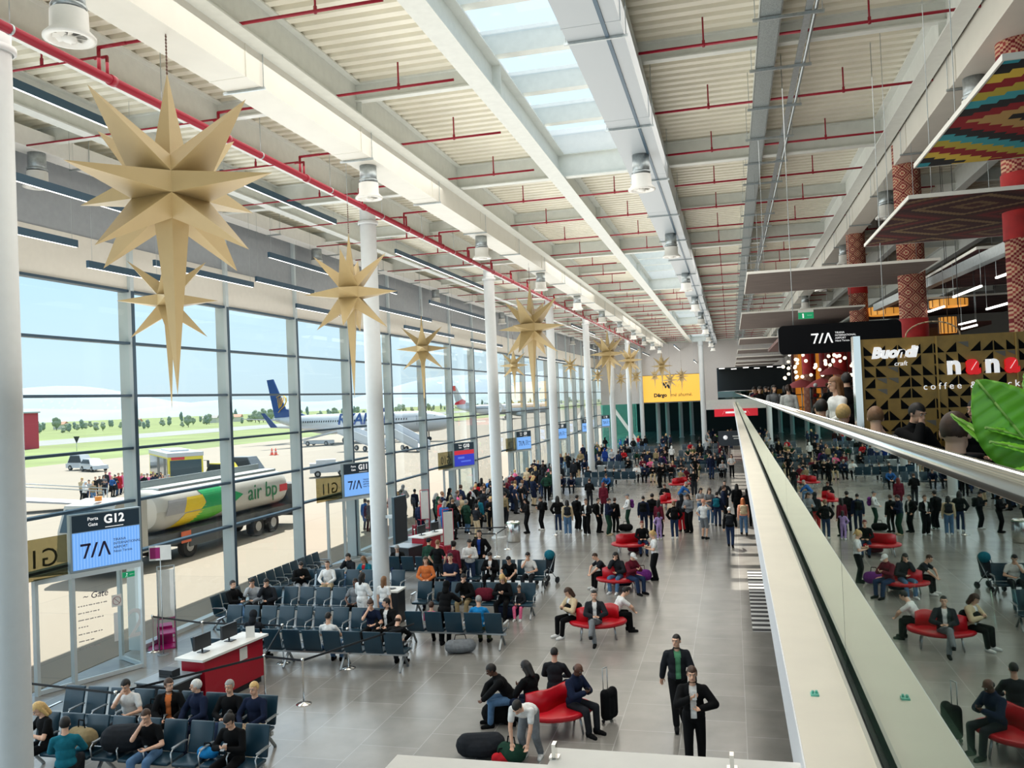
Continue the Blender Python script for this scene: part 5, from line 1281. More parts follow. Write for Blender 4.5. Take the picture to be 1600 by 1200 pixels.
for i in range(8):
    t = thing('ceiling_light', 'small white ceiling light inside the dark upper opening of the end wall', 'ceiling light', (-1 + 1.5 * i, EY + 4 + (i * 5) % 9, 9.42), 0, 'lights in the upper opening of the end wall')
    MB().box(-.35, .35, -.12, .12, 0, .08).build('lamp_body', M_lampon, t)
t = thing('glass_balustrade', 'teal glass balustrade across the far bridge on the end wall', 'balustrade', (-1.6, EY + .1, 5.5))
MB().box(0, 9, 0, .03, 0, 1.0).build('glass_panel', glassmat('teal_rail', (.4, .7, .66), .1), t); MB().cyl((0, .015, 1.02), (9, .015, 1.02), .03, n=10).build('handrail', M_chrome, t)
ZM = 4.93
# ------------------------------------------------------------------ mezzanine: hung panels, patterned columns, cafe booth
def kilim(name, cols, sx, sy, jag=.12, wood=False, ax='Y'):
    m = bpy.data.materials.new(name); m.use_nodes = True; nt = m.node_tree; b = nt.nodes['Principled BSDF']; b.inputs['Roughness'].default_value = .9
    t = nt.nodes.new('ShaderNodeTexCoord'); sp_ = nt.nodes.new('ShaderNodeSeparateXYZ'); nt.links.new(t.outputs['Object'], sp_.inputs[0])
    def mth(op, a, b_=None):
        n = nt.nodes.new('ShaderNodeMath'); n.operation = op
        for i, v in enumerate((a, b_)):
            if v is None: continue
            if isinstance(v, (int, float)): n.inputs[i].default_value = v
            else: nt.links.new(v, n.inputs[i])
        return n.outputs[0]
    def tri(o, k): return mth('MULTIPLY', mth('ABSOLUTE', mth('SUBTRACT', mth('FRACT', mth('MULTIPLY', o, 1 / k)), .5)), 2)
    if wood:
        n = nt.nodes.new('ShaderNodeTexNoise'); mp = nt.nodes.new('ShaderNodeMapping'); mp.inputs['Scale'].default_value = (.6, 9, 9)
        nt.links.new(t.outputs['Object'], mp.inputs[0]); nt.links.new(mp.outputs[0], n.inputs['Vector']); n.inputs['Scale'].default_value = 2; val = n.outputs['Fac']
    else:
        xs = mth('MULTIPLY', mth('FLOOR', mth('MULTIPLY', sp_.outputs['X'], 1 / jag)), jag)
        d = mth('ADD', tri(xs, sx), tri(sp_.outputs[ax], sy)); val = mth('FRACT', mth('MULTIPLY', d, .72))
    r = nt.nodes.new('ShaderNodeValToRGB'); r.color_ramp.interpolation = 'LINEAR' if wood else 'CONSTANT'; el = r.color_ramp.elements
    n = len(cols)
    for i, c in enumerate(cols):
        p = i / n if not wood else .3 + .4 * i / max(1, n - 1)
        if i < 2: el[i].position = p; el[i].color = (*srgb(*c), 1)
        else: q = el.new(p); q.color = (*srgb(*c), 1)
    nt.links.new(val, r.inputs[0]); nt.links.new(r.outputs[0], b.inputs['Base Color'])
    return m
K1 = kilim('kilim_bright', [(190, 170, 60), (150, 20, 30), (225, 190, 70), (20, 18, 20), (40, 150, 165), (18, 18, 20), (190, 150, 90), (150, 18, 30), (30, 28, 30), (60, 160, 170)], 5.2, 3.6, .14)
K2 = kilim('kilim_dark', [(70, 24, 22), (120, 92, 60), (62, 18, 20), (58, 16, 18), (130, 104, 70), (52, 14, 16), (70, 22, 20), (110, 30, 30)], 2.2, 1.9, .07)
K3 = kilim('wood_panel', [(74, 62, 56), (104, 90, 82)], 1, 1, wood=True)
K4 = kilim('kilim_maroon', [(62, 18, 20), (74, 24, 24), (58, 15, 17), (84, 40, 34), (56, 14, 16)], 3, 2.6, .1)
M_edge = mat('panel_edge', (.70, .68, .62), .4)
def panel(x0, x1, y0, y1, z, m, label):
    t = thing('ceiling_panel', label, 'ceiling panel', (x0, y0, z))
    MB().box(0, x1 - x0, 0, y1 - y0, 0, .05).build('panel_sheet', m, t)
    e_ = MB(); w = x1 - x0; l = y1 - y0
    e_.box(-.02, w + .02, -.02, 0, -.005, .055).box(-.02, w + .02, l, l + .02, -.005, .055).box(-.02, 0, 0, l, -.005, .055).box(w, w + .02, 0, l, -.005, .055)
    e_.build('edge_trim', M_edge, t)
    for x in (.4, w - .4):
        for y in (.4, l - .4): MB().cyl((x, y, .05), (x, y, ZD - z - .02), .006, n=5).build('suspension_wire', M_galv, t)
ZP = 9.3
panel(2.45, 7.2, 8.3, 12.0, ZP, K1, 'hung ceiling panel printed as a bright kilim rug in teal, red and yellow')
panel(2.75, 7.4, 14.0, 18.4, ZP, K2, 'hung ceiling panel printed with a dark red and tan diamond rug')
panel(.52, 4.75, 21.3, 25.7, ZP, K3, 'large brown wood grain panel hung nearest above the mezzanine walkway')
panel(5.2, 10.5, 20.0, 27.8, ZP, K4, 'large dark maroon panel hung to the right of the nearest wood panel')
panel(.52, 4.7, 32.2, 40.5, ZP, K3, 'brown wood grain panel with the green exit sign hung second from the viewpoint')
panel(5.4, 11, 31, 39, ZP, K4, 'dark maroon panel hung over the shop lamps behind the cafe booth')
for i, y in enumerate((48, 61, 74, 86, 96)): panel(.6, 4.7, y, y + 6, ZP, K3, 'brown wood grain panel hung far along the mezzanine, %s of five counting away' % ORD[i])
panel(7.8, 12.5, 13.5, 19, ZP + .3, K4, 'dark maroon panel hung high at the right edge above the leafy plant')
t = thing('ceiling_beam', 'long grey steel channel hung slanting below the dark ceiling panels', 'beam', (4.9, 13, 9.05)); MB().bar((5.6, 15.5, 9.12), (4.9, 31, 9.12), .22, .22).build('beam_body', M_galv, t, world=True)
e_ = thing('exit_sign', 'green and white exit sign hung below the second wood panel', 'sign', (aty(1259, 489, 32.17).x, 32.17, 9.11))
MB().box(-.26, .26, -.03, .03, -.13, .10).build('plate', mat('exit_green', (0, .25, .12), .4), e_); MB().box(-.26, .26, -.03, .03, .10, .2).build('cap', M_white, e_)
MB().cyl((-.1, -.035, .03), (-.1, -.03, .03), .03, n=8).box(-.12, -.07, -.034, -.03, -.1, .0).bar((.04, -.034, -.01), (.2, -.034, -.01), .004, .03, (0, 1, 0)).build('pictogram', M_txw, e_)
# patterned columns
def rugcol(name, c, n=10):
    return kilim(name, c, .5, .5, .05)
KC = kilim('kilim_column', [(150, 60, 56), (196, 160, 130), (120, 26, 32), (168, 120, 100), (110, 20, 28), (190, 150, 120)], .34, .34, .03, ax='Z')
def wrapcol(x, y, r, label, band=True, H=ZD - ZM - .75):
    t = thing('patterned_column', label, 'column', (x, y, ZM))
    m = MB()
    m.lathe([(r, 0), (r, H)], (0, 0, 0), 28)
    o = m.build('rug_wrap', KC, t)
    if band:
        for z in band: MB().lathe([(r + .02, z), (r + .02, z + 1.1)], (0, 0, 0), 28).build('red_band', mat('band_red', srgb(170, 26, 26), .7, noise=.2, nscale=5), t)
wrapcol(4.65, 23.9, .33, 'red rug wrapped round column rising behind the cafe booth sign', (2.15,))
wrapcol(4.75, 34, .33, 'red rug wrapped round column with a bright red top further along', (5.0,))
wrapcol(4.9, 15.9, .33, 'red and pink rug wrapped column at the right edge above the plant', (3.9,))
for i, (x, y) in enumerate(((4.0, 47), (4.9, 47.5), (5.8, 46), (5.2, 44))): wrapcol(x, y, .32, 'red patterned column in the lamp lit souvenir shop, %s from the left' % ORD[i], (2.3,), 3.5)
# souvenir shop far along the mezzanine: lit back wall and hanging bulbs
M_amber = mat('amber_panel', (.5, .22, .04), .5, emit=srgb(214, 130, 40), estr=.55)
t = thing('shop_wall', 'amber lit back wall of the souvenir shop with dark shelves', 'wall', (3.4, 50, ZM))
MB().box(0, 8, 0, .1, 0, 3.6).build('amber_sheet', M_amber, t)
sh = MB()
for i in range(9): sh.box(i * 1.0 - .08, i * 1.0 + .08, -.2, 0, 0, 3.6)
for z in (.5, 1.2, 1.8): sh.box(0, 8, -.35, 0, z, z + .05)
sh.build('shelf_rack', mat('shop_brown', (.10, .03, .02), .6), t)
BULB = MB().ball((0, 0, 0), .075, n=10, k=6).mesh('bulb'); BULB.materials.append(mat('bulb_glow', (1, .9, .7), .4, emit=(1, .85, .6), estr=2.2))
CORD = MB().cyl((0, 0, 0), (0, 0, 1.2), .006, n=5).mesh('cord'); CORD.materials.append(M_black)
rnd = random.Random(11)
struct('ceiling_shop', MB().box(2.2, 10, 37, 52, 8.7, 8.85), mat('shop_brown', (.10, .03, .02), .6))
for i in range(46):
    px, py = rnd.uniform(1222, 1335), rnd.uniform(552, 592); p = aty(px, py, rnd.uniform(38, 44))
    t = thing('pendant_bulb', 'round glowing bulb hanging in the souvenir shop', 'lamp', tuple(p), 0, 'hanging bulbs of the souvenir shop')
    inst(BULB, 'bulb', t); inst(CORD, 'cord', t).scale = (1, 1, (8.72 - p.z) / 1.2)
for i, (px, py, w, y) in enumerate(((1252, 592, 1.1, 36), (1284, 590, 1.0, 33), (1300, 572, .9, 37))):
    p = aty(px, py, y); t = thing('umbrella', 'small red and pink parasol over the shop stall, %s from the left' % ORD[i], 'umbrella', (p.x, p.y, ZM)); h = p.z - ZM
    MB().lathe([(w * .6, h - .35), (w * .3, h - .12), (0, h)], (0, 0, 0), 10).build('canopy', mat('parasol_pink', srgb(190, 90, 96), .7), t); MB().cyl((0, 0, 0), (0, 0, h), .02, n=8).build('pole', M_galv, t)
t = thing('display_shelf', 'dark souvenir stall crowded with small goods behind the white shirted woman', 'shelf', (2.6, 30, ZM))
m = MB().box(0, 3.4, 0, .7, 0, .9)
for z in (1.2, 1.55): m.box(0, 3.4, .3, .7, z, z + .04)
m.box(0, .05, .3, .7, .9, 1.6).box(3.35, 3.4, .3, .7, .9, 1.6).build('stall', mat('stall_dark', (.03, .02, .02), .6), t)
gd = MB(); 
for i in range(60): x = rnd.uniform(.1, 3.2); z = rnd.choice((.9, 1.24, 1.59)); gd.ball((x, rnd.uniform(.36, .6), z + .07), rnd.uniform(.05, .09), rnd.randrange(4), 8, 5)
o = gd.build('small_goods', [cmat('red'), cmat('white'), cmat('charcoal'), cmat('brown')], t); o['kind'] = 'stuff'
# hanging airport sign
t = thing('hanging_sign', 'black rounded hanging sign with the white airport emblem above the walkway', 'sign', (.98, 18, 7.19), 0)
m = MB(); W_, H_ = 2.3, .58; P = []
for cx, cz, a0 in ((W_ - .1, H_ - .1, 0), (.1, H_ - .1, 90), (.1, .1, 180), (W_ - .1, .1, 270)):
    for i in range(6): a = math.radians(a0 + i * 18); P.append((cx + .1 * math.cos(a), 0, cz + .1 * math.sin(a)))
m.prism(P, (0, .18, 0)); m.build('sign_body', mat('gloss_black', (.004, .004, .005), .5, spec=.1), t)
tia(t, (.62, -.004, .19), 0, .20, M_txw)
for x in (.3, 2.0): MB().cyl((x, .09, H_), (x, .09, 9.3 - 7.19 + 4.0), .008, n=5).build('hanger', M_galv, t)
# cafe booth
BY = 12.5
bt = thing('cafe_booth', 'gold and black triangle patterned cafe booth with white and red lettering', 'booth', (1.72, BY, ZM), .03)
m = MB().box(0, 3.9, 0, .12, -.01, 2.20); rnd = random.Random(4); c_ = .148
for i in range(26):
    for j in range(14):
        k_ = rnd.random()
        x, z = .06 + i * c_, .05 + j * c_; s = .132
        if k_ < .80: m.prism([(x, -.004, z), (x + s, -.004, z), (x + (0 if k_ < .40 else s), -.004, z + s)], (0, .006, 0), 1)
        elif k_ < .9: m.prism([(x, -.004, z + s), (x + s, -.004, z + s), (x + s, -.004, z + s * .4)], (0, .006, 0), 2)
for x in (.98, 1.95, 2.92): m.box(x - .012, x + .012, -.012, 0, 0, 2.20, 3)
m.build('booth_wall', [mat('booth_gold', srgb(158, 122, 50), .45, .1, noise=.15, nscale=8), mat('triangle_black', (.004, .004, .004), .8, spec=.1), mat('booth_grey', (.16, .14, .11), .5), mat('booth_seam', srgb(170, 130, 60), .4, .4)], bt)
MB().box(-.07, .02, -.03, .15, 0, 2.25).build('corner_post', M_chrome, bt)
text('booth_lettering', 'Buondi', .20, M_txw, bt, (.44, -.02, 2.0), (PI / 2, 0, 0), .012, bold=.012, shear=.25); text('booth_small_lettering', 'craft', .09, M_txw, bt, (.52, -.02, 1.85), (PI / 2, 0, 0), .006, shear=.25)
M_lred = mat('letter_red', srgb(225, 20, 25), .4, emit=srgb(225, 20, 25), estr=.5)
for i, ch in enumerate('nana'):
    text('booth_title', ch, .36, M_txw if ch == 'n' else M_lred, bt, (1.18 + i * .235, -.02, 1.79), (PI / 2, 0, 0), .02, bold=.012 if ch == 'n' else .02)
    if ch == 'a': MB().bar((1.15 + i * .235, -.05, 1.72), (1.22 + i * .235, -.05, 1.83), .004, .012, (0, 1, 0)).build('slash_mark', M_txw, bt)
text('booth_subtitle', 'coffee & snacks', .125, M_txw, bt, (1.42, -.02, 1.52), (PI / 2, 0, 0), .006, space=1.55)
pp = MB().cyl((2.82, -.07, 1.95), (2.82, -.02, 1.95), .185, n=32).build('roundel', M_txw, bt)
def seg(a0, a1, m, nm):
    P = [(2.82 + .165 * math.cos(math.radians(a0 + (a1 - a0) * i / 14)), -.075, 1.95 + .165 * math.sin(math.radians(a0 + (a1 - a0) * i / 14))) for i in range(15)]
    MB().prism(P, (0, .006, 0)).build(nm, m, pp)
seg(28, 168, M_lred, 'red_cap'); seg(208, 348, mat('roundel_blue', srgb(10, 70, 190), .4, emit=srgb(10, 70, 200), estr=.4), 'blue_cup')
text('roundel_lettering', 'PEPSI', .095, mat('ink_black', (.01, .01, .02), .5), pp, (2.82, -.078, 1.95), (PI / 2, .05, 0), .002, bold=.008, sx=1.15)
for i, x in enumerate((.95, 2.65)):
    t = thing('wire_arch', 'thin bamboo hoop standing on top of the cafe booth, %s one' % ('left', 'right')[i], 'ornament', (1.72 + x, BY + .06, 7.13), 0)
    r = (.34, .12)[i]; hh = (.2, .30)[i]; MB().tube([(r * math.cos(PI * q / 12), 0, hh * math.sin(PI * q / 12)) for q in range(14)], .01, 6).build('hoop', mat('bamboo', (.45, .33, .2), .5), t)
# warm lamps and white strip lights over the mezzanine
for i, (px, py, qx, qy, y) in enumerate(((1490, 464, 1533, 447, 22), (1542, 483, 1582, 472, 22), (1451, 487, 1475, 479, 24), (1499, 507, 1524, 501, 26), (1503, 514, 1526, 508, 26), (1557, 434, 1588, 423, 20))):
    a, b = aty(px, py, y), aty(qx, qy, y - 2.0)
    t = thing('strip_light', 'white glowing strip light below the dark maroon panels, %s from the left' % ORD[[1, 4, 0, 2, 3, 5][i]], 'strip light', tuple(a), 0)
    MB().bar((0, 0, 0), tuple(b - a), .05, .04).build('tube', M_lampon, t); MB().cyl((0, 0, .02), (0, 0, 9.31 - a.z), .006, n=5).build('wire', M_galv, t); d = b - a; MB().cyl((d.x, d.y, d.z + .02), (d.x, d.y, 9.31 - a.z), .006, n=5).build('wire', M_galv, t)
M_warm = mat('warm_lampshade', (.6, .35, .1), .5, emit=srgb(225, 150, 60), estr=.7)
for i, (px, py, w, h, y) in enumerate(((1482, 474, 1.1, .22, 30), (1385, 486, 1.2, .3, 34), (1481, 508, .42, .42, 25), (1410, 513, .3, .3, 24), (1378, 513, .8, .4, 36), (1500, 530, .6, .08, 20))):
    p = aty(px, py, y); t = thing('drum_lamp', 'warm glowing fabric drum lamp above the cafe, %s from the left' % ORD[[4, 1, 3, 2, 0, 5][i]], 'lamp', tuple(p))
    MB().lathe([(w * .5, -h / 2), (w * .52, h / 2), (0, h / 2), (0, h / 2 - .02), (w * .5, h / 2 - .02)], (0, 0, 0), 24).build('lamp_shade', M_warm, t); rb = MB(); [rb.bar((w * .53 * math.cos(q * PI / 7), w * .53 * math.sin(q * PI / 7), -h / 2), (w * .53 * math.cos(q * PI / 7), w * .53 * math.sin(q * PI / 7), h / 2), .03, .02) for q in range(14)]; rb.build('shade_ribs', mat('rib_bronze', (.12, .05, .02), .5), t); MB().cyl((0, 0, h / 2), (0, 0, ZD - p.z), .008, n=5).build('cord', M_black, t)
# seating at the balustrade and the leafy plant
M_lea = mat('tan_leather', srgb(120, 66, 36), .5, noise=.1, nscale=6)
def cafe_chair(x, y, rz, m, label):
    t = thing('cafe_chair', label, 'chair', (x, y, ZM), math.radians(rz))
    inst(rounded(MB().box(-.24, .24, -.26, .22, .42, .47), 'seat', m, .02), 'seat', t)
    vs = MB().grid(lambda u, v: ((u - .5) * .48, .24 + .06 * math.cos((u - .5) * PI) - .04 + v * .06, .50 + v * .42), 8, 6)
    o = vs.build('backrest', m, t); so = o.modifiers.new('s', 'SOLIDIFY'); so.thickness = .03
    MB().tube([(-.25, .22, .74), (0, .31, .74), (.25, .22, .74)], .008, 6).build('back_rail', M_chrome, t)
    for sx_ in (-1, 1):
        for sy_ in (-1, 1): MB().cyl((sx_ * .2, sy_ * .2, .42), (sx_ * .24, sy_ * .25, 0), .012, n=8).build('leg', M_chrome, t)
    return t
cafe_chair(2.05, 6.45, 200, M_lea, 'tan leather cafe chair between the short haired man and the plant')
for i, (x, y, rz, lb) in enumerate(((1.28, 5.55, 150, 'dark cafe chair carrying the short haired man at the handrail'), (1.5, 9.9, 170, 'dark cafe chair of the brown haired person at the handrail'), (1.32, 11.2, 160, 'dark cafe chair of the fair haired person at the handrail'), (1.3, 13.2, 170, 'dark cafe chair of the white shirted man at the handrail'), (2.15, 11.7, 20, 'dark cafe chair of the person holding their head at the booth'), (2.95, 11.8, 0, 'dark cafe chair of the woman looking round at the booth'))):
    cafe_chair(x, y, rz, M_black, lb)
for i, (x, y, lb) in enumerate(((1.9, 8.2, 'round dark cafe table behind the short haired man'), (2.4, 10.8, 'round dark cafe table in front of the booth'))):
    t = thing('cafe_table', lb, 'table', (x, y, ZM)); MB().lathe([(0, .72), (.36, .72), (.37, .74), (0, .75)], (0, 0, 0), 24).build('table_top', M_black, t); MB().cyl((0, 0, .02), (0, 0, .72), .03, n=10).lathe([(0, 0), (.25, 0), (.25, .02), (0, .03)], (0, 0, 0), 20).build('pedestal', M_black, t)
pl = thing('potted_plant', 'large green broad leaved plant beside the handrail at the right edge', 'plant', (1.55, 4.0, ZM))
MB().lathe([(0, 0), (.2, 0), (.26, .42), (.23, .42), (.2, .38), (0, .38)], (0, 0, 0), 24).build('pot', mat('pot_dark', (.03, .03, .03), .5), pl)
M_leafp = mat('banana_leaf', srgb(120, 190, 50), .4, noise=.18, nscale=3); M_rib = mat('leaf_rib', srgb(150, 190, 90), .5)
def leaf(base, tip, w, nrm, droop=.1):
    base = Vector(base); tip = Vector(tip); d = tip - base; L = d.length; d.normalize(); n = Vector(nrm); n = (n - d * n.dot(d)).normalized(); s = d.cross(n)
    def fn(u, v):
        ww = w * math.sin(PI * min(1, .06 + .94 * u)) ** .7 * (1 - .25 * u); q = (v - .5) * 2
        return tuple(base + d * (L * u) + s * (ww * q) + n * (abs(q) * ww * .18 - droop * u * u + .045 * w * math.sin(u * 60)))
    o = MB().grid(fn, 26, 8).build('leaf', M_leafp, pl, world=True); so = o.modifiers.new('s', 'SOLIDIFY'); so.thickness = .004
    r = MB().tube([tuple(base + d * (L * u) - n * (droop * u * u) + n * .004) for u in (0, .25, .5, .75, 1)], .006, 6); r.build('midrib', M_rib, o).location = (0, 0, 0)
    o.children[0].data.transform(Matrix.Translation(-Vector(pl.location)))
    return o
def P3(px, py, y): return aty(px, py, y)
leaf(P3(1640, 735, 3.9), P3(1527, 594, 3.9), .17, (-.3, -1, .25), .03)
leaf(P3(1590, 730, 4.1), P3(1489, 641, 4.3), .045, (0, -.5, 1), .03)
leaf(P3(1640, 700, 4.0), P3(1546, 660, 3.8), .05, (0, -.6, 1), .03)
leaf(P3(1650, 720, 3.8), P3(1550, 685, 3.7), .05, (.2, -.4, 1), .02)
leaf(P3(1660, 690, 4.2), P3(1618, 560, 4.3), .15, (.4, -1, .2), .03)
leaf(P3(1660, 745, 3.6), P3(1575, 726, 3.6), .06, (0, -.2, 1), .03)
MB().tube([(0, 0, .38), (.05, -.05, .9), (.1, -.08, 1.25)], .03, 8).build('stem', M_leafp, pl)
MB().lathe([(0, .385), (.22, .385)], (0, 0, 0), 16).build('soil', mat('soil', (.05, .035, .02), .9), pl)
struct('wall_right', MB().box(18, 18.3, -8, YEND, 5.1, ZD), mat('dark_wall', (.03, .024, .02), .7))
# ------------------------------------------------------------------ the people in the hall
def XY(px, py, Y): p = aty(px, py, Y); return p.x
def sit(px, py, Y, rz, pose, **k): return person((XY(px, py, Y), Y, 0), rz, pose, **k)
def sitp(px, py, rz, pose, **k):
    p = gp(px, py, .5); return person((p.x, p.y, 0), rz, pose, **k)
def std(px, py, rz, pose='stand', **k):
    p = gp(px, py); return person((p.x, p.y, 0), rz, pose, **k)
def hand(p, pose, k='R', d=.085):
    J = joints(pose); v = J['wr' + k] + (J['wr' + k] - J['el' + k]).normalized() * d
    return Vector(p.location) + Matrix.Rotation(p.rotation_euler[2], 3, 'Z') @ v * p.scale[0]
def phone_at(p, pose, col, label, k='R', tilt=.9):
    t = thing('phone', label, 'phone', tuple(hand(p, pose, k)), p.rotation_euler[2]); T_ = MB().box(-.037, .037, -.006, .006, -.05, .09)
    o = T_.build('phone_case', cmat(col), t); o.rotation_euler = (-tilt, 0, 0); q = MB().box(-.033, .033, .006, .0075, -.045, .085).build('phone_screen', M_black, o); return t
N_, L_, T_, J_, O_, CO, VE = 'plain', 'long', 'tee', 'jacket', 'open', 'coat', 'vest'
F = dict(fine=True)
# nearest people on the open floor
m1 = std(1088, 1208, 4, 'cup', top=(O_, 'black'), shirt=('tee', 'white'), legs=(N_, 'black'), hair=('short', 'brown'), h=1.82, label='person in an open black jacket over a white shirt holding a white phone', **F)
phone_at(m1, 'cup', 'white', 'white phone held before the chest by the man in the open black jacket', tilt=.1)
std(1062, 1134, 12, 'stride', top=(O_, 'charcoal'), shirt=('tee', 'green'), legs=(N_, 'black'), hair=('buzz', 'dark'), h=1.80, label='person walking in a dark jacket over a green shirt, looking aside', **F)
std(830, 1186, -5, 'bend', top=(T_, 'white'), legs=(N_, 'grey'), hair=('short', 'dark'), shoes='white', label='person in a white shirt bending down over the bags on the floor', **F)
sitp(800, 1092, -70, 'sitlean', top=(J_, 'black'), legs=(N_, 'denim'), hair=('short', 'dark'), skin=2, label='person in a black jacket and blue jeans leaning forward on the nearest sofa', **F)
sitp(832, 1100, -120, 'sitphone', top=(J_, 'black'), legs=(N_, 'navy'), hair=('long', 'dark'), skin=2, label='person with long black hair seen from behind on the nearest red sofa', **F)
sitp(868, 1076, 180, 'sit', top=(L_, 'charcoal'), legs=(N_, 'black'), hair=('buzz', 'dark'), label='person in a dark grey sweater sitting with their back to us on the nearest sofa', **F)
e4 = sitp(897, 1100, 60, 'sitphone', top=(J_, 'navy'), legs=(N_, 'charcoal'), hair=('bald', 'dark'), skin=2, label='person in a navy jacket looking at a phone at the right of the nearest sofa', **F)
phone_at(e4, 'sitphone', 'black', 'black phone in the hands of the person in the navy jacket')
suitcase(gp(953, 1128), 60, 'black', 'black cabin suitcase with a raised pull handle beside the nearest red sofa')
bag_floor(gp(778, 1130), 10, (.22, .16, .42), 'black', 'black backpack standing on the floor left of the nearest red sofa', 'backpack', 'backpack')
bag_floor(gp(752, 1182), 15, (.42, .28, .44), 'charcoal', 'large dark padded coat heaped on the floor by the white landing edge', 'folded_coat', 'coat')
bag_floor(gp(800, 1190), -20, (.22, .2, .34), 'dark green', 'green and dark backpack under the hands of the bending person', 'backpack', 'backpack')
bag_floor(gp(786, 1192), 30, (.2, .14, .2), 'red', 'red bag tucked between the dark coat and the green backpack')
# second and third sofa
g = sitp(896, 964, -48, 'sitphone', top=(O_, 'beige'), shirt=('tee', 'white'), legs=(N_, 'black'), hair=('long', 'brown'), shoes='white', label='person with long brown hair in a beige cardigan and white shoes on the second sofa', **F)
bag_floor(gp(896, 958, .62), 30, (.2, .16, .3), 'black', 'black handbag on the lap of the person in the beige cardigan', 'handbag', 'handbag')
sitp(930, 972, 8, 'sitcross', top=(O_, 'charcoal'), shirt=('tee', 'white'), legs=(N_, 'grey'), hair=('buzz', 'dark'), label='person in a dark jacket and grey jeans with crossed legs on the second sofa', **F)
sitp(958, 960, 115, 'sitlean', top=(T_, 'white'), legs=(N_, 'black'), hair=('short', 'dark'), label='person in a white shirt leaning forward on the right of the second sofa', **F)
g1 = sitp(948, 896, -62, 'sitlean', top=(T_, 'charcoal'), legs=(N_, 'black'), hair=('buzz', 'brown'), shoes='white', label='person in a dark grey shirt leaning over a phone on the third sofa', **F)
phone_at(g1, 'sitlean', 'black', 'black phone in the hands of the person leaning on the third sofa')
sitp(966, 900, -15, 'sitchin', top=(J_, 'charcoal'), legs=(N_, 'denim'), hair=('long', 'dark'), shoes='white', label='person in a dark jacket and light jeans resting a hand on their face, third sofa', **F)
sitp(986, 902, 50, 'sitphone', top=(J_, 'maroon'), legs=(N_, 'dark denim'), hair=('cap', 'white'), label='person in a white cap sitting on the right side of the third sofa', **F)
bag_floor(gp(963, 914), 0, (.14, .1, .34), 'red', 'bright red bag standing under the third red sofa')
bag_floor(gp(975, 916), 0, (.2, .14, .36), 'navy', 'navy bag standing right beside the bright red bag', 'backpack', 'backpack')
bag_floor(gp(1004, 908), 10, (.24, .18, .42), 'purple', 'purple and blue backpack on the floor right of the third sofa', 'backpack', 'backpack')
w = std(1025, 906, -75, 'phone', top=(T_, 'white'), legs=('wide', 'black'), hair=('bun', 'blond'), h=1.72, label='person with a blond bun in a white shirt standing sideways by the third sofa', **F)
phone_at(w, 'phone', 'beige', 'pale phone held by the standing person with the blond bun')
sitp(1004, 846, 10, 'sit', top=(L_, 'black'), legs=(N_, 'dark denim'), hair=('short', 'red'), label='person with short red hair in a black top reading on the fourth sofa', **F)
bag_floor(gp(978, 830), 10, (.3, .2, .36), 'black', 'black luggage bag lying on the left of the fourth sofa')
bag_floor(gp(993, 862), 10, (.34, .2, .26), 'maroon', 'maroon holdall on the floor before the fourth red sofa')
# the two nearest seat rows
YA, YB = 14.57, 13.17
sit(205, 1122, YA, 8, 'sitchin', top=(T_, 'white'), legs=(N_, 'charcoal'), hair=('short', 'dark'), label='person in a white shirt with a hand at the mouth, second seat row', **F)
sit(266, 1122, YA, 25, 'sitturn', top=(O_, 'black'), shirt=('long', 'orange'), legs=(N_, 'black'), hair=('short', 'brown'), label='person with an orange scarf under a dark jacket turning to the neighbour', **F)
sit(312, 1126, YA, -20, 'sitleft', top=(J_, 'navy'), legs=(N_, 'navy'), hair=('short', 'white'), label='white haired person in a navy jacket turned towards the orange scarf', **F)
sit(360, 1130, YA, 6, 'sitcross', top=(L_, 'black'), legs=(N_, 'dark denim'), hair=('short', 'grey'), label='grey haired person in a black sweater with crossed legs', **F)
sit(400, 1132, YA, 0, 'sit', top=(L_, 'navy'), legs=(N_, 'beige'), hair=('short', 'blond'), label='person with short blond hair in a navy top and beige trousers at the row end', **F)
b1_ = sit(74, 1152, YB, -25, 'sitphone', top=(T_, 'black'), legs=(N_, 'black'), hair=('long', 'blond'), label='person with long blond hair in a black shirt using a phone, lower left', **F)
phone_at(b1_, 'sitphone', 'black', 'black phone of the person with long blond hair, lower left')
sitp(103, 1198, -150, 'sit', top=(L_, 'teal'), legs=(N_, 'charcoal'), hair=('short', 'dark'), label='person in a teal sweater seen from behind at the bottom left', **F)
b3_ = sit(238, 1172, YB, 5, 'sitchin', top=(T_, 'black'), legs=(N_, 'denim'), hair=('buzz', 'brown'), label='person in a black shirt and jeans with a hand at the chin, nearest row', **F)
b4_ = sit(367, 1178, YB, 0, 'sitphone', top=(L_, 'black'), legs=(N_, 'black'), hair=('bun', 'dark'), label='person with dark tied hair in a black sweater using a phone, nearest row', **F)
phone_at(b4_, 'sitphone', 'light grey', 'pale phone of the person with dark tied hair, nearest row')
bag_floor((XY(193, 1170, YB), YB, .47), 20, (.26, .2, .5), 'charcoal', 'dark coat over the seat left of the person in black with jeans', 'folded_coat', 'coat')
bag_floor((XY(128, 1150, YB), YB, .47), -10, (.22, .16, .4), 'khaki', 'khaki and black backpack on the seat beside the long blond hair', 'backpack', 'backpack')
bag_floor((XY(325, 1182, YB), YB, .47), 0, (.18, .14, .2), 'bright blue', 'small blue and white bag on the seat next to the dark tied hair')
bag_floor((XY(262, 1140, YA + .1), YA + .12, .47), 0, (.16, .14, .3), 'black', 'black backpack on the seat left of the orange scarf', 'backpack', 'backpack').location.x -= .33
person((-15.0, 23.2, 0), 75, 'sitcross', top=(J_, 'black'), legs=(N_, 'denim'), hair=('short', 'dark'), label='person in a black jacket and blue jeans slouching by the magenta bag sizer', **F)
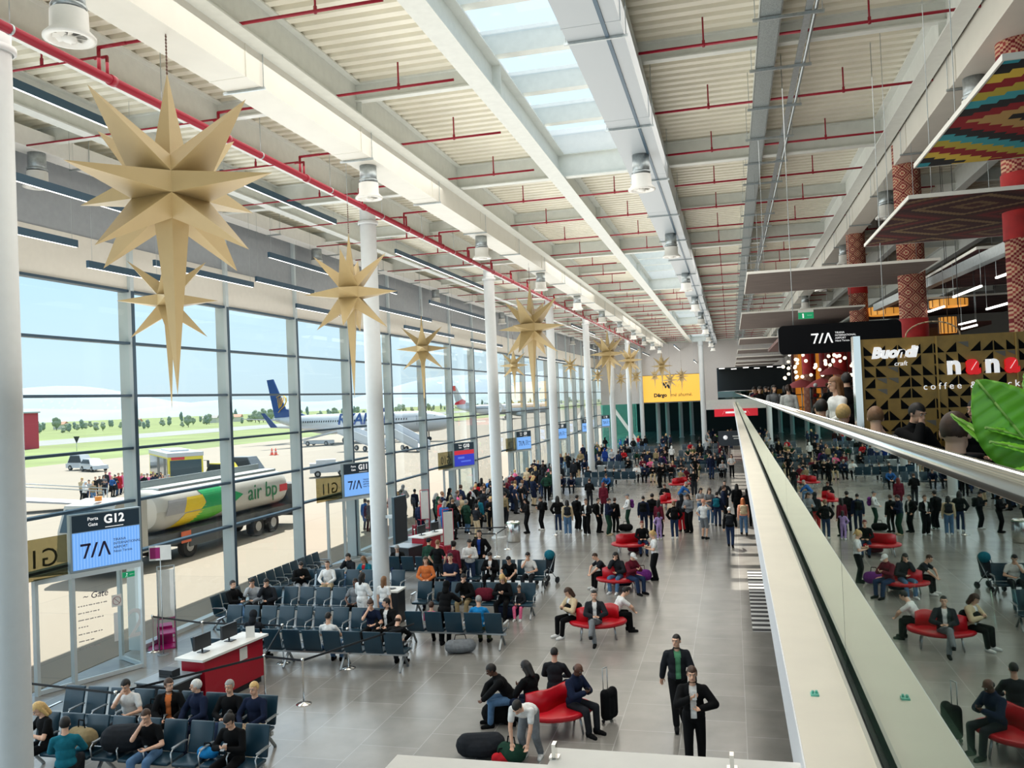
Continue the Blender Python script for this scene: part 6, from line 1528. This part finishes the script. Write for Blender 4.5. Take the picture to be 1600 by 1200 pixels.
# middle rows, left block
sit(400, 958, 23.75, 0, 'face', top=(L_, 'light grey'), legs=(N_, 'black'), hair=('short', 'dark'), label='x') if False else None
sit(398, 950, 23.76, 10, 'sitchin', top=(L_, 'light grey'), legs=(N_, 'charcoal'), hair=('short', 'dark'), label='person in a light grey sweater at the left of the empty blue row')
sit(421, 950, 23.76, 5, 'sitchin', top=(J_, 'charcoal'), legs=(N_, 'black'), hair=('short', 'dark'), label='person in a charcoal jacket beside the light grey sweater, blue row')
sit(557, 950, 23.76, 0, 'sit', top=(T_, 'grey'), legs=(N_, 'black'), hair=('buzz', 'dark'), skin=2, label='person in a grey shirt at the right end of the blue row')
sit(396, 985, 19.73, 180, 'sit', top=(J_, 'charcoal'), legs=(N_, 'black'), hair=('hood', 'charcoal'), label='hooded person seen from behind at the left end of the row facing away')
sit(513, 990, 19.73, 180, 'sit', top=(T_, 'white'), legs=(N_, 'denim'), hair=('buzz', 'dark'), label='person in a white shirt seen from behind in the row facing away', **F)
sit(614, 1000, 19.73, 180, 'sitlean', top=(L_, 'black'), legs=(N_, 'charcoal'), hair=('bald', 'brown'), label='bald person in black bending forward at the end of the row facing away', **F)
sit(583, 978, 21.37, 5, 'sitchin', top=(T_, 'navy'), legs=(N_, 'black'), hair=('bun', 'brown'), label='person in a navy shirt touching their nose beside the suited person', **F)
sit(607, 980, 21.37, -10, 'sitleft', top=(O_, 'black'), shirt=('tee', 'white'), legs=(N_, 'black'), hair=('short', 'dark'), label='bearded person in a black suit jacket over a white shirt', **F)
std(568, 985, 160, 'hold', top=(CO, 'white'), legs=(N_, 'black'), hair=('long', 'dark'), h=1.66, label='person with long black hair in a long white knit seen from behind')
std(602, 985, 170, 'stand', top=(T_, 'white'), legs=(N_, 'denim'), hair=('long', 'light brown'), h=1.55, label='girl with long light brown hair in a white shirt by the black bin')
sit(470, 906, 26.42, 35, 'sitphone', top=(J_, 'black'), legs=(N_, 'light grey'), hair=('short', 'dark'), label='person in a black jacket and pale trousers in the row near the gate door')
sit(513, 912, 26.42, 10, 'sit', top=(L_, 'white'), legs=(N_, 'beige'), hair=('buzz', 'brown'), label='person in a white sweater reclining in the row near the gate door')
sitp(551, 900, -30, 'sitchin', top=(J_, 'charcoal'), legs=(N_, 'denim'), hair=('short', 'dark'), label='person in a charcoal jacket with a hand at the mouth left of the second column')
sitp(572, 905, -5, 'sitphone', top=(O_, 'teal'), shirt=('tee', 'red'), legs=(N_, 'black'), hair=('long', 'light brown'), label='person in a teal jacket with a red shirt left of the second column')
# middle block right of the second column
sitp(622, 885, 15, 'sitphone', top=(O_, 'black'), shirt=('tee', 'light grey'), legs=(N_, 'dark denim'), hair=('short', 'grey'), label='grey haired person in a black jacket just right of the second column')
std(668, 952, 15, 'hold', top=(L_, 'orange'), legs=(N_, 'navy'), hair=('long', 'brown'), h=1.66, label='person in an orange top leaning towards a child among the seat rows')
std(707, 955, 5, 'crossed', top=(T_, 'navy'), legs=(N_, 'dark denim'), hair=('short', 'dark'), h=1.80, label='person in a navy printed shirt with folded arms between the seat rows', **F)
sit(674, 960, 21.78, 180, 'sit', top=(L_, 'pink'), legs=(N_, 'black'), hair=('short', 'brown'), h=1.5, label='child in a pink top sitting with back to us in the short black row')
sit(748, 960, 21.78, 180, 'sitturn', top=(T_, 'bright blue'), legs=(N_, 'olive'), hair=('buzz', 'grey'), label='grey haired person in a bright blue shirt at the end of the short black row', **F)
std(696, 1008, 175, 'rail', top=(J_, 'black'), legs=(N_, 'black'), hair=('hood', 'black'), h=1.7, label='person all in black leaning over the short black seat row')
bag_floor(gp(720, 1020), 20, (.40, .22, .36), 'grey', 'black and white patterned duffel bag on the floor under the short black row')
sit(728, 940, 24.77, 0, 'sitchin', top=(J_, 'black'), legs=(N_, 'khaki'), hair=('short', 'dark'), label='young person in a black jacket and khaki trousers hiding their mouth')
d5 = sit(788, 940, 24.77, 0, 'sitphone', top=(L_, 'black'), legs=(N_, 'black'), hair=('long', 'blond'), label='blond person all in black using a phone beside the little girl', **F)
sit(812, 940, 24.77, 0, 'sit', top=(L_, 'charcoal'), legs=(N_, 'pink'), hair=('bun', 'brown'), shoes='white', h=1.25, label='little girl in pink trousers and white shoes at the row end', **F)
bag_floor(gp(793, 966), 0, (.26, .2, .5), 'navy', 'navy backpack on the floor in front of the blond person in black', 'backpack', 'backpack')
bag_floor((XY(757, 925, 24.8), 24.78, .47), 0, (.22, .16, .42), 'maroon', 'maroon and white backpack on the seat left of the blond person in black', 'backpack', 'backpack')
sit(716, 912, 28.37, 20, 'sit', top=(J_, 'charcoal'), legs=(N_, 'black'), hair=('bald', 'grey'), label='balding person behind the navy printed shirt, in the third row back')
sit(768, 895, 28.37, 0, 'sitphone', top=(O_, 'black'), shirt=('tee', 'white'), legs=(N_, 'black'), hair=('short', 'dark'), label='person in a black jacket reading beside the bent person in black')
sit(800, 895, 28.37, 0, 'sitlean', top=(T_, 'black'), legs=(N_, 'black'), hair=('short', 'dark'), label='person in a black shirt bent forward in the row by the stroller')
sit(827, 890, 28.37, 0, 'sitchin', top=(T_, 'white'), legs=(N_, 'charcoal'), hair=('short', 'dark'), label='person in a white shirt with a hand at the chin by the stroller', **F)
std(672, 918, 160, 'stand', top=(J_, 'dark green'), legs=(N_, 'black'), hair=('cap', 'charcoal'), label='person in a dark green jacket and cap seen from behind by the red counter')
std(686, 922, 170, 'pockets', top=(T_, 'black'), legs=(N_, 'charcoal'), hair=('buzz', 'light brown'), label='person in a black shirt beside the dark green jacket')
std(711, 925, 165, 'stand', top=(L_, 'maroon'), legs=(N_, 'navy'), hair=('bun', 'dark'), label='person with a ponytail in a maroon and white striped sweater')
std(736, 920, 20, 'phone', top=(L_, 'white'), legs=(N_, 'dark denim'), hair=('short', 'dark'), label='person in a white track top with dark stripes looking down')
std(752, 908, 0, 'pockets', top=(O_, 'black'), shirt=('tee', 'cobalt'), legs=(N_, 'black'), hair=('short', 'dark'), h=1.85, label='tall person in a dark jacket over a blue shirt behind the seat rows')
# the standing queue across the hall
QP = 'in the queue across the hall'
Q = [ # px, py, rz, pose, top, legs, hair, shoes, label, backpack colour
 (825, 833, -60, 'phone', (J_, 'black'), (N_, 'black'), ('hood', 'black'), 'black', 'person in a black hooded jacket first from the litter bin', None),
 (848, 828, -50, 'phone', (J_, 'black'), (N_, 'black'), ('short', 'dark'), 'white', 'person in black with white shoes, second from the litter bin', 'black'),
 (873, 832, 200, 'pockets', (J_, 'black'), (N_, 'dark denim'), ('long', 'dark'), 'white', 'person with long black hair and dark jeans, third from the litter bin', None),
 (888, 836, 190, 'stand', (J_, 'beige'), ('wide', 'denim'), ('long', 'dark'), 'white', 'person in a beige jacket with wide blue jeans carrying a grey backpack', 'charcoal'),
 (903, 829, 150, 'stand', (J_, 'black'), ('wide', 'black'), ('short', 'dark'), 'white', 'person in wide black trousers right of the beige jacket', 'black'),
 (918, 836, -20, 'hold', (O_, 'black'), ('wide', 'black'), ('short', 'brown'), 'white', 'person in a long black cardigan with a white bag', None),
 (936, 832, 60, 'pockets', (O_, 'black'), (N_, 'black'), ('short', 'dark'), 'black', 'person in a black jacket showing a white stripe of shirt', 'black'),
 (951, 836, 80, 'phone', (J_, 'navy'), ('wide', 'dark green'), ('short', 'dark'), 'beige', 'person in a navy jacket and green trousers looking down', None),
 (962, 832, 160, 'stand', (J_, 'black'), (N_, 'black'), ('short', 'brown'), 'black', 'person in black beside the green trousers carrying a black backpack', 'black'),
 (922, 794, 180, 'phone', (J_, 'black'), (N_, 'charcoal'), ('short', 'brown'), 'black', 'person in black seen from behind alone past the queue', None),
 (944, 800, 170, 'stand', (CO, 'maroon'), (N_, 'black'), ('long', 'red'), 'black', 'person with long dark red hair in a maroon coat past the queue', None),
 (983, 824, -70, 'hold', (L_, 'white'), (N_, 'dark green'), ('cap', 'grey'), 'black', 'person in a grey cap and white shirt carrying a purple backpack', 'purple'),
 (1007, 832, 178, 'stand', (J_, 'navy'), (N_, 'navy'), ('buzz', 'dark'), 'black', 'tall person in navy with a black backpack seen from behind', 'black'),
 (1021, 830, 170, 'stand', (J_, 'black'), (N_, 'navy'), ('short', 'dark'), 'black', 'person in black close beside the tall person in navy', None),
 (1031, 838, 150, 'stand', (L_, 'maroon'), (N_, 'black'), ('long', 'dark'), 'black', 'person in a maroon sweater behind the child in lilac', None),
 (1055, 842, 190, 'pockets', (J_, 'black'), (N_, 'dark denim'), ('bun', 'light brown'), 'white', 'person in a black jacket and dark jeans with a light brown ponytail', 'black'),
 (1067, 830, 200, 'stand', (J_, 'charcoal'), ('wide', 'red'), ('hood', 'charcoal'), 'black', 'person in bright red trousers in the queue', None),
 (1078, 832, -30, 'phone', (J_, 'grey'), ('wide', 'black'), ('long', 'brown'), 'black', 'person in a grey jacket with a black shoulder bag', None),
 (1101, 842, 150, 'face', (T_, 'white'), ('shorts', 'grey'), ('cap', 'peach'), 'charcoal', 'person in a white shirt and grey shorts with arms raised', None),
 (1096, 815, 30, 'phone', (T_, 'light grey'), (N_, 'denim'), ('long', 'dark'), 'white', 'person in a light grey shirt beyond the grey shorts', None),
 (1110, 820, 20, 'phone', (T_, 'grey'), (N_, 'denim'), ('long', 'brown'), 'white', 'person in a grey shirt and jeans looking at a phone', None),
 (1122, 822, 170, 'stand', (J_, 'navy'), (N_, 'dark denim'), ('short', 'dark'), 'black', 'person in a navy jacket carrying a turquoise backpack', 'teal'),
 (1132, 815, 100, 'stand', (J_, 'navy'), (N_, 'black'), ('short', 'brown'), 'black', 'person in navy right of the turquoise backpack', None),
 (1134, 800, 5, 'pockets', (J_, 'charcoal'), (N_, 'black'), ('short', 'dark'), 'black', 'dark bearded person in charcoal facing us above the queue end', None),
 (1142, 855, 178, 'walk', (J_, 'black'), (N_, 'dark denim'), ('cap', 'white'), 'black', 'person in a white cap walking away with a black and white backpack', 'charcoal'),
 (1163, 836, 185, 'walk', (L_, 'peach'), (N_, 'denim'), ('long', 'ginger'), 'black', 'person with long ginger hair in a peach top and light jeans', 'beige'),
 (1153, 808, 180, 'stand', (CO, 'black'), (N_, 'black'), ('long', 'dark'), 'black', 'broad person in a black coat close to the mezzanine ledge', None),
 (1170, 822, 180, 'stand', (CO, 'black'), (N_, 'black'), ('hood', 'black'), 'black', 'hooded person in black half hidden by the mezzanine ledge', None),
 (1085, 774, 175, 'pockets', (T_, 'black'), ('wide', 'charcoal'), ('short', 'dark'), 'black', 'person in a black shirt standing alone right of the crowd sofas', None),
 (1127, 745, 5, 'stand', (CO, 'black'), (N_, 'black'), ('long', 'brown'), 'black', 'person in black with a black bag walking up the sunlit floor', None),
 (1144, 746, 5, 'hold', (T_, 'white'), (N_, 'black'), ('long', 'brown'), 'black', 'person in a white shirt and black trousers on the sunlit floor', None),
 (1036, 741, 170, 'walk', (J_, 'purple'), (N_, 'black'), ('long', 'dark'), 'black', 'person in a purple jacket walking away through the far crowd', 'maroon'),
 (946, 730, 170, 'stand', (CO, 'cobalt'), (N_, 'black'), ('hood', 'cobalt'), 'black', 'person in a long cobalt blue coat, left of the blue coated pair', None),
 (957, 730, 170, 'stand', (CO, 'cobalt'), (N_, 'navy'), ('short', 'dark'), 'black', 'person in a cobalt blue coat, right of the blue coated pair', None),
 (1119, 700, 0, 'hold', (VE, 'hi-vis green'), (N_, 'charcoal'), ('short', 'dark'), 'black', 'airport worker in a bright green safety vest near the far passage', None),
 (1127, 712, 175, 'walk', (J_, 'maroon'), (N_, 'black'), ('short', 'dark'), 'black', 'person in a maroon jacket left of the dark wayfinding board', None),
 (1135, 710, 175, 'walk', (J_, 'red'), (N_, 'black'), ('long', 'brown'), 'black', 'person in a red jacket close left of the dark wayfinding board', None),
 (690, 834, -40, 'stand', (J_, 'red'), (N_, 'light grey'), ('short', 'brown'), 'white', 'person in red and pale grey trousers by the red bag sizer display', None),
 (706, 826, 180, 'stand', (J_, 'khaki'), (N_, 'charcoal'), ('hood', 'khaki'), 'black', 'person carrying a large khaki backpack seen from behind', 'khaki'),
 (722, 826, 10, 'hold', (J_, 'beige'), (N_, 'black'), ('short', 'dark'), 'white', 'person in a beige jacket facing us by the G10 screen', None),
 (736, 818, 30, 'phone', (O_, 'black'), (N_, 'black'), ('cap', 'maroon'), 'black', 'person in a maroon cap with a white shirt by the G10 screen', None),
 (749, 829, 175, 'stand', (J_, 'teal'), (N_, 'black'), ('short', 'dark'), 'white', 'person in a dark teal jacket seen from behind by the third column', None),
 (769, 832, 0, 'phone', (J_, 'black'), (N_, 'black'), ('long', 'blond'), 'white', 'blond person in black close left of the third column', None),
 (745, 800, 20, 'stand', (J_, 'red'), (N_, 'black'), ('short', 'dark'), 'black', 'person in a red jacket deep in the crowd left of the third column', None),
]
for (px, py, rz, po, tp, lg, hr, sh, lb, bp) in Q:
    kw = dict(shirt=('tee', 'white')) if tp[0] == O_ else {}
    if tp[0] == VE: kw = dict(shirt=('long', 'charcoal'))
    p = std(px, py, rz, po, top=tp, legs=lg, hair=hr, shoes=sh, h=random.uniform(1.64, 1.82), label=lb, **kw)
    if bp: backpack(p, bp, '%s backpack worn by the %s' % (bp, lb.replace('carrying a ', 'with ').split(' with a')[0]) if False else '%s backpack of the %s' % (bp, ' '.join(lb.split()[:10])))
std(1031, 843, -160, 'face', top=(L_, 'lilac'), legs=(N_, 'lilac'), hair=('long', 'dark'), shoes='white', h=1.22, label='child in a lilac outfit standing in the queue')
sitp(1062, 772, 95, 'sitlean', top=(L_, 'blue'), legs=(N_, 'denim'), hair=('buzz', 'grey'), label='person in a blue sweater leaning forward on the crowd sofa')
sitp(1064, 750, 150, 'sit', top=(T_, 'khaki'), legs=(N_, 'beige'), hair=('short', 'dark'), label='person in a khaki shirt with back to us on the furthest sofa')
sitp(1040, 778, -10, 'sitphone', top=(J_, 'black'), legs=(N_, 'light grey'), hair=('short', 'brown'), label='person in black with pale trousers on the crowd sofa')
std(1032, 762, -120, 'hold', top=(J_, 'black'), legs=(N_, 'black'), hair=('short', 'brown'), label='person in black standing left of the crowd sofas')
sitp(1072, 748, 60, 'sit', top=(J_, 'maroon'), legs=(N_, 'maroon'), hair=('short', 'dark'), label='person in maroon on the right of the furthest sofa')
# the dense crowd: each one a person of their own
rnd = random.Random(21); USED = []
DARK = ['black', 'black', 'black', 'black', 'charcoal', 'navy', 'charcoal', 'navy', 'dark green']; LITE = ['white', 'grey', 'beige', 'light grey', 'red', 'blue', 'maroon', 'olive', 'pink', 'khaki']
def crowd(n, x0, x1, y0, y1, place, grp, sitting=False, face=None, z=0, lite=.22):
    k = 0; tries = 0
    while k < n and tries < n * 40:
        tries += 1; x, y = rnd.uniform(x0, x1), rnd.uniform(y0, y1)
        if any((x - a) ** 2 + (y - b) ** 2 < .42 for a, b in USED): continue
        USED.append((x, y)); k += 1; mk(x, y, place, grp, rnd.choice((0, 180, 170, 20, -60, 70, 150, -150)) if face is None else face + rnd.uniform(-25, 25), False, z, lite)
def mk(x, y, place, grp, rz, sitting, z=0, lite=.22):
    col = rnd.choice(LITE if rnd.random() < lite else DARK); kind = rnd.choice((J_, J_, L_, T_, CO) if not sitting else (J_, L_, T_))
    leg = rnd.choice(('black', 'black', 'dark denim', 'denim', 'charcoal', 'beige')); hr = rnd.choice(('short', 'short', 'long', 'bun', 'buzz', 'hood')); hc = rnd.choice(('dark', 'dark', 'brown', 'light brown', 'blond', 'grey'))
    po = rnd.choice(('sit', 'sitphone', 'sitchin', 'sitphone', 'sitlean')) if sitting else rnd.choice(('stand', 'phone', 'pockets', 'stand', 'hold'))
    gar = {J_: 'jacket', L_: 'sweater', T_: 'shirt', CO: 'long coat'}[kind]; hd = {'hood': 'hooded', 'bun': 'ponytailed', 'long': 'long haired', 'short': 'short haired', 'buzz': 'cropped haired'}[hr]
    lb = '%s person, %s %s, %s trousers, %s %s' % (hd, col, gar, leg, 'sitting' if sitting else 'standing', place)
    return person((x, y, z), rz, po, top=(kind, col), legs=(N_, leg), hair=(hr, col if hr == 'hood' else hc), h=rnd.uniform(1.6, 1.84), label=lb, group='%s: %s %s, %s, %s' % (grp, col, gar, leg, hd))
crowd(42, -15.3, -11.8, 38.5, 52, 'in the G10 gate crowd', 'G10 crowd', face=150)
crowd(30, -15.0, -11.6, 53, 66, 'in the G9 gate crowd', 'G9 crowd', face=170)
crowd(26, -14.8, -9.5, 68, 104, 'far along the glass wall', 'far wall crowd')
crowd(24, -7.8, -1.2, 60, 104, 'in the far hall', 'far hall crowd')
crowd(10, -3.2, .0, 100, 118, 'at the far passage', 'far passage crowd')
for (x, y, n, f) in FAR:
    for i in range(n):
        if rnd.random() < .62:
            fx = x + .62 * (i + .5); mk(fx, y - .2 if f == 0 else y + .2, 'on a far seat row', 'far seat rows', f + rnd.uniform(-10, 10), True)
for i in range(4): mk(-15.35 + .05, 26.0 + 0, 'x', 'x', 90, True) if False else None
# passengers outside by the bus
OUT = [(128, 783), (133, 790), (140, 786), (146, 789), (150, 778), (156, 774), (163, 773), (166, 770), (172, 768), (176, 776), (180, 775), (186, 773), (192, 770), (222, 770), (226, 775), (231, 773), (236, 772), (241, 775), (246, 774), (250, 777), (255, 776), (259, 778), (264, 776), (240, 766), (252, 767)]
for i, (px, py) in enumerate(OUT):
    p = gp(px, py); mk(p.x, p.y, 'by the apron bus', 'apron passengers', 60 + rnd.uniform(-40, 40), False, 0, .55)
for i in range(12):
    x, y = -17.6 - rnd.random() * 1.8, 40.5 + i * .55; mk(x, y, 'outside the glass beside G10', 'passengers outside G10', 170, False, 0, .6)
# ------------------------------------------------------------------ people on the mezzanine (floor 5.1)
def mz(x, y, rz, pose, **k): return person((x, y, ZM), rz, pose, **k)
mz(1.28, 5.6, 152, 'sit', top=(J_, 'black'), legs=(N_, 'black'), hair=('buzz', 'brown'), h=1.80, label='short haired person in black sitting right behind the handrail', **F)
mz(1.50, 10.0, 165, 'sitchin', top=(T_, 'grey'), legs=(N_, 'dark denim'), hair=('short', 'light brown'), label='person in a grey shirt with light brown hair behind the handrail', **F)
mz(1.33, 11.3, 150, 'sit', top=(L_, 'red'), legs=(N_, 'dark denim'), hair=('short', 'blond'), label='fair haired person in red mostly hidden by the handrail', **F)
mz(1.28, 13.3, 170, 'sit', top=(T_, 'white'), legs=(N_, 'dark denim'), hair=('short', 'dark'), h=1.8, label='dark haired person in a white shirt seen from behind past the handrail', **F)
mz(1.42, 15.4, 10, 'sit', top=(J_, 'black'), legs=(N_, 'black'), hair=('long', 'dark'), h=1.68, label='dark haired person facing us low behind the handrail, left of two', **F)
mz(1.45, 14.7, 5, 'sit', top=(L_, 'charcoal'), legs=(N_, 'black'), hair=('short', 'dark'), h=1.6, label='person facing us low behind the handrail, right of two')
mz(1.62, 14.3, -70, 'hold', top=(L_, 'white'), legs=(N_, 'denim'), hair=('long', 'light brown'), h=1.72, label='person with glasses and fair hair in a white blouse standing on the mezzanine', **F)
mz(1.98, 16.0, 180, 'stand', top=(J_, 'black'), legs=(N_, 'black'), hair=('short', 'dark'), h=1.80, label='person in black standing behind the white blouse near the booth post')
mz(1.62, 26, 180, 'stand', top=(L_, 'white'), legs=(N_, 'black'), hair=('bun', 'brown'), h=1.68, label='person in a white sweater and black trousers walking away on the mezzanine')
mz(2.12, 11.55, 30, 'sitchin', top=(J_, 'black'), legs=(N_, 'blue'), hair=('short', 'dark'), label='person in black and blue jeans holding their head at the booth', **F)
mz(2.92, 11.6, -15, 'sitleft', top=(J_, 'black'), legs=(N_, 'black'), hair=('bun', 'dark'), label='person in black looking round towards us in front of the booth', **F)
for i, (x, y, c, hr) in enumerate(((.95, 30, 'black', 'short'), (1.35, 29, 'grey', 'long'), (.9, 33, 'maroon', 'short'), (1.5, 40, 'black', 'long'), (1.3, 52, 'navy', 'bun'), (1.9, 46, 'charcoal', 'short'), (2.0, 34, 'black', 'long'), (1.5, 62, 'white', 'short'), (2.4, 38, 'navy', 'hood'), (2.9, 27, 'black', 'long'))):
    mz(x, y, rnd.choice((0, 20, 180, -40)), 'hold' if i % 2 else 'phone', top=(J_, c), legs=(N_, 'black'), hair=(hr, c if hr == 'hood' else 'dark'), h=1.7, label='%s haired person in a %s jacket far along the mezzanine handrail' % ({'short': 'short', 'long': 'long', 'bun': 'tied', 'hood': 'covered'}[hr], c), group='far mezzanine people, %s %s' % (hr, c))
bpy.data.scenes.remove(TMP)
